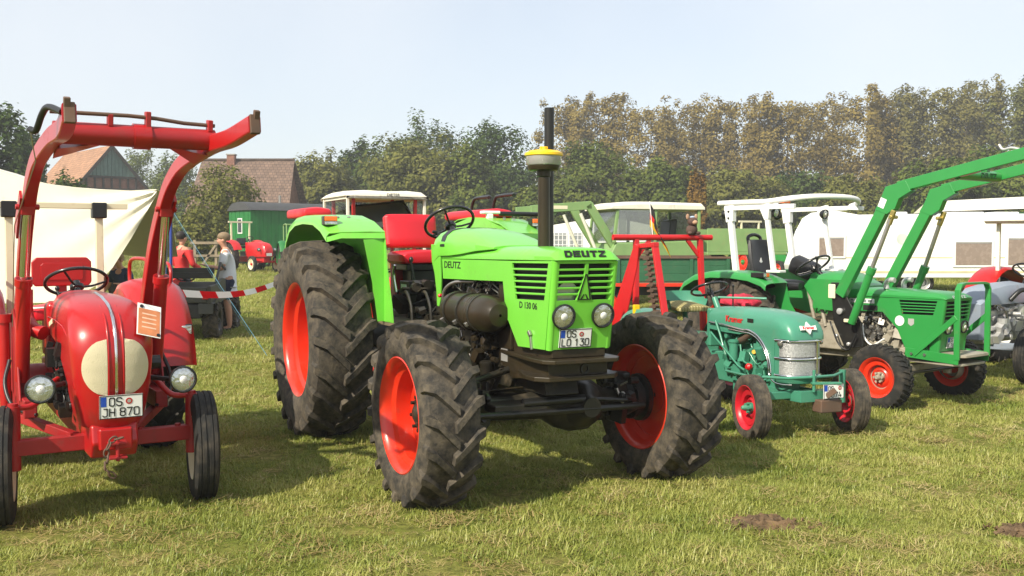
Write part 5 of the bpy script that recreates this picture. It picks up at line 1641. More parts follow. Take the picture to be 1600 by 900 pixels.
    # red roll bar
    for s in (-1, 1):
        MB().bar((-.50, s * .44, .55), (-.56, s * .41, 1.80), .055, .06, (1, 0, 0)).build('roll_bar_post', RED_BRIGHT, t, 30, .006)
        MB().bar((-.555, s * .40, 1.60), (-.555, s * .24, 1.79), .045, .03, (1, 0, 0)).build('roll_bar_brace', RED_BRIGHT, t, 30, .004)
    MB().tube([(-.555, -.70, 1.815), (-.555, .56, 1.815)], .033, 14).build('roll_bar', RED_BRIGHT, t, 40)
    # raised finger-bar mower on the right side
    yb = -.62
    MB().prism([(-.16, 1.68), (-.10, 1.74), (-.02, 1.72), (-.06, 1.50), (-.34, .85), (-.72, .70), (-.74, .80)], 'y', yb - .05, yb - .035).build('mower_shield', RED_BRIGHT, t, 30, .004)
    MB().prism([(-.16, 1.68), (-.10, 1.74), (-.06, 1.72), (-.66, .76), (-.74, .80)], 'y', yb - .035, yb + .03).build('mower_rib', RED_BRIGHT, t, 30, .004)
    MB().bar((.24, yb, 1.735), (.46, yb, 1.02), .07, .035, (1, 0, 0)).build('mower_guide', RED_BRIGHT, t, 30, .004)
    MB().bar((-.14, yb, 1.715), (.27, yb, 1.735), .07, .05).build('mower_cap', RED_BRIGHT, t, 30, .006)
    MB().bar((.06, yb, 1.72), (.34, yb, .72), .035, .02, (1, 0, 0)).build('cutter_bar', RUST, t, 30)
    for i in range(17):
        k = i / 17
        c = Vector((.06, yb, 1.70)).lerp(Vector((.33, yb, .76)), k)
        MB().prism([(-.07, -.004), (.06, -.022), (.075, 0), (.06, .022), (-.07, .012)], 'y', -.022, .022).xf(Matrix.Translation(c) @ Matrix.Rotation(R(-10), 4, 'Y')).build('mower_finger', RUST, t, 30)
    MB().bb(-.02, .42, yb - .03, yb + .03, .58, .72).build('mower_shoe', RED_BRIGHT, t, 30, .01)
    MB().bb(-.05, .0, -.72, -.66, .98, 1.10).build('yellow_stay', YELLOW, t, 30, .004)
build_kramer(KR)

def toWorld(th, p):
    a = th.rotation_euler.z
    return Vector((th.location.x + p[0] * math.cos(a) - p[1] * math.sin(a), th.location.y + p[0] * math.sin(a) + p[1] * math.cos(a), th.location.z + p[2]))

def flag():
    p0 = toWorld(KR, (-.60, -.17, 1.80))
    f = thing('flag', 'black red and gold flag drooping from a white stick', 'flag', p0, -69)
    MB().tube([(0, 0, -.05), (0, -.05, .42)], .006, 8).build('pole', WHITE, f, 50)
    # hanging cloth in three bands
    def pt(u, v):      # u along the hoist (0 top), v across the fly
        top = Vector((0, -.045 + .012 * v, .40))
        x = .05 * v * (1 + .3 * math.sin(u * 5)) + .035 * math.sin(v * 7 + u * 3) * v
        return Vector((x, top.y + .20 * v * (.4 + u * .9) + .02 * math.sin(6 * v), top.z - .28 * u - .36 * v - .02 * math.sin(5 * u)))
    for k, (nm, c) in enumerate((('black_band', (.012, .012, .012)), ('red_band', (.55, .01, .01)), ('gold_band', (.80, .50, .02)))):
        rows = [[pt((k + i / 5) / 3, j / 14) for j in range(15)] for i in range(6)]
        MB().sheet(rows, .002).build(nm, mat('flag ' + nm, c, .8, var=.08), f, 60)
flag()

def plush():
    p0 = toWorld(KR, (-.555, .30, 1.845))
    f = thing('soft_toy', 'small brown soft toy sitting on the red roll bar', 'soft toy', p0, -69)
    fur = mat('brown plush', (.10, .065, .055), .95, var=.3, bump=.6, bscale=120, spec=.1)
    def ball(nm, c, r, m_, n=14):
        prof = [(r[2] * math.sin(R(a)), max(.001, math.cos(R(a)))) for a in range(-90, 91, 15)]
        b = MB().lathe([(z, q) for z, q in prof], axis='z', n=n)
        b.v = [(v[0] * r[0] + c[0], v[1] * r[1] + c[1], v[2] + c[2]) for v in b.v]
        return b.build(nm, m_, f, 60)
    ball('body', (0, 0, .055), (.06, .07, .065), fur)
    ball('head', (.02, 0, .15), (.055, .06, .052), fur)
    ball('muzzle', (.07, 0, .14), (.03, .032, .026), mat('tan plush', (.4, .25, .16), .95, var=.2))
    for s in (-1, 1):
        ball('ear', (0, s * .055, .205), (.012, .022, .034), mat('tan plush', (.4, .25, .16), .95, var=.2), 10)
        ball('paw', (.05, s * .055, .02), (.035, .025, .02), fur, 10)
        ball('eye', (.068, s * .024, .165), (.006, .006, .006), BLACK, 8)
    ball('cap', (.01, 0, .20), (.03, .03, .015), mat('pale blue cloth', (.35, .45, .6), .8), 10)
plush()
# ------------------------------------------------------------------ mid green tractor with front loader on the right
GD = thing('tractor', 'green tractor with raised green front loader and white roll frame on the right', 'tractor', (3.26, 12.45, .008), -53.4, 'tractors parked on the meadow')

def build_green(t):
    for s in (-1, 1):
        wheel(t, (0, s * .70, .665), .69, .34, .38, RUBBER, RED_RIM, GREY_ENG, s, 'lug', 19, .034, .13, phase=4 * s, hubr=.11, lugw=.046, segs=60)
        wheel(t, (2.0, s * .72, .335), .352, .19, .20, RUBBER_D, RED_RIM, GREY_ENG, s, 'block', 34, .014, .075, phase=3 * s, hubr=.055, holes=6, lugw=.030, segs=48, hubout=.03)
    # bonnet
    secs = []
    for (x, w, zt, zs) in ((1.18, .285, 1.255, 1.150), (1.6, .280, 1.248, 1.152), (2.1, .273, 1.236, 1.152), (2.36, .27, 1.226, 1.152), (2.425, .268, 1.205, 1.152), (2.455, .262, 1.17, 1.152)):
        k = zt - zs
        secs.append([(x, -w, zs), (x, -w, zs + k * .30), (x, -w + .02, zs + k * .58), (x, -w + .055, zs + k * .80), (x, -w * .55, zs + k * .95), (x, 0, zt), (x, w * .55, zs + k * .95), (x, w - .055, zs + k * .80), (x, w - .02, zs + k * .58), (x, w, zs + k * .30), (x, w, zs)])
    MB().loft(secs).build('bonnet', G_DEUTZ, t, 40, .004)
    for s in (-1, 1):
        y0, y1 = s * .270, s * .258
        L = dict(tl=(1.92, 1.132), tr=(2.36, 1.135), br=(2.315, .985), bl=(1.955, .978))
        p = MB()
        p.prism([(1.20, 1.149), (1.92, 1.149), L['tl'], L['bl'], (1.955, .965), (1.90, .82), (1.72, .99), (1.20, .985)], 'y', y0, y1)
        p.prism([(1.92, 1.149), (2.425, 1.149), (2.42, 1.135), L['tr'], L['tl']], 'y', y0, y1)
        p.prism([(2.42, 1.135), (2.355, .595), L['br'], L['tr']], 'y', y0, y1)
        p.prism([L['bl'], L['br'], (2.355, .595), (2.00, .615), (1.90, .82), (1.955, .965)], 'y', y0, y1)
        pn = p.build('side_panel', G_DEUTZ, t, 30)
        louvre(pn, [L['tl'], L['tr'], L['br'], L['bl']], y0, 5, G_DEUTZ, .03, .012)
        MB().tube([(2.424, s * .243, 1.15), (2.352, s * .240, .595)], .028, 14).build('corner_post', G_DEUTZ, t, 60)
        MB().bb(1.30, 1.62, y0 + s * .001, y0 + s * .005, 1.075, 1.125).build('name_plate', WHITE, t, 30, .002)
        text('D', .04, INK, t, (1.32 if s < 0 else 1.60, y0 + s * .0055, 1.085), (90, 0, 0 if s < 0 else 180), 'name_lettering', .0008, 1.2, .001)
        for i in range(3):
            MB().bb(1.40 + i * .07, 1.45 + i * .07, y0 + s * .005, y0 + s * .0062, 1.085, 1.115).build('name_block', mat('grey print', (.18, .2, .2), .5), t, 0)
        MB().lathe([(0, .055), (.004, .055), (.004, .001)], o=(1.93, y0, .905), axis=(0, s, 0), n=28).build('round_sticker', WHITE, t, 0)
        MB().prism([(2.03, .935), (2.10, .935), (2.10, .88), (2.065, .855), (2.03, .88)], 'y', y0 + s * .001, y0 + s * .003).build('crest_sticker', mat('grey crest', (.35, .35, .33), .5), t, 0)
        MB().bar((2.28, s * .278, .70), (2.275, s * .278, .62), .012, .014).bar((2.25, s * .28, .705), (2.29, s * .28, .705), .014, .02).build('latch', BLACK, t, 30)
        for i in range(2):
            MB().bb(1.26 + .22 * i, 1.44 + .22 * i, y0 + s * .001, y0 + s * .004, .998, 1.055).build('air_slot', DARKGAP, t, 0)
    A = math.degrees(math.atan(.075 / .555))
    FM = front_matrix(2.45, 1.15, A)
    fp = MB()
    fp.bb(-.012, 0, -.243, .243, -.018, -.002).bb(-.012, 0, -.243, .243, -.555, -.215).bb(-.012, 0, -.243, -.228, -.215, -.018).bb(-.012, 0, .228, .243, -.215, -.018)
    f = fp.xf(FM).build('front_panel', G_DEUTZ, t, 30)
    MB().bb(-.05, -.04, -.235, .235, -.222, -.012).xf(FM).build('grille_backing', DARKGAP, f, 0)
    for i in range(1, 5):
        v = -.018 - .197 * i / 5
        for s in (-1, 1):
            MB().bb(-.016, .0005, s * .012, s * .228, v - .006, v + .006).xf(FM).build('slat', G_DEUTZ, f, 30, .003)
    MB().prism([(-.013, -.018), (.013, -.018), (.013, -.09), (.05, -.215), (-.05, -.215), (-.013, -.09)], 'x', -.016, .004).xf(FM).build('emblem', mat('olive gilt', (.20, .19, .03), .35, metal=.4), f, 30, .002)
    for y in (-.155, .155):
        headlamp(f, FM @ Vector((.012, y, -.30)), .068, (math.cos(R(A)), 0, -math.sin(R(A))))
    strokes_DEUTZ('front_lettering', ALU, f, Matrix.Translation((2.458, .0, 1.162)) @ Matrix.Rotation(R(-35), 4, 'Y'), .26, .034)
    PM = FM @ Matrix.Translation((.008, -.03, -.46))
    npz = number_plate(f, PM, .20, .12, [('OS', .040, .066, .055, INK), ('K 763', .018, .012, .055, INK)])
    plate_seal(npz, PM, .20, .12, .145, .086, .016)
    MB().bb(1.95, 2.33, -.22, .22, .62, 1.13).build('radiator', DARKGAP, t, 0)
    # engine bay
    MB().prism([(-.3, .40), (1.95, .46), (1.95, .70), (1.75, .95), (.95, .98), (.9, .86), (-.3, .86)], 'y', -.17, .17).build('engine_block', GREY_ENG, t, 30, .02)
    clutter('engine_auxiliary', GREY_ENG, t, (1.35, -.27, .58), (1.90, -.17, .97), 60, 51, (.025, .085), 10, .009)
    clutter('injection_pump', STEEL, t, (1.48, -.29, .66), (1.72, -.22, .92), 34, 53, (.02, .05), 8, .007)
    MB().bb(.55, 1.25, -.26, -.17, .52, .82).build('gearbox_cover', GREY_ENG, t, 30, .02)
    MB().tube(smooth_path([(1.50, -.31, .84), (1.54, -.33, .70), (1.64, -.33, .62), (1.78, -.32, .70)], 5), .010, 8).build('white_hose', WHITE, t, 60)
    for (x, z) in ((.72, 1.02), (.86, 1.0)):
        MB().tube([(x, -.24, z + .18), (x + .12, -.26, z - .22)], .022, 10).build('pedal_lever', GREY_ENG, t, 50)
    # nose frame, guard
    MB().prism([(1.75, .49), (2.52, .54), (2.52, .59), (1.90, .60), (1.75, .72)], 'y', -.21, .21).build('front_frame', GREY_ENG, t, 30, .008)
    for (z0, z1, x1) in ((.560, .590, 2.66), (.470, .495, 2.62)):
        MB().prism([(1.95, -.24), (1.95, .24), (2.48, .30), (x1 - .06, .30), (x1, .22), (x1, -.22), (x1 - .06, -.30), (2.48, -.30)], 'z', z0, z1).build('bumper_plate', GREY_ENG, t, 30, .006)
    MB().bb(2.0, 2.12, -.2125, -.2095, .62 - .07, .69 - .07).build('data_plate', ALU, t, 0)
    gp = [(2.60, -.30, .54), (2.60, -.30, 1.26), (2.60, -.26, 1.315), (2.60, -.20, 1.325), (2.60, .20, 1.325), (2.60, .26, 1.315), (2.60, .30, 1.26), (2.60, .30, .54)]
    secs = []
    for i, p_ in enumerate(gp):
        a, b = Vector(gp[max(0, i - 1)]), Vector(gp[min(len(gp) - 1, i + 1)])
        d = (b - a).normalized()
        n_ = Vector((1, 0, 0)).cross(d).normalized()
        P_ = Vector(p_)
        secs.append([tuple(P_ + Vector((q, 0, 0)) + n_ * w_) for q, w_ in ((-.03, -.012), (.03, -.012), (.03, .012), (-.03, .012))])
    MB().loft(secs).build('front_guard', G_DEUTZ, t, 30, .003)
    for s in (-1, 1):
        MB().bar((2.12, s * .31, .56), (2.59, s * .31, .98), .014, .06).bar((2.02, s * .30, .575), (2.62, s * .30, .54), .014, .10).build('guard_stay', G_DEUTZ, t, 30, .003)
        for x in (2.10, 2.25):
            MB().lathe([(0, .016), (.012, .016), (.012, .001)], o=(x, s * .308, .565), axis=(0, s, 0), n=6).build('bolt', STEEL, t, 0)
    # front axle
    MB().bar((2.0, -.56, .38), (2.0, .56, .38), .10, .11).build('front_axle', GREY_ENG, t, 30, .012)
    for s in (-1, 1):
        MB().tube([(2.0, s * .58, .28), (2.0, s * .58, .52)], .045, 14).build('king_pin', GREY_ENG, t, 50)
        MB().lathe([(s * .60, .12), (s * .66, .14), (s * .70, .14), (s * .71, .05)], o=(2.0, 0, .335), n=20).build('brake_drum', GREY_ENG, t, 40)
    MB().tube([(2.14, -.56, .37), (2.14, .56, .37)], .016, 10).build('tie_rod', BLACK_M, t, 50)
    # cowl and controls
    secs = []
    for (x, w, zt, zs) in ((.80, .27, 1.32, 1.0), (.84, .31, 1.395, .98), (1.0, .315, 1.425, 1.0), (1.15, .31, 1.41, 1.06), (1.3, .30, 1.34, 1.12), (1.45, .285, 1.262, 1.16)):
        k = zt - zs
        secs.append([(x, -w, zs), (x, -w, zs + k * .5), (x, -w + .03, zs + k * .76), (x, -w + .09, zs + k * .93), (x, -w * .4, zs + k * .985), (x, 0, zt), (x, w * .4, zs + k * .985), (x, w - .09, zs + k * .93), (x, w - .03, zs + k * .76), (x, w, zs + k * .5), (x, w, zs)])
    MB().loft(secs).build('cowl', G_DEUTZ, t, 50, .004)
    MB().prism([(.72, 1.24), (.80, 1.33), (1.25, 1.33), (1.25, .96), (.92, .98)], 'y', -.325, -.31).prism([(.72, 1.24), (.80, 1.33), (1.25, 1.33), (1.25, .96), (.92, .98)], 'y', .325, .31).build('cowl_side', G_DEUTZ, t, 30, .004)
    steering_wheel(t, (.60, 0, 1.47), .215, 35, 3, .014, .05, None, (.88, 0, 1.25))
    MB().tube([(.80, -.16, 1.38), (.78, -.18, 1.56)], .008, 8).lathe([(0, .012), (.014, .018), (.028, .012), (.03, .001)], o=(.78, -.18, 1.56), axis='z', n=10).build('lever', BLACK, t, 50)
    MB().bb(.2, .85, -.5, .5, .84, .865).build('floor_plate', TAN, t, 30, .004)
    # seat
    seat_cushion('seat', BLACK, t, (.10, 0, 1.22), (.46, .48, .12), .02)
    MB().prism([(-.24, 1.28), (-.16, 1.26), (-.02, 1.26), (.0, 1.28)], 'y', -.2, .2).build('seat_hinge', BLACK_M, t, 30)
    sbk = [[(-.18 - .12 * k + .05 * (abs(u) ** 2), .23 * u * (1 - .35 * max(0, k - .55)), 1.28 + .50 * k) for u in (-1, -.8, -.4, 0, .4, .8, 1)] for k in (0, .15, .3, .5, .7, .85, 1.0)]
    MB().sheet(sbk, .05).build('backrest', BLACK, t, 40, .012)
    MB().tube(smooth_path([(-.28, -.12, 1.74), (-.30, -.11, 1.82), (-.30, 0, 1.85), (-.30, .11, 1.82), (-.28, .12, 1.74)], 5), .022, 10).build('headrest_loop', BLACK, t, 60)
    MB().tube([(.30, -.48, 1.235), (.74, -.42, 1.235)], .045, 14).build('armrest', BLACK, t, 40)
    stk = MB().prism([(-.07, 1.42), (.07, 1.42), (.0, 1.56)], 'x', -.185, -.180).build('triangle_sticker', WHITE, t, 0)
    MB().prism([(-.055, 1.655), (.055, 1.655), (.045, 1.70), (.02, 1.69), (-.02, 1.69), (-.045, 1.70)], 'x', -.245, -.240).build('sticker', WHITE, t, 0)
    seat_cushion('passenger_pad', BLACK, t, (.05, .58, 1.42), (.34, .24, .20), .03, (0, 20, 0))
    # fenders
    for s in (-1, 1):
        rows = []
        prof = [(-.80, .95), (-.77, 1.12), (-.66, 1.27), (-.48, 1.36), (-.22, 1.40), (.10, 1.40), (.36, 1.375), (.55, 1.32), (.62, 1.27)]
        for (x, z) in prof:
            rows.append([(x, s * .50, z), (x, s * .56, z + .006), (x, s * .80, z + .002), (x, s * .88, z - .012), (x, s * .892, z - .035), (x, s * .892, z - .075)])
        fd = MB().sheet(rows, .008).build('fender', G_DEUTZ, t, 50)
        MB().prism([(-.80, .95), (-.66, 1.27), (-.48, 1.36), (-.22, 1.395), (.10, 1.395), (.36, 1.37), (.60, 1.28), (.66, 1.05), (.80, .86), (.2, .86), (-.2, .95)], 'y', s * .504, s * .494).build('inner_wall', G_DEUTZ, fd, 30)
        lb = MB().bb(.40, .58, s * .78, s * .895, 1.345, 1.40).build('indicator', BLACK_M, t, 30, .006)
        MB().bb(.581, .592, s * .79, s * .84, 1.352, 1.393).build('lens', ORANGE, lb, 30, .004)
        MB().bb(.581, .592, s * .842, s * .885, 1.352, 1.393).build('lens', LENS, lb, 30, .004)
    # white roll frame
    for s in (-1, 1):
        MB().bar((-.10, s * .56, 1.38), (-.20, s * .55, 2.0), .06, .07, (1, 0, 0)).bar((-.20, s * .55, 2.0), (-.22, s * .55, 2.20), .07, .11, (1, 0, 0), .07, .14).build('roll_frame_rear_post', WHITE, t, 30, .008)
        MB().bar((.47, s * .56, 1.40), (.36, s * .55, 2.02), .05, .055, (1, 0, 0)).bar((.36, s * .55, 2.02), (.32, s * .55, 2.20), .06, .06, (1, 0, 0), .06, .16).bb(.40, .60, s * .50, s * .62, 1.395, 1.425).build('roll_frame_front_post', WHITE, t, 30, .008)
        MB().bar((-.30, s * .55, 2.17), (.75, s * .55, 2.17), .045, .055).build('roof_rail', WHITE, t, 30, .006)
        for z in (2.05, 2.13):
            MB().lathe([(0, .014), (.012, .014), (.012, .001)], o=(-.21, s * .585, z), axis=(0, s, 0), n=6).build('bolt', BLACK_M, t, 0)
        headlamp(t, (-.34, s * .50, 2.10), .055, (-1, 0, 0), 'work_lamp')
        hl2 = headlamp(t, (.42, s * .47, 2.10), .06, (1, 0, -.15), 'work_lamp')
    hoop = smooth_path([(-.40, -.55, 2.235), (.0, -.55, 2.235), (.35, -.55, 2.235), (.62, -.52, 2.26), (.88, -.36, 2.28), (1.0, 0, 2.28), (.98, .30, 2.26), (.86, .50, 2.22), (.72, .57, 2.19)], 6)
    MB().tube(hoop, .033, 12).build('roof_hoop', WHITE, t, 60)
    MB().tube([(-.38, -.55, 2.235), (-.38, .55, 2.235)], .033, 12).build('roof_crossbar', WHITE, t, 60)
    MB().bar((.72, .50, 2.17), (.90, .56, 2.16), .10, .05).build('roof_hook', WHITE, t, 30, .01)
    MB().bb(.40, .48, -.40, -.28, 2.215, 2.25).build('beacon', ORANGE, t, 30, .01)
    # loader
    for s in (-1, 1):
        y = s * .43
        p0, p1 = Vector((1.30, y, 1.16)), Vector((1.90, y, 2.25))
        p2 = Vector((3.95, y, 2.72))
        MB().bar(p0, p1, .085, .125, (1, 0, 0)).build('loader_arm', G_DEUTZ, t, 30, .006)
        MB().prism([(1.80, 2.20), (1.86, 2.345), (2.10, 2.40), (2.16, 2.285), (2.02, 2.21), (1.98, 2.11), (1.88, 2.05), (1.74, 2.10)], 'y', y - .046, y + .046).build('arm_elbow', G_DEUTZ, t, 30, .005)
        MB().bar(Vector((2.0, y, 2.335)), p2, .085, .115).build('loader_boom', G_DEUTZ, t, 30, .006)
        MB().prism([(1.775, 2.14), (1.845, 2.11), (1.885, 2.205), (1.815, 2.235)], 'y', y + s * .047, y + s * .049).build('white_sticker', WHITE, t, 0)
        c0, c1, c2 = Vector((1.50, y + s * .085, .86)), Vector((1.74, y + s * .085, 1.46)), Vector((1.95, y + s * .06, 2.02))
        MB().tube([c0, c1], .043, 16).tube([c1 - Vector((.02, 0, .05)), c1 + Vector((.01, 0, .02))], .05, 16).build('lift_cylinder', G_DEUTZ, t, 40)
        MB().tube([c1, c2], .023, 14).build('piston_rod', STEEL, t, 50)
        MB().bar(c2 - Vector((.03, 0, .08)), c2 + Vector((.03, 0, .07)), .04, .05).cyl(c2 + Vector((0, -s * .10, 0)), c2 + Vector((0, s * .03, 0)), .02, 12).build('pivot_pin', mat('brass zinc', (.45, .36, .12), .35, metal=.8), t, 30, .006)
        MB().prism([(1.16, 1.30), (1.28, 1.30), (1.42, 1.06), (1.56, .86), (1.58, .60), (1.36, .56), (1.20, .86)], 'y', y - s * .05 + s * .02, y - s * .05 + s * .045).build('loader_bracket', BLACK_M, t, 30, .006)
        for (x, z, r_) in ((1.30, .98, .035), (1.42, .62, .02), (1.26, .70, .02)):
            MB().lathe([(0, r_), (.03, r_), (.035, r_ * .6), (.035, .001)], o=(x, y, z), axis=(0, s, 0), n=16).build('pin_head', ALU, t, 40)
        MB().tube(smooth_path([(1.20, y + s * .05, .86), (1.24, y + s * .07, .80), (1.32, y + s * .06, .62), (1.44, y + s * .05, .56), (1.54, y + s * .05, .74)], 5), .010, 8).build('hydraulic_hose', BLACK, t, 60)
        MB().bb(1.15, 1.24, y + s * .012, y + s * .03, 1.12, 1.28).bb(1.36, 1.52, y + s * .012, y + s * .035, .86, .90).build('latch_plate', CREAM, t, 30, .01)
        MB().bb(2.90, 2.96, y - .03, y + .03, 2.44, 2.50).build('boom_lug', G_DEUTZ, t, 30, .004)
    MB().tube([(2.62, -.40, 2.44), (2.62, .40, 2.44)], .055, 18).build('cross_tube', G_DEUTZ, t, 40)
    tx = text('DEUTZ', .075, mat('faded lettering', (.02, .06, .03), .5), t, (0, 0, 0), (0, 0, 0), 'tube_lettering', .002, 1.3, .001, 'CENTER')
    tx.data.transform(Matrix(((0, 0, 1, 2.676), (1, 0, 0, .12), (0, 1, 0, 2.415), (0, 0, 0, 1))))
    MB().tube([(3.40, -.40, 2.60), (3.40, .40, 2.60)], .045, 18).build('cross_tube', G_DEUTZ, t, 40)
    MB().tube(smooth_path([(3.26, -.43, 2.64), (3.18, -.43, 2.66), (3.10, -.43, 2.65), (3.06, -.43, 2.70)], 4), .014, 8).build('release_hook', ALU, t, 50)
    for y in (-.17, .17):
        MB().tube(smooth_path([(1.70, y, 1.24), (1.70, y, 1.30), (1.74, y, 1.335), (1.80, y, 1.335)], 4), .03, 12).build('breather', ALU, t, 50)
build_green(GD)

def jacket():
    p = toWorld(GD, (.15, -1.05, .0))
    # red jacket bundled on the teal tractor's rear fender
    q = toWorld(KR, (.05, .56, 1.05))
    rn = random.Random(3)
    secs = []
    for i in range(15):
        u = i / 14
        x = -.22 + .44 * u
        r_ = .075 * math.sin(math.pi * min(1, max(.04, u))) ** .6 + .01
        ring = []
        for j in range(18):
            a = 2 * math.pi * j / 18
            k = 1 + .5 * mnoise.noise(Vector((u * 9, math.cos(a) * 2.2, math.sin(a) * 2.2)))
            ring.append((x, r_ * 1.6 * k * math.cos(a), .055 + max(-.05, r_ * k * math.sin(a))))
        secs.append(ring)
    o = MB().loft(secs).build('jacket', mat('red cloth', (.40, .015, .04), .8, var=.45, vscale=14), None, 60, 0, q, (0, 0, -20))
    tag(o, 'crumpled red jacket lying on the teal tractor beside the rear wheel', 'jacket')
jacket()

# ------------------------------------------------------------------ grey tractor cut by the right edge
GT = thing('tractor', 'blue grey tractor with white front rims and red fender at the right edge', 'tractor', (7.25, 13.6, .06), -140, 'tractors parked on the meadow')
def build_grey(t):
    for s in (-1, 1):
        wheel(t, (0, s * .62, .60), .62, .28, .36, RUBBER_D, WHITE, ALU, s, 'lug', 19, .03, .1, hubr=.1, lugw=.042)
        wheel(t, (1.80, s * .60, .33), .34, .15, .21, RUBBER_D, WHITE, ALU, s, 'rib', lug=.006, disc=.05, hubr=.06, holes=6)
    secs = []
    for (x, w, zt) in ((.75, .22, 1.15), (1.0, .24, 1.20), (1.5, .235, 1.19), (1.85, .22, 1.15), (2.05, .19, 1.06), (2.15, .16, .95)):
        zs = .93
        k = max(.02, zt - zs)
        secs.append([(x, -w, zs), (x, -w, zs + k * .5), (x, -w * .8, zs + k * .88), (x, 0, zs + k), (x, w * .8, zs + k * .88), (x, w, zs + k * .5), (x, w, zs)])
    MB().loft(secs).build('bonnet', GREY_TR, t, 45, .006)
    MB().loft([[(2.02, -.18, .50), (2.12, -.14, .50), (2.12, .14, .50), (2.02, .18, .50)], [(2.02, -.20, .94), (2.15, -.16, .94), (2.15, .16, .94), (2.02, .20, .94)]]).build('grille_shell', GREY_TR, t, 30, .01)
    MB().bb(.2, 2.0, -.14, .14, .45, .86).build('engine_block', ALU, t, 30, .02)
    clutter('engine_auxiliary', ALU, t, (1.0, .13, .5), (1.9, .26, .92), 50, 61, (.03, .12), 8, .012)
    MB().lathe([(.72, .05), (.74, .065), (.90, .065), (.92, .04)], axis='z', o=(1.25, .24, 0), n=16, cap=True).build('oil_bath', ALU, t, 40)
    MB().bar((1.8, -.56, .42), (1.8, .56, .42), .08, .09).build('front_axle', GREY_TR, t, 30, .01)
    for s in (-1, 1):
        MB().tube([(1.8, s * .52, .30), (1.8, s * .52, .56)], .035, 12).build('king_pin', GREY_TR, t, 50)
        MB().tube([(1.75, s * .45, .52), (1.0, s * .30, .58)], .018, 8).build('drag_link', STEEL, t, 50)
        rows = []
        for i in range(13):
            a = R(190 - 165 * i / 12)
            rows.append([(.70 * math.cos(a), s * (.62 + dy), .62 + (.70 + dr) * math.sin(a)) for dy, dr in ((-.2, .0), (-.16, .03), (0, .04), (.14, .03), (.19, -.02))])
        MB().sheet(rows, .008).build('fender', RED, t, 50)
    MB().bb(.55, .75, -.22, .22, .8, 1.14).build('dashboard', GREY_TR, t, 30, .02)
    steering_wheel(t, (.42, 0, 1.32), .20, 30, 3, .013, .04, None, (.66, 0, 1.05))
    seat_cushion('seat', BLACK, t, (-.05, 0, 1.05), (.42, .46, .10), .02)
    MB().tube(smooth_path([(1.55, .25, .98), (1.45, .33, 1.1), (1.3, .36, 1.08), (1.2, .34, .95), (1.1, .30, .9)], 5), .03, 10).build('hose', BLACK, t, 60)
    # canopy
    for (x, y) in ((-.95, -.5), (-.95, .5), (.22, -.5), (.22, .5)):
        MB().bar((x, y, .9), (x, y, 1.98), .05, .05, (1, 0, 0)).build('canopy_post', CREAM_W, t, 30, .006)
    MB().prism([(-1.25, 1.98), (.38, 1.96), (.43, 2.0), (.38, 2.05), (-1.20, 2.07), (-1.28, 2.03)], 'y', -.62, .62).build('canopy_roof', CREAM_W, t, 30, .015)
    MB().lathe([(0, .05), (.004, .05), (.004, .001)], o=(.22, .526, 1.62), axis=(0, 1, 0), n=20).build('blue_sticker', PLATE_B, t, 0)
build_grey(GT)
# ------------------------------------------------------------------ canvas, people, vehicles in the middle distance
CANVAS = mat('cream canvas', (.77, .735, .63), .85, var=.04, dirt=.1, dirt_col='#c0b08a', bump=.1, bscale=200, trans=0)

def tent():
    t = thing('canvas_tent', 'large cream canvas tent wall sweeping down behind the red tractor', 'tent', (-6.5, 16, gz(0, 16)), 0)
    o = Vector((-6.5, 16, gz(0, 16)))
    top = [(-190, 232), (-110, 243), (-40, 255), (0, 266), (40, 280), (80, 289), (120, 294), (160, 297), (205, 299), (246, 297)]
    bot = [(-190, 470), (-110, 472), (-40, 474), (20, 474), (70, 473), (115, 466), (150, 446), (176, 418), (206, 372), (247, 303)]
    rows = []
    n = 16
    for i in range(n + 1):
        k = i / n
        row = []
        for j in range(46):
            u = j / 45 * 9
            a = min(8, int(u)); f = u - a
            T = [top[a][q] + (top[a + 1][q] - top[a][q]) * f for q in (0, 1)]
            B = [bot[a][q] + (bot[a + 1][q] - bot[a][q]) * f for q in (0, 1)]
            px, py = T[0] + (B[0] - T[0]) * k, T[1] + (B[1] - T[1]) * k
            uu = u / 9
            # fold lines radiate from the right-hand top corner
            ang = math.atan2(py - 297, 260 - px)
            Yd = 16 - .9 * uu + .55 * k * (1 - uu) + .03 * math.sin(ang * 21) * min(1, max(0, (uu - .35) * 1.6)) + .025 * math.sin(uu * 17 + k * 2) * (1 - uu)
            p = Vector(W(px, py, Yd)) - o
            p.z = max(p.z, .02)
            row.append(p)
        rows.append(row)
    MB().sheet(rows, .006).build('wall', CANVAS, t, 60)
    tr = rows[0]
    back = [[p + Vector((-1.2 * q, 4.5 * q, .25 * math.sin(q * 2) - 1.3 * q * q)) for p in tr] for q in (0.012, .3, .6, 1.0)]
    MB().sheet(back, .006).build('roof', CANVAS, t, 60)
    pole = Vector(W(268, 332, 15.0)) - o
    MB().tube([(pole.x - .02, pole.y, 0), pole], .022, 10).build('pole', mat('blue pole', (.03, .06, .28), .4), t, 50)
    pole2 = Vector(W(263, 345, 14.9)) - o
    MB().tube([(pole2.x - .12, pole2.y, 0), pole2], .016, 10).build('pole', mat('light blue pole', (.05, .22, .45), .4), t, 50)
    rope = mat('blue rope', (.12, .34, .50), .6)
    for (a, b) in (((272, 332, 15.0), (418, 566, 14.7)), ((272, 336, 15.0), (398, 520, 17.0)), ((150, 300, 15.8), (158, 470, 14.9))):
        A, B = Vector(W(*a)) - o, Vector(W(*b)) - o
        B.z = -.05 if a[0] > 200 else .02
        MB().tube([A, A.lerp(B, .5) - Vector((0, 0, .02)), B], .003, 6).build('guy_rope', rope, t, 50)
tent()

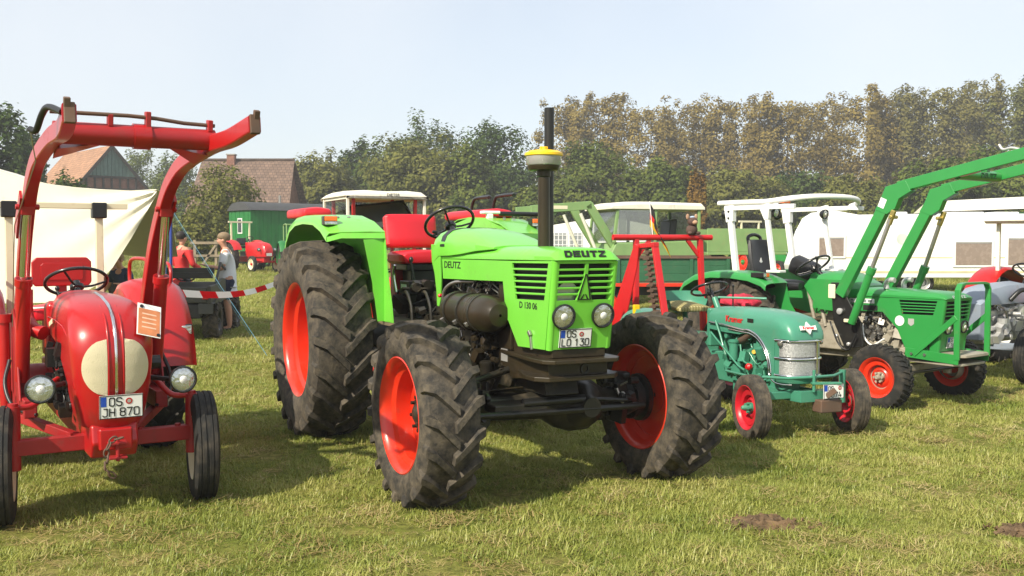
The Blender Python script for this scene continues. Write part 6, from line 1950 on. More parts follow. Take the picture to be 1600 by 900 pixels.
TAPE_R = leaf_mat('red tape film', [(.70, .02, .025), (.72, .02, .025)], .5)
TAPE_W = leaf_mat('white tape film', [(.82, .82, .81), (.82, .82, .81)], .5)

def tape():
    A, B = Vector((-3.40, 9.9, 1.26)), Vector((-4.35, 17.6, 1.02))
    t = thing('barrier_tape', 'red and white striped barrier tape stretched behind the tyres', 'tape', A, 0)
    n = 8
    E = A + (B - A) * 1.18
    for i in range(n):
        k0, k1 = (i / n) ** 1.25, ((i + 1) / n) ** 1.25
        rows = []
        for q in range(7):
            k = k0 + (k1 - k0) * q / 6
            p = (E - A) * k - Vector((0, 0, .10 * math.sin(math.pi * k)))
            tw = .5 * math.sin(3 * k)
            up = Vector((-.55 + math.sin(tw) * .2, 0, 1)).normalized() * .045
            rows.append([p - up, p + up])
        MB().sheet(rows, .0015).build('red_stripe' if i % 2 == 0 else 'white_stripe', TAPE_R if i % 2 == 0 else TAPE_W, t, 60)
tape()

# ------------------------------------------------------------------ people
def skin_mesh(name, joints, edges, m, parent, sub=2):
    """joints: {key: ((x,y,z), rx, ry)}"""
    keys = list(joints)
    me = bpy.data.meshes.new(name)
    me.from_pydata([joints[k][0] for k in keys], [(keys.index(a), keys.index(b)) for a, b in edges], [])
    o = bpy.data.objects.new(name, me)
    COL.objects.link(o)
    o.parent = parent
    md = o.modifiers.new('skin', 'SKIN')
    md.use_smooth_shade = True
    md.branch_smoothing = .3
    for i, k in enumerate(keys):
        r_ = joints[k][1:]
        me.skin_vertices[0].data[i].radius = (r_[0], r_[1] if len(r_) > 1 else r_[0])
    s = o.modifiers.new('sub', 'SUBSURF')
    s.levels = s.render_levels = sub
    me.materials.append(m)
    return o

SKIN = mat('skin', (.52, .27, .18), .5, var=.08)
SHOE = mat('shoe leather', (.03, .028, .026), .6)

def person(label, loc, rotz, H, top_m, bottom_m, hair_m, arms, shorts=True, sleeve='short', bend=0.0, hair='short', cat='person'):
    """local +x = facing; arms: per side (elbow, wrist) offsets from shoulder in units of H"""
    t = thing('person', label, cat, loc, rotz)
    u = H
    J, E = {}, []
    hb = Vector((bend * .25 * u, 0, 0))
    def P(x, y, z):
        p = Vector((x * u, y * u, z * u))
        if z > .52:
            p = p + Vector((math.sin(bend) * (z - .52) * u, 0, (math.cos(bend) - 1) * (z - .52) * u))
        return tuple(p)
    J['pelvis'] = (P(0, 0, .52), .072 * u, .085 * u)
    J['waist'] = (P(.004, 0, .60), .062 * u, .078 * u)
    J['chest'] = (P(.0, 0, .71), .066 * u, .092 * u)
    J['collar'] = (P(-.005, 0, .80), .048 * u, .070 * u)
    J['neck'] = (P(.005, 0, .855), .030 * u)
    J['head0'] = (P(.016, 0, .895), .046 * u, .042 * u)
    J['head1'] = (P(.016, 0, .945), .056 * u, .047 * u)
    J['head2'] = (P(.010, 0, .978), .040 * u, .036 * u)
    J['nose'] = (P(.073, 0, .925), .010 * u)
    E += [('pelvis', 'waist'), ('waist', 'chest'), ('chest', 'collar'), ('collar', 'neck'), ('neck', 'head0'), ('head0', 'head1'), ('head1', 'head2'), ('head1', 'nose')]
    Sh = {}
    for s, nm in ((1, 'l'), (-1, 'r')):
        J['hip' + nm] = (P(0, s * .05, .50), .058 * u)
        J['knee' + nm] = (P(.018, s * .055, .285), .036 * u)
        J['calf' + nm] = (P(.002, s * .055, .20), .034 * u)
        J['ankle' + nm] = (P(-.005, s * .058, .045), .021 * u)
        J['foot' + nm] = (P(.045, s * .062, .022), .022 * u)
        J['toe' + nm] = (P(.095, s * .066, .018), .018 * u)
        E += [('pelvis', 'hip' + nm), ('hip' + nm, 'knee' + nm), ('knee' + nm, 'calf' + nm), ('calf' + nm, 'ankle' + nm), ('ankle' + nm, 'foot' + nm), ('foot' + nm, 'toe' + nm)]
        sh = Vector(P(-.005, s * .105, .800))
        el = sh + Vector(arms[nm][0]) * u
        wr = el + Vector(arms[nm][1]) * u
        hd = (wr - el).normalized()
        J['sh' + nm] = (tuple(sh), .036 * u)
        J['el' + nm] = (tuple(el), .026 * u)
        J['wr' + nm] = (tuple(wr), .017 * u)
        pm = wr + hd * .045 * u
        J['palm' + nm] = (tuple(pm), .020 * u, .012 * u)
        E += [('collar', 'sh' + nm), ('sh' + nm, 'el' + nm), ('el' + nm, 'wr' + nm), ('wr' + nm, 'palm' + nm)]
        side = hd.cross(Vector((0, 0, 1)))
        side = side.normalized() if side.length > .1 else Vector((0, 1, 0))
        dn = Vector((0, 0, -1))
        for k in range(4):
            f0 = pm + hd * .018 * u + side * (k - 1.5) * .011 * u
            f1 = f0 + hd * (.024, .028, .027, .020)[k] * u + dn * .006 * u
            J['f%d%s' % (k, nm)] = (tuple(f0), .0055 * u)
            J['g%d%s' % (k, nm)] = (tuple(f1), .0048 * u)
            E += [('palm' + nm, 'f%d%s' % (k, nm)), ('f%d%s' % (k, nm), 'g%d%s' % (k, nm))]
        th = wr + hd * .02 * u + side * s * -.018 * u
        J['t0' + nm] = (tuple(th), .006 * u)
        J['t1' + nm] = (tuple(th + hd * .025 * u + side * s * -.012 * u), .005 * u)
        E += [('wr' + nm, 't0' + nm), ('t0' + nm, 't1' + nm)]
        Sh[nm] = (sh, el, wr)
    skin_mesh('body', J, E, SKIN, t)
    # shirt
    S, F = {}, []
    g = 1.17
    for k in ('pelvis', 'waist', 'chest', 'collar'):
        S[k] = (J[k][0], J[k][1] * g, J[k][2] * g)
    S['pelvis'] = (P(0, 0, .50), .082 * u, .100 * u)
    S['hem'] = (P(0, 0, .455), .083 * u, .102 * u)
    F.append(('hem', 'pelvis'))
    F += [('pelvis', 'waist'), ('waist', 'chest'), ('chest', 'collar')]
    S['throat'] = (P(.004, 0, .835), .036 * u)
    F.append(('collar', 'throat'))
    for nm in 'lr':
        sh, el, wr = Sh[nm]
        S['sh' + nm] = (tuple(sh), .044 * u)
        e = sh.lerp(el, .78) if sleeve == 'short' else el
        S['el' + nm] = (tuple(e), .038 * u if sleeve == 'short' else .034 * u)
        F += [('collar', 'sh' + nm), ('sh' + nm, 'el' + nm)]
        if sleeve != 'short':
            S['wr' + nm] = (tuple(wr), .024 * u)
            F.append(('el' + nm, 'wr' + nm))
    skin_mesh('shirt', S, F, top_m, t)
    # shorts or trousers
    S, F = {'pelvis': (P(0, 0, .525), .076 * u, .092 * u), 'belt': (P(0, 0, .57), .072 * u, .088 * u)}, [('pelvis', 'belt')]
    for s, nm in ((1, 'l'), (-1, 'r')):
        S['hip' + nm] = (P(0, s * .052, .47), .066 * u)
        F.append(('pelvis', 'hip' + nm))
        S['kn' + nm] = (P(.016, s * .056, .31 if shorts else .285), .056 * u if shorts else .046 * u)
        F.append(('hip' + nm, 'kn' + nm))
        if not shorts:
            S['an' + nm] = (P(-.002, s * .058, .05), .036 * u)
            F.append(('kn' + nm, 'an' + nm))
    skin_mesh('trousers' if not shorts else 'shorts', S, F, bottom_m, t)
    for s in (1, -1):
        S = {'a': (P(-.02, s * .058, .025), .026 * u, .024 * u), 'b': (P(.045, s * .062, .022), .027 * u, .022 * u), 'c': (P(.10, s * .066, .017), .022 * u, .017 * u)}
        skin_mesh('shoe', S, [('a', 'b'), ('b', 'c')], SHOE, t, 1)
    # hair cap
    c = Vector(P(.000, 0, .962))
    hb_ = MB()
    secs = []
    for i in range(9):
        a = R(-35 + 125 * i / 8)
        ring = []
        for j in range(20):
            b = 2 * math.pi * j / 20
            front = max(0, math.cos(b))
            rr = math.cos(a)
            k = 1 + .06 * mnoise.noise(Vector((math.cos(b) * 3, math.sin(b) * 3, i * .7)))
            z = math.sin(a) * .050 * u
            if i == 0:
                z += front * .040 * u - (1 - front) * (.012 * u if hair == 'short' else .03 * u)
            ring.append(tuple(c + Vector((math.cos(b) * rr * .066 * k * u - .004 * u, math.sin(b) * rr * .056 * k * u, z))))
        secs.append(ring)
    hb_.loft(secs).build('hair', hair_m, t, 60)
    for s in (-1, 1):
        MB().lathe([(-.006 * u, .012 * u), (0, .017 * u), (.006 * u, .010 * u), (.007 * u, .001)], o=P(.008, s * .049, .922), axis=(0, s, 0), n=12).build('ear', SKIN, t, 60)
        MB().lathe([(0, .0055 * u), (.004 * u, .004 * u), (.005 * u, .0005)], o=P(.062, s * .018, .935), axis=(1, s * .3, 0), n=10).build('eye', mat('eye dark', (.03, .025, .02), .2), t, 60)
    MB().box(P(.064, 0, .900), (.006 * u, .024 * u, .004 * u)).build('mouth', mat('lip', (.35, .12, .10), .5), t, 0)
    return t

def people():
    Ym = 18.2
    x = W(357, 0, Ym)[0]
    person('man in pale grey polo shirt and navy shorts leaning over the utility vehicle', (x, Ym, gz(0, Ym)), 192, 1.80, mat('pale grey polo', (.70, .72, .75), .8, var=.06),
           mat('navy shorts', (.012, .018, .045), .8, var=.15), mat('greying blond hair', (.22, .155, .09), .7, var=.2), {'l': ((.03, .02, -.165), (.135, .01, .035)), 'r': ((.02, -.03, -.17), (.13, .03, .03))}, bend=.10)
    Y2 = 20.3
    person('person in bright red jacket seen from behind the utility vehicle', (W(284, 0, Y2)[0], Y2, gz(0, Y2)), 60, 1.80, mat('bright red jacket', (.62, .03, .03), .7, var=.1),
           mat('dark trousers', (.02, .022, .03), .8), mat('dark hair', (.018, .013, .010), .6, var=.2), {'l': ((.04, .05, -.17), (.12, -.02, -.04)), 'r': ((.03, -.05, -.17), (.12, .02, -.04))}, shorts=False, sleeve='long')
    Y3 = 16.2
    person('fair haired child in dark blue shirt beside the canvas flap', (W(196, 0, Y3)[0], Y3, gz(0, Y3)), 250, 1.50, mat('dark blue shirt', (.02, .035, .09), .8, var=.1),
           mat('dark shorts', (.02, .022, .03), .8), mat('fair hair', (.34, .23, .11), .7, var=.2), {'l': ((.05, .07, -.15), (.09, -.05, .02)), 'r': ((.02, -.06, -.16), (.08, .0, -.06))}, bend=.25)
    Y4 = 17.4
    person('crouched adult in grey clothes under the edge of the canvas', (W(181, 0, Y4)[0], Y4, gz(0, Y4) - .25), 280, 1.62, mat('grey shirt', (.10, .10, .11), .8, var=.1),
           mat('dark trousers', (.02, .022, .03), .8), mat('dark hair', (.018, .013, .010), .6, var=.2), {'l': ((.05, .05, -.15), (.1, -.05, -.04)), 'r': ((.02, -.06, -.16), (.08, .0, -.06))}, shorts=False, bend=.3)
people()

def utv():
    Y = 17.2
    x = W(300, 0, Y)[0]
    t = thing('utility_vehicle', 'dark olive utility buggy with open load bed seen from the rear', 'buggy', (x - .1, Y, gz(0, Y)), 96)
    body = mat('dark olive plastic', (.045, .046, .036), .55, dirt=.35, dirt_col='#6a6250', var=.12)
    # local +x forward (away from camera), rear at x=-.8
    for s in (-1, 1):
        wheel(t, (-.35, s * .50, .32), .335, .26, .16, RUBBER, BLACK_M, BLACK_M, s, 'lug', 15, .022, .05, hubr=.06, lugw=.032, segs=36)
        wheel(t, (1.45, s * .50, .32), .335, .26, .16, RUBBER, BLACK_M, BLACK_M, s, 'lug', 15, .022, .05, hubr=.06, lugw=.032, segs=36)
    MB().bb(-.78, .60, -.50, .50, .66, .70).build('bed_floor', body, t, 30, .01)
    for s in (-1, 1):
        MB().prism([(-.80, .62), (.60, .62), (.60, 1.0), (.25, 1.02), (-.1, .93), (-.80, .92)], 'y', s * .50, s * .56).build('bed_side', body, t, 30, .015)
        MB().prism([(-.80, .44), (-.78, .64), (.16, .64), (.06, .52), (-.08, .68 - .05), (-.35, .68), (-.62, .63)], 'y', s * .34, s * .60).build('rear_fender', body, t, 30, .02)
        lm = MB().bb(-.825, -.80, s * .42, s * .52, .70, .80).build('tail_lamp', LENSRED, t, 30, .008)
        MB().bar((-.12, s * .52, .95), (.30, s * .52, 1.28), .04, .04).bar((.30, s * .52, 1.28), (1.1, s * .50, 1.10), .04, .04).build('roll_cage', BLACK_M, t, 30, .006)
    MB().bb(-.80, -.74, -.50, .50, .64, .90).build('tailgate', body, t, 30, .015)
    MB().bar((-.25, -.52, 1.16), (-.25, .52, 1.16), .06, .10).bar((-.28, -.50, 1.08), (-.28, .50, 1.08), .03, .10).build('head_board', BLACK_M, t, 30, .008)
    MB().bb(-.78, .2, -.40, .40, .38, .62).build('chassis', BLACK_M, t, 30, .02)
    MB().lathe([(0, .03), (.03, .03), (.05, .02), (.08, .028), (.10, .02), (.105, .001)], o=(-.88, .12, .42), axis='z', n=14).bar((-.75, .12, .42), (-.90, .12, .42), .05, .03).build('tow_ball', mat('brass zinc', (.45, .36, .12), .35, metal=.8), t, 40)
    MB().bb(.62, 1.0, -.5, .5, .70, .82).build('seat', BLACK, t, 30, .03)
    MB().prism([(.95, .55), (1.95, .55), (1.95, .72), (1.70, .88), (1.2, .92), (1.0, .75)], 'y', -.40, .40).build('bonnet', body, t, 30, .03)
    steering_wheel(t, (1.05, .25, 1.02), .17, -30, 3, .014, .04)
utv()

# ------------------------------------------------------------------ plain tractors further back
def small_tractor(t, paint, rimm, frame=None, frame_m=None, scale=1.0, seatm=None, hood='round', loader=False, plate=True):
    for s in (-1, 1):
        wheel(t, (0, s * .62, .58), .60, .26, .35, RUBBER_D, rimm, paint, s, 'lug', 17, .03, .09, hubr=.09, lugw=.042, segs=32)
        wheel(t, (1.75, s * .56, .33), .34, .15, .21, RUBBER_D, rimm, paint, s, 'rib', lug=.006, disc=.05, hubr=.05, holes=5, segs=28)
        rows = []
        for i in range(13):
            a = R(195 - 170 * i / 12)
            rows.append([(.68 * math.cos(a), s * (.62 + dy), .60 + (.68 + dr) * math.sin(a)) for dy, dr in ((-.2, .0), (-.15, .03), (0, .05), (.12, .03), (.16, -.03))])
        MB().sheet(rows, .01).build('fender', paint, t, 50)
        headlamp(t, (1.95, s * .36, .92), .075, (1, 0, 0))
        MB().tube([(1.75, s * .52, .30), (1.75, s * .52, .58)], .035, 10).build('king_pin', paint, t, 50)
    secs = []
    if hood == 'round':
        L_ = ((.62, .25, 1.22), (1.0, .27, 1.27), (1.5, .27, 1.26), (1.85, .26, 1.20), (2.05, .23, 1.08), (2.14, .18, .90))
    else:
        L_ = ((.62, .25, 1.24), (1.0, .26, 1.25), (1.6, .25, 1.24), (2.0, .25, 1.22), (2.10, .24, 1.18), (2.12, .235, 1.12))
    for (x, w, zt) in L_:
        zs = .62
        k = zt - zs
        secs.append([(x, -w * .85, zs), (x, -w, zs + k * .4), (x, -w * .96, zs + k * .72), (x, -w * .72, zs + k * .94), (x, 0, zt), (x, w * .72, zs + k * .94), (x, w * .96, zs + k * .72), (x, w, zs + k * .4), (x, w * .85, zs)])
    MB().loft(secs).build('bonnet', paint, t, 45, .006)
    MB().bb(-.3, 1.95, -.14, .14, .40, .64).build('gearbox', paint, t, 30, .02)
    MB().bar((1.75, -.52, .42), (1.75, .52, .42), .07, .09).build('front_axle', paint, t, 30, .008)
    MB().bb(.5, .63, -.22, .22, .66, 1.22).build('dashboard', paint, t, 30, .02)
    steering_wheel(t, (.36, 0, 1.36), .20, 30, 3, .014, .04, None, (.58, 0, 1.10))
    seat_cushion('seat', seatm or BLACK, t, (-.05, 0, 1.02), (.40, .44, .10), .02)
    seat_cushion('backrest', seatm or BLACK, t, (-.27, 0, 1.25), (.30, .44, .07), .02, (0, 78, 0))
    if plate:
        MB().bb(2.145, 2.155, -.12, .12, .66, .78).build('number_plate', PLATE_W, t, 0)
    if frame == 'bar':
        for s in (-1, 1):
            MB().bar((-.35, s * .40, .6), (-.35, s * .42, 2.05), .06, .06, (1, 0, 0)).build('roll_bar_post', frame_m, t, 30, .006)
        MB().bar((-.35, -.55, 2.08), (-.35, .55, 2.08), .06, .07).build('roll_bar', frame_m, t, 30, .006)
    if frame == 'cage':
        for s in (-1, 1):
            MB().tube(smooth_path([(-.5, s * .5, .8), (-.5, s * .5, 1.8), (-.42, s * .5, 1.95), (.3, s * .5, 1.97), (.4, s * .5, 1.85), (.42, s * .5, 1.1)], 5), .025, 8).build('cage_tube', frame_m, t, 50)
        for x in (-.42, .3):
            MB().tube([(x, -.5, 1.96), (x, .5, 1.96)], .025, 8).build('cage_tube', frame_m, t, 50)

FAR = 'tractors standing further back'
x_, y_ = W(408, 0, 41)[0], 41.0
FT = thing('tractor', 'small red tractor with cream wheels and cream roll bar beside the green wagon', 'tractor', (x_ - 1.0, y_ + 1.2, gz(0, 42)), -48, FAR)
small_tractor(FT, RED_BRIGHT, CREAM, 'bar', CREAM)
FT2 = thing('tractor', 'small green tractor with pale green cage beside the green wagon', 'tractor', (W(462, 0, 39)[0], 39.5, gz(0, 39.5)), -70, FAR)
small_tractor(FT2, G_WAGON, G_WAGON, 'cage', G_LIGHT)
FT3 = thing('tractor', 'far green tractor with cream roll bar seen under the white roll frame', 'tractor', (W(1192, 0, 36)[0], 37, gz(0, 37)), -62, FAR)
small_tractor(FT3, G_DEUTZ, RED_RIM, 'bar', CREAM, hood='flat')

def cab_tractor():
    t = thing('tractor', 'red tractor with cream white cab behind the lime green tractor', 'tractor', (-1.94, 13.95, gz(0, 14)), -64, FAR)
    small_tractor(t, RED_BRIGHT, RED_BRIGHT, None, None, seatm=RED_VINYL)
    zr = 2.36
    # cab: local x -.75 .. .70, y +-.70
    secs = []
    rf = MB()
    for (x, dz) in ((-.62, -.03), (-.60, .01), (-.3, .03), (.3, .03), (.56, .02), (.62, .0), (.64, -.03)):
        secs.append([(x, -.575, zr - .045), (x, -.575, zr + dz - .05), (x, -.50, zr + dz), (x, -.3, zr + dz + .015), (x, 0, zr + dz + .005), (x, .3, zr + dz + .015), (x, .50, zr + dz), (x, .575, zr + dz - .05), (x, .575, zr - .045)])
    roof = rf.loft(secs).build('cab_roof', CREAM_W, t, 40, .006)
    text('DIETER', .055, INK, roof, (.642, -.02, zr - .042), (90, 0, 90), 'roof_lettering', .001, 1.05)
    for s in (-1, 1):
        MB().bar((.58, s * .54, 1.15), (.58, s * .54, zr - .045), .038, .038, (1, 0, 0)).build('cab_post', CREAM_W, t, 30, .006)
        MB().bar((-.56, s * .54, 1.15), (-.56, s * .54, zr - .045), .038, .038, (1, 0, 0)).build('cab_post', CREAM_W, t, 30, .006)
        MB().bar((.46, s * .42, 1.3), (.50, s * .44, zr - .045), .045, .045, (1, 0, 0)).build('inner_post', RED_BRIGHT, t, 30, .006)
        MB().bar((-.44, s * .42, 1.3), (-.46, s * .44, zr - .045), .045, .045, (1, 0, 0)).build('inner_post', RED_BRIGHT, t, 30, .006)
        MB().bb(-.54, .55, s * .532, s * .548, 2.275, 2.312).build('side_header', CREAM_W, t, 30, .004)
        MB().bb(-.54, .55, s * .536, s * .542, 1.30, 2.275).build('side_window', CLEARWIN, t, 0)
        MB().bb(-.54, .55, s * .532, s * .548, 1.0, 1.30).build('side_panel', RED_BRIGHT, t, 30, .004)
    M = Matrix.Translation((.36, -.04, 2.06)) @ Matrix.Rotation(R(32), 4, 'Y') @ Matrix.Rotation(R(8), 4, 'X')
    fr = MB().bb(-.30, .30, -.42, .42, -.012, .0).xf(M).build('open_windscreen', mat('dark tinted glass', (.05, .06, .055), .08, coat=1.0), t, 30, .01)
    ed = MB()
    ed.bb(-.33, .33, -.45, -.42, -.025, .01).bb(-.33, .33, .42, .45, -.025, .01).bb(-.33, -.30, -.42, .42, -.025, .01).bb(.30, .33, -.42, .42, -.025, .01)
    ed.xf(M).build('screen_frame', BLACK, fr, 30, .004)
cab_tractor()

def tool_carrier():
    Y = 25.0
    g0 = gz(0, Y)
    t = thing('tool_carrier', 'pale green tool carrier tractor with white cab roof and front loader', 'tractor', (W(1008, 0, Y)[0], Y, g0), 196, FAR)
    # local +x forward = towards image left
    zt = W(0, 318, Y)[2] - g0
    for s in (-1, 1):
        wheel(t, (-1.6, s * .72, .60), .62, .32, .35, RUBBER_D, G_LIGHT, G_LIGHT, s, 'lug', 17, .03, .09, hubr=.1, segs=32)
        wheel(t, (1.0, s * .72, .40), .42, .22, .24, RUBBER_D, G_LIGHT, G_LIGHT, s, 'rib', lug=.006, disc=.06, hubr=.06, segs=28)
    MB().bb(-2.4, 1.5, -.35, .35, .55, .85).build('chassis', G_LIGHT, t, 30, .02)
    MB().prism([(-1.1, .85), (1.25, .85), (1.25, 1.25), (1.12, 1.50), (-1.1, 1.55)], 'y', -.85, .85).build('cab_body', G_LIGHT, t, 30, .03)
    secs = []
    for (x, dz) in ((-1.18, -.05), (-1.12, .05), (0, .09), (.55, .09), (1.2, .0), (1.28, -.06)):
        secs.append([(x, -.92, zt - .18), (x, -.92, zt - .10 + dz * .5), (x, -.82, zt - .05 + dz * .6), (x, 0, zt - .02 + dz * .6), (x, .82, zt - .05 + dz * .6), (x, .92, zt - .10 + dz * .5), (x, .92, zt - .18)])
    MB().loft(secs).build('cab_roof', CREAM_W, t, 40, .01)
    for s in (-1, 1):
        for (x, x2) in ((1.18, 1.08), (.12, .10), (-1.05, -1.05)):
            MB().bar((x, s * .84, 1.5), (x2, s * .84, zt - .17), .07, .07, (1, 0, 0)).build('cab_post', G_LIGHT, t, 30, .01)
        MB().bb(.17, 1.05, s * .835, s * .842, 1.55, zt - .2).build('side_window', DIRTYWIN, t, 0)
    MB().add([(1.19, -.80, 1.52), (1.19, .80, 1.52), (1.09, .80, zt - .2), (1.09, -.80, zt - .2)], [(0, 1, 2, 3)]).build('windscreen', DIRTYWIN, t, 0)
    MB().bb(-1.06, -1.05, -.8, .8, 1.56, zt - .2).build('rear_window', DIRTYWIN, t, 0)
    for s in (-1, 1):
        headlamp(t, (-1.12, s * .70, zt - .32), .07, (-1, 0, 0), 'work_lamp')
    MB().prism([(-.7, 1.55), (-.5, 1.55), (-.55, 2.05), (-.75, 2.1)], 'y', -.3, .3).build('seat', BLACK, t, 30, .04)
    # load platform behind the cab (image right)
    for (a, b, c_, d) in ((-3.45, -1.25, .88, .92), (-3.45, -1.25, -.92, -.88)):
        MB().bb(a, b, c_, d, 1.27, 1.85).build('side_board', G_LIGHT, t, 30, .01)
    MB().bb(-3.5, -3.45, -.92, .92, 1.27, 1.85).build('side_board', G_LIGHT, t, 30, .01)
    MB().bb(-3.45, -1.25, -.92, .92, 1.20, 1.265).build('platform', G_LIGHT, t, 30, .01)
    # loader arms going forward over the nose
    for s in (-1, 1):
        y = s * .62
        MB().bar((1.05, y, 1.35), (1.75, y, 2.42), .11, .20, (1, 0, 0)).build('loader_arm', G_LIGHT, t, 30, .01)
        MB().bar((1.68, y, 2.40), (3.2, y, 2.28), .11, .20).build('loader_boom', G_LIGHT, t, 30, .01)
        MB().cyl((1.5, y, 1.2), (1.95, y, 2.2), .04, 10).build('lift_cylinder', CREAM_W, t, 40)
        MB().bb(2.3, 2.9, y + s * .056, y + s * .06, 2.30, 2.38).build('maker_stripe', CREAM, t, 0)
    MB().cyl((2.6, -.6, 2.2), (2.6, .6, 2.2), .05, 10).build('cross_tube', G_LIGHT, t, 40)
    MB().bb(1.251, 1.28, .4, .7, 1.0, 1.2).build('tail_lamp', LENSRED, t, 30, .01)
tool_carrier()

def trailer():
    Y = 20.0
    g0 = gz(0, Y)
    x0, x1 = W(905, 0, Y)[0], W(1141, 0, Y)[0]
    t = thing('farm_trailer', 'dark green flat farm trailer with orange lower rail behind the red roll bar', 'trailer', ((x0 + x1) / 2, Y, g0), 0)
    hl = (x1 - x0) / 2
    zt, zb = W(0, 403, Y)[2] - g0, W(0, 440, Y)[2] - g0
    for s, (yy) in ((-1, 0.0), (1, 1.9)):
        for k in range(3):
            h = (zt - zb) / 3
            MB().bb(-hl, hl, yy - .02 * s, yy + .02 * s, zb + k * h + .004, zb + (k + 1) * h - .006).build('side_plank', G_DARK, t, 30, .004)
        for i in range(5):
            x = -hl + .05 + i * (2 * hl - .1) / 4
            MB().bb(x - .035, x + .035, yy + s * .021, yy + s * .05, zb - .03, zt).build('stanchion', G_DARK, t, 30, .004)
        MB().bb(-hl, hl, yy + s * .021, yy + s * .06, zt - .01, zt + .03).build('top_rail', RUST, t, 30)
        MB().bb(-hl - .02, hl + .02, yy + s * .021, yy + s * .07, zb - .10, zb - .03).build('lower_rail', RED_RIM, t, 30, .006)
    for x in (-hl, hl):
        MB().bb(x - .02, x + .02, .02, 1.88, zb, zt).build('end_board', G_DARK, t, 30)
    MB().bb(-hl, hl, .0, 1.9, zb - .06, zb - .001).build('load_floor', TAN, t, 30)
    MB().bb(-hl + .2, hl - .2, .5, 1.4, zb - .3, zb - .061).build('chassis', BLACK_M, t, 30)
    for x in (-hl + .6, hl - .6):
        for s in (.2, 1.7):
            wheel(t, (x, s, .34), .35, .2, .2, RUBBER_D, RED_RIM, BLACK_M, -1 if s < 1 else 1, 'rib', lug=.005, disc=.06, hubr=.06, segs=28)
trailer()
# ------------------------------------------------------------------ meadow grass (one mass nobody could count)
def grass_mat(name, cols, tr=.35):
    m = bpy.data.materials.new(name)
    m.use_nodes = True
    t = m.node_tree
    t.nodes.remove(t.nodes['Principled BSDF'])
    out = t.nodes['Material Output']
    g = nn(t, 'NewGeometry')
    oi = nn(t, 'ObjectInfo')
    n1 = nn(t, 'TexNoise'); n1.inputs['Scale'].default_value = .8; n1.inputs['Detail'].default_value = 6; n1.inputs['Roughness'].default_value = .6
    t.links.new(g.outputs['Position'], n1.inputs['Vector'])
    ad = nn(t, 'MapRange'); ad.inputs['From Min'].default_value = .3; ad.inputs['From Max'].default_value = .7
    t.links.new(n1.outputs['Fac'], ad.inputs['Value'])
    at = nn(t, 'Attribute', attribute_name='tint')
    m1 = nn(t, 'Math', operation='MULTIPLY_ADD'); m1.inputs[1].default_value = .38
    t.links.new(at.outputs['Fac'], m1.inputs[0])
    m2 = nn(t, 'Math', operation='MULTIPLY_ADD'); m2.inputs[1].default_value = .22
    t.links.new(oi.outputs['Random'], m2.inputs[0])
    m3 = nn(t, 'Math', operation='MULTIPLY'); m3.inputs[1].default_value = .55
    t.links.new(ad.outputs[0], m3.inputs[0])
    t.links.new(m3.outputs[0], m2.inputs[2]); t.links.new(m2.outputs[0], m1.inputs[2])
    r = nn(t, 'ValToRGB')
    el = r.color_ramp.elements
    while len(el) < len(cols):
        el.new(.5)
    for i, c in enumerate(cols):
        el[i].position = .1 + .8 * i / (len(cols) - 1)
        el[i].color = tuple(c) + (1,)
    t.links.new(m1.outputs[0], r.inputs[0])
    d = nn(t, 'BsdfDiffuse'); tl = nn(t, 'BsdfTranslucent'); gl = nn(t, 'BsdfGlossy'); gl.inputs['Roughness'].default_value = .45
    t.links.new(r.outputs[0], d.inputs[0]); t.links.new(r.outputs[0], tl.inputs[0])
    a = nn(t, 'MixShader'); a.inputs[0].default_value = tr
    b = nn(t, 'MixShader'); b.inputs[0].default_value = .035
    t.links.new(d.outputs[0], a.inputs[1]); t.links.new(tl.outputs[0], a.inputs[2])
    t.links.new(a.outputs[0], b.inputs[1]); t.links.new(gl.outputs[0], b.inputs[2])
    t.links.new(b.outputs[0], out.inputs[0])
    return m

MOLES = [(1.57, 6.12, .19), (3.10, 5.95, .14)]
BARE = [(3.9, 8.6, .35), (4.9, 8.9, .4), (2.95, 6.9, .25), (-.2, 5.2, .3), (.55, 7.2, .35), (-1.9, 5.6, .35), (3.05, 9.0, .3), (-.55, 6.4, .25)]

for _i in range(34):
    _r = random.Random(900 + _i)
    _y = 4.6 + 11 * _r.random() ** 1.3
    BARE.append((_r.uniform(-.55, .55) * _y, _y, _r.uniform(.12, .34)))

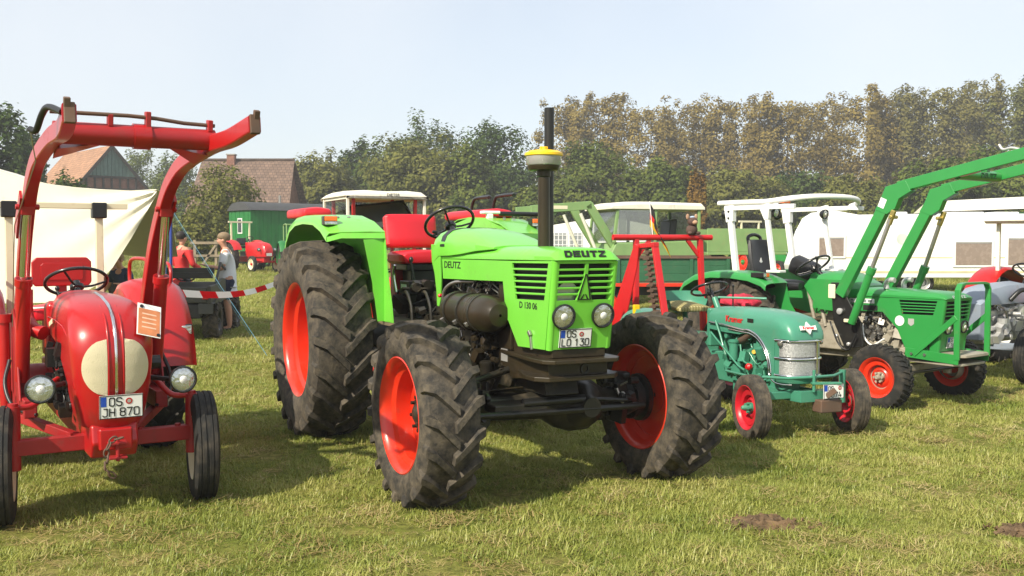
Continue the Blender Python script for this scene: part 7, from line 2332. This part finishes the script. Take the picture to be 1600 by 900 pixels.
def grass():
    gm = grass_mat('grass blades', [(.115, .172, .026), (.222, .275, .044), (.350, .370, .080), (.480, .450, .155)])
    sm = grass_mat('dry straw blades', [(.24, .17, .07), (.40, .30, .12), (.55, .46, .23)], .2)
    col = bpy.data.collections.new('grass_tufts')
    rn = random.Random(4)
    NV = 9
    for k in range(NV):
        straw = k >= 6
        vs, fs, tint = [], [], []
        for i in range(74 if not straw else 22):
            a = rn.uniform(0, 2 * math.pi)
            r = .11 * math.sqrt(rn.random())
            bx, by = r * math.cos(a), r * math.sin(a)
            L = rn.uniform(.030, .066) * (1.3 if k % 3 == 2 and not straw else 1)
            az = rn.uniform(0, 2 * math.pi)
            lean = rn.uniform(.55, 1.75)
            if straw:
                L = rn.uniform(.05, .13)
                lean = rn.uniform(1.35, 1.75)
            w = rn.uniform(.0018, .0036) * (.75 if straw else 1)
            dx, dy = math.cos(az), math.sin(az)
            px, py = -dy, dx
            q = []
            z, hh = 0.0 + (.006 + .022 * rn.random() if straw else 0), 0.0
            cx_, cy_ = bx, by
            bend = lean * (.5 if not straw else .95)
            base = len(vs)
            for s_ in range(4):
                ww = w * (1, .9, .6, .06)[s_]
                vs += [(cx_ + px * ww, cy_ + py * ww, z), (cx_ - px * ww, cy_ - py * ww, z)]
                tint += [(i * .618) % 1.0] * 2
                st = L / 3
                cx_ += dx * math.sin(bend) * st; cy_ += dy * math.sin(bend) * st; z += math.cos(bend) * st
                bend += lean * .35 if not straw else rn.uniform(-.1, .15)
                z = max(z, .004)
            for s_ in range(3):
                fs.append((base + 2 * s_, base + 2 * s_ + 1, base + 2 * s_ + 3, base + 2 * s_ + 2))
        me = bpy.data.meshes.new('grass_tuft')
        me.from_pydata(vs, [], fs)
        at = me.attributes.new('tint', 'FLOAT', 'POINT')
        at.data.foreach_set('value', tint)
        me.materials.append(sm if straw else gm)
        o = bpy.data.objects.new('tuft_%02d' % k, me)
        col.objects.link(o)
    # scatter
    rg = np.random.default_rng(7)
    P, RT, S, I = [], [], [], []
    for (y0, y1, dens, sc) in ((3.2, 9.0, 200, .86), (9.0, 14.0, 110, 1.0), (14, 24, 42, 1.4), (24, 40, 14, 1.9), (40, 75, 5, 2.6)):
        area = (y1 - y0) * (y0 + y1) * .62
        n = int(area * dens)
        yy = np.sqrt(rg.uniform(y0 ** 2, y1 ** 2, n))
        xx = rg.uniform(-.62, .62, n) * yy
        for x, y in zip(xx, yy):
            nz = mnoise.noise(Vector((x * .55, y * .55, 3.1))) * .6 + mnoise.noise(Vector((x * 1.9, y * 1.9, 8.0))) * .4
            nf = mnoise.noise(Vector((x * 3.1, y * 3.1, 1.7)))
            skip = False
            for (mx, my, mr) in MOLES:
                if (x - mx) ** 2 / (1.25 * mr) ** 2 + (y - my) ** 2 / (.7 * mr) ** 2 < 1 + nf * 1.0:
                    skip = True
            pb = 0.0
            for (mx, my, mr) in BARE:
                d2 = ((x - mx) ** 2 / (2.2 * mr) ** 2 + (y - my) ** 2 / mr ** 2)
                pb = max(pb, math.exp(-d2 * 1.2))
            if skip or rg.random() < pb * .55:
                continue
            straw = rg.random() < .13 + .60 * max(0, nz - .02) + pb * .5
            I.append(6 + rg.integers(0, 3) if straw else (rg.integers(0, 6)))
            P.append((x, y, gz(x, y) - .004))
            RT.append((rg.uniform(-.12, .12), rg.uniform(-.12, .12), rg.uniform(0, 6.283)))
            hgt = .95 + .65 * nf + .30 * mnoise.noise(Vector((x * 8, y * 8, 0)))
            S.append(sc * max(.5, hgt) * rg.uniform(.75, 1.25))
    n = len(P)
    me = bpy.data.meshes.new('grass')
    me.vertices.add(n)
    me.vertices.foreach_set('co', np.array(P, dtype=np.float32).ravel())
    a = me.attributes.new('rot', 'FLOAT_VECTOR', 'POINT'); a.data.foreach_set('vector', np.array(RT, dtype=np.float32).ravel())
    a = me.attributes.new('scl', 'FLOAT', 'POINT'); a.data.foreach_set('value', np.array(S, dtype=np.float32))
    a = me.attributes.new('idx', 'INT', 'POINT'); a.data.foreach_set('value', np.array(I, dtype=np.int32))
    o = bpy.data.objects.new('grass', me)
    COL.objects.link(o)
    tag(o, 'short green and straw coloured grass covering the meadow', 'grass', kind='stuff')
    ng = bpy.data.node_groups.new('scatter', 'GeometryNodeTree')
    ng.interface.new_socket('Geometry', in_out='INPUT', socket_type='NodeSocketGeometry')
    ng.interface.new_socket('Geometry', in_out='OUTPUT', socket_type='NodeSocketGeometry')
    N = ng.nodes
    gi, go = N.new('NodeGroupInput'), N.new('NodeGroupOutput')
    mp = N.new('GeometryNodeMeshToPoints')
    ip = N.new('GeometryNodeInstanceOnPoints')
    ci = N.new('GeometryNodeCollectionInfo')
    ci.inputs['Collection'].default_value = col
    ci.inputs['Separate Children'].default_value = True
    ci.inputs['Reset Children'].default_value = True
    def na(nm, ty):
        q = N.new('GeometryNodeInputNamedAttribute'); q.data_type = ty; q.inputs['Name'].default_value = nm
        return q.outputs['Attribute']
    er = N.new('FunctionNodeEulerToRotation')
    L = ng.links.new
    L(gi.outputs[0], mp.inputs['Mesh']); L(mp.outputs[0], ip.inputs['Points'])
    L(ci.outputs[0], ip.inputs['Instance'])
    ip.inputs['Pick Instance'].default_value = True
    L(na('idx', 'INT'), ip.inputs['Instance Index'])
    L(na('rot', 'FLOAT_VECTOR'), er.inputs[0]); L(er.outputs[0], ip.inputs['Rotation'])
    L(na('scl', 'FLOAT'), ip.inputs['Scale'])
    L(ip.outputs[0], go.inputs[0])
    md = o.modifiers.new('scatter', 'NODES')
    md.node_group = ng
    # molehills
    soil = mat('dark crumbly soil', (.105, .072, .045), .95, dirt=.6, dirt_col='#7d6546', var=.4, bump=.8, bscale=30, spec=.1, vscale=20)
    for k, (mx, my, mr) in enumerate(MOLES):
        mb = MB()
        nr, na_ = 9, 28
        mb.v.append((0, 0, .07))
        for i in range(1, nr + 1):
            for j in range(na_):
                th = 2 * math.pi * j / na_
                rr = mr * i / nr * (1 + .25 * mnoise.noise(Vector((math.cos(th) * 1.5, math.sin(th) * 1.5, k * 5.0))))
                x, y = rr * 1.45 * math.cos(th), rr * .85 * math.sin(th)
                z = .045 * (1 - (i / nr) ** 1.6) + .030 * mnoise.noise(Vector((x * 22, y * 22, k))) + .018 * mnoise.noise(Vector((x * 60, y * 60, k))) - (.02 if i == nr else 0)
                mb.v.append((x, y, z))
        mb.f += [(0, 1 + j, 1 + (j + 1) % na_) for j in range(na_)]
        for i in range(nr - 1):
            for j in range(na_):
                a0, b0 = 1 + i * na_ + j, 1 + i * na_ + (j + 1) % na_
                mb.f.append((a0, b0, b0 + na_, a0 + na_))
        q = mb.build('molehill', soil, None, 0, 0, (mx, my, 0))
        tag(q, ['brown patch of dug up soil in the grass at the lower right', 'small brown soil mound at the right edge of the meadow'][k], 'molehill', 'molehills in the grass')
        cl = MB()
        for i in range(60):
            a_, r_ = rn.uniform(0, 6.28), mr * 1.25 * math.sqrt(rn.random())
            s_ = rn.uniform(.008, .028)
            cl.box((r_ * 1.45 * math.cos(a_), r_ * .85 * math.sin(a_), .035 * max(0, 1 - r_ / mr) + .012), (s_, s_ * rn.uniform(.6, 1.2), s_ * .7), (rn.uniform(0, 90), rn.uniform(0, 90), rn.uniform(0, 90)))
        tag(cl.build('soil_crumbs', soil, q, 0), kind='stuff')
grass()
# ------------------------------------------------------------------ thin summer haze
def haze():
    o = MB().bb(-310, 310, -70, 510, -1.2, 27).build('haze', None, None, 0)
    m = bpy.data.materials.new('pale haze')
    m.use_nodes = True
    t = m.node_tree
    t.nodes.remove(t.nodes['Principled BSDF'])
    v = t.nodes.new('ShaderNodeVolumePrincipled')
    v.inputs['Color'].default_value = (.93, .96, 1.0, 1)
    v.inputs['Density'].default_value = .0011
    v.inputs['Anisotropy'].default_value = .1
    t.links.new(v.outputs[0], t.nodes['Material Output'].inputs['Volume'])
    o.data.materials.append(m)
    tag(o, 'thin pale haze in the air over the meadow', 'haze', kind='stuff')
haze()
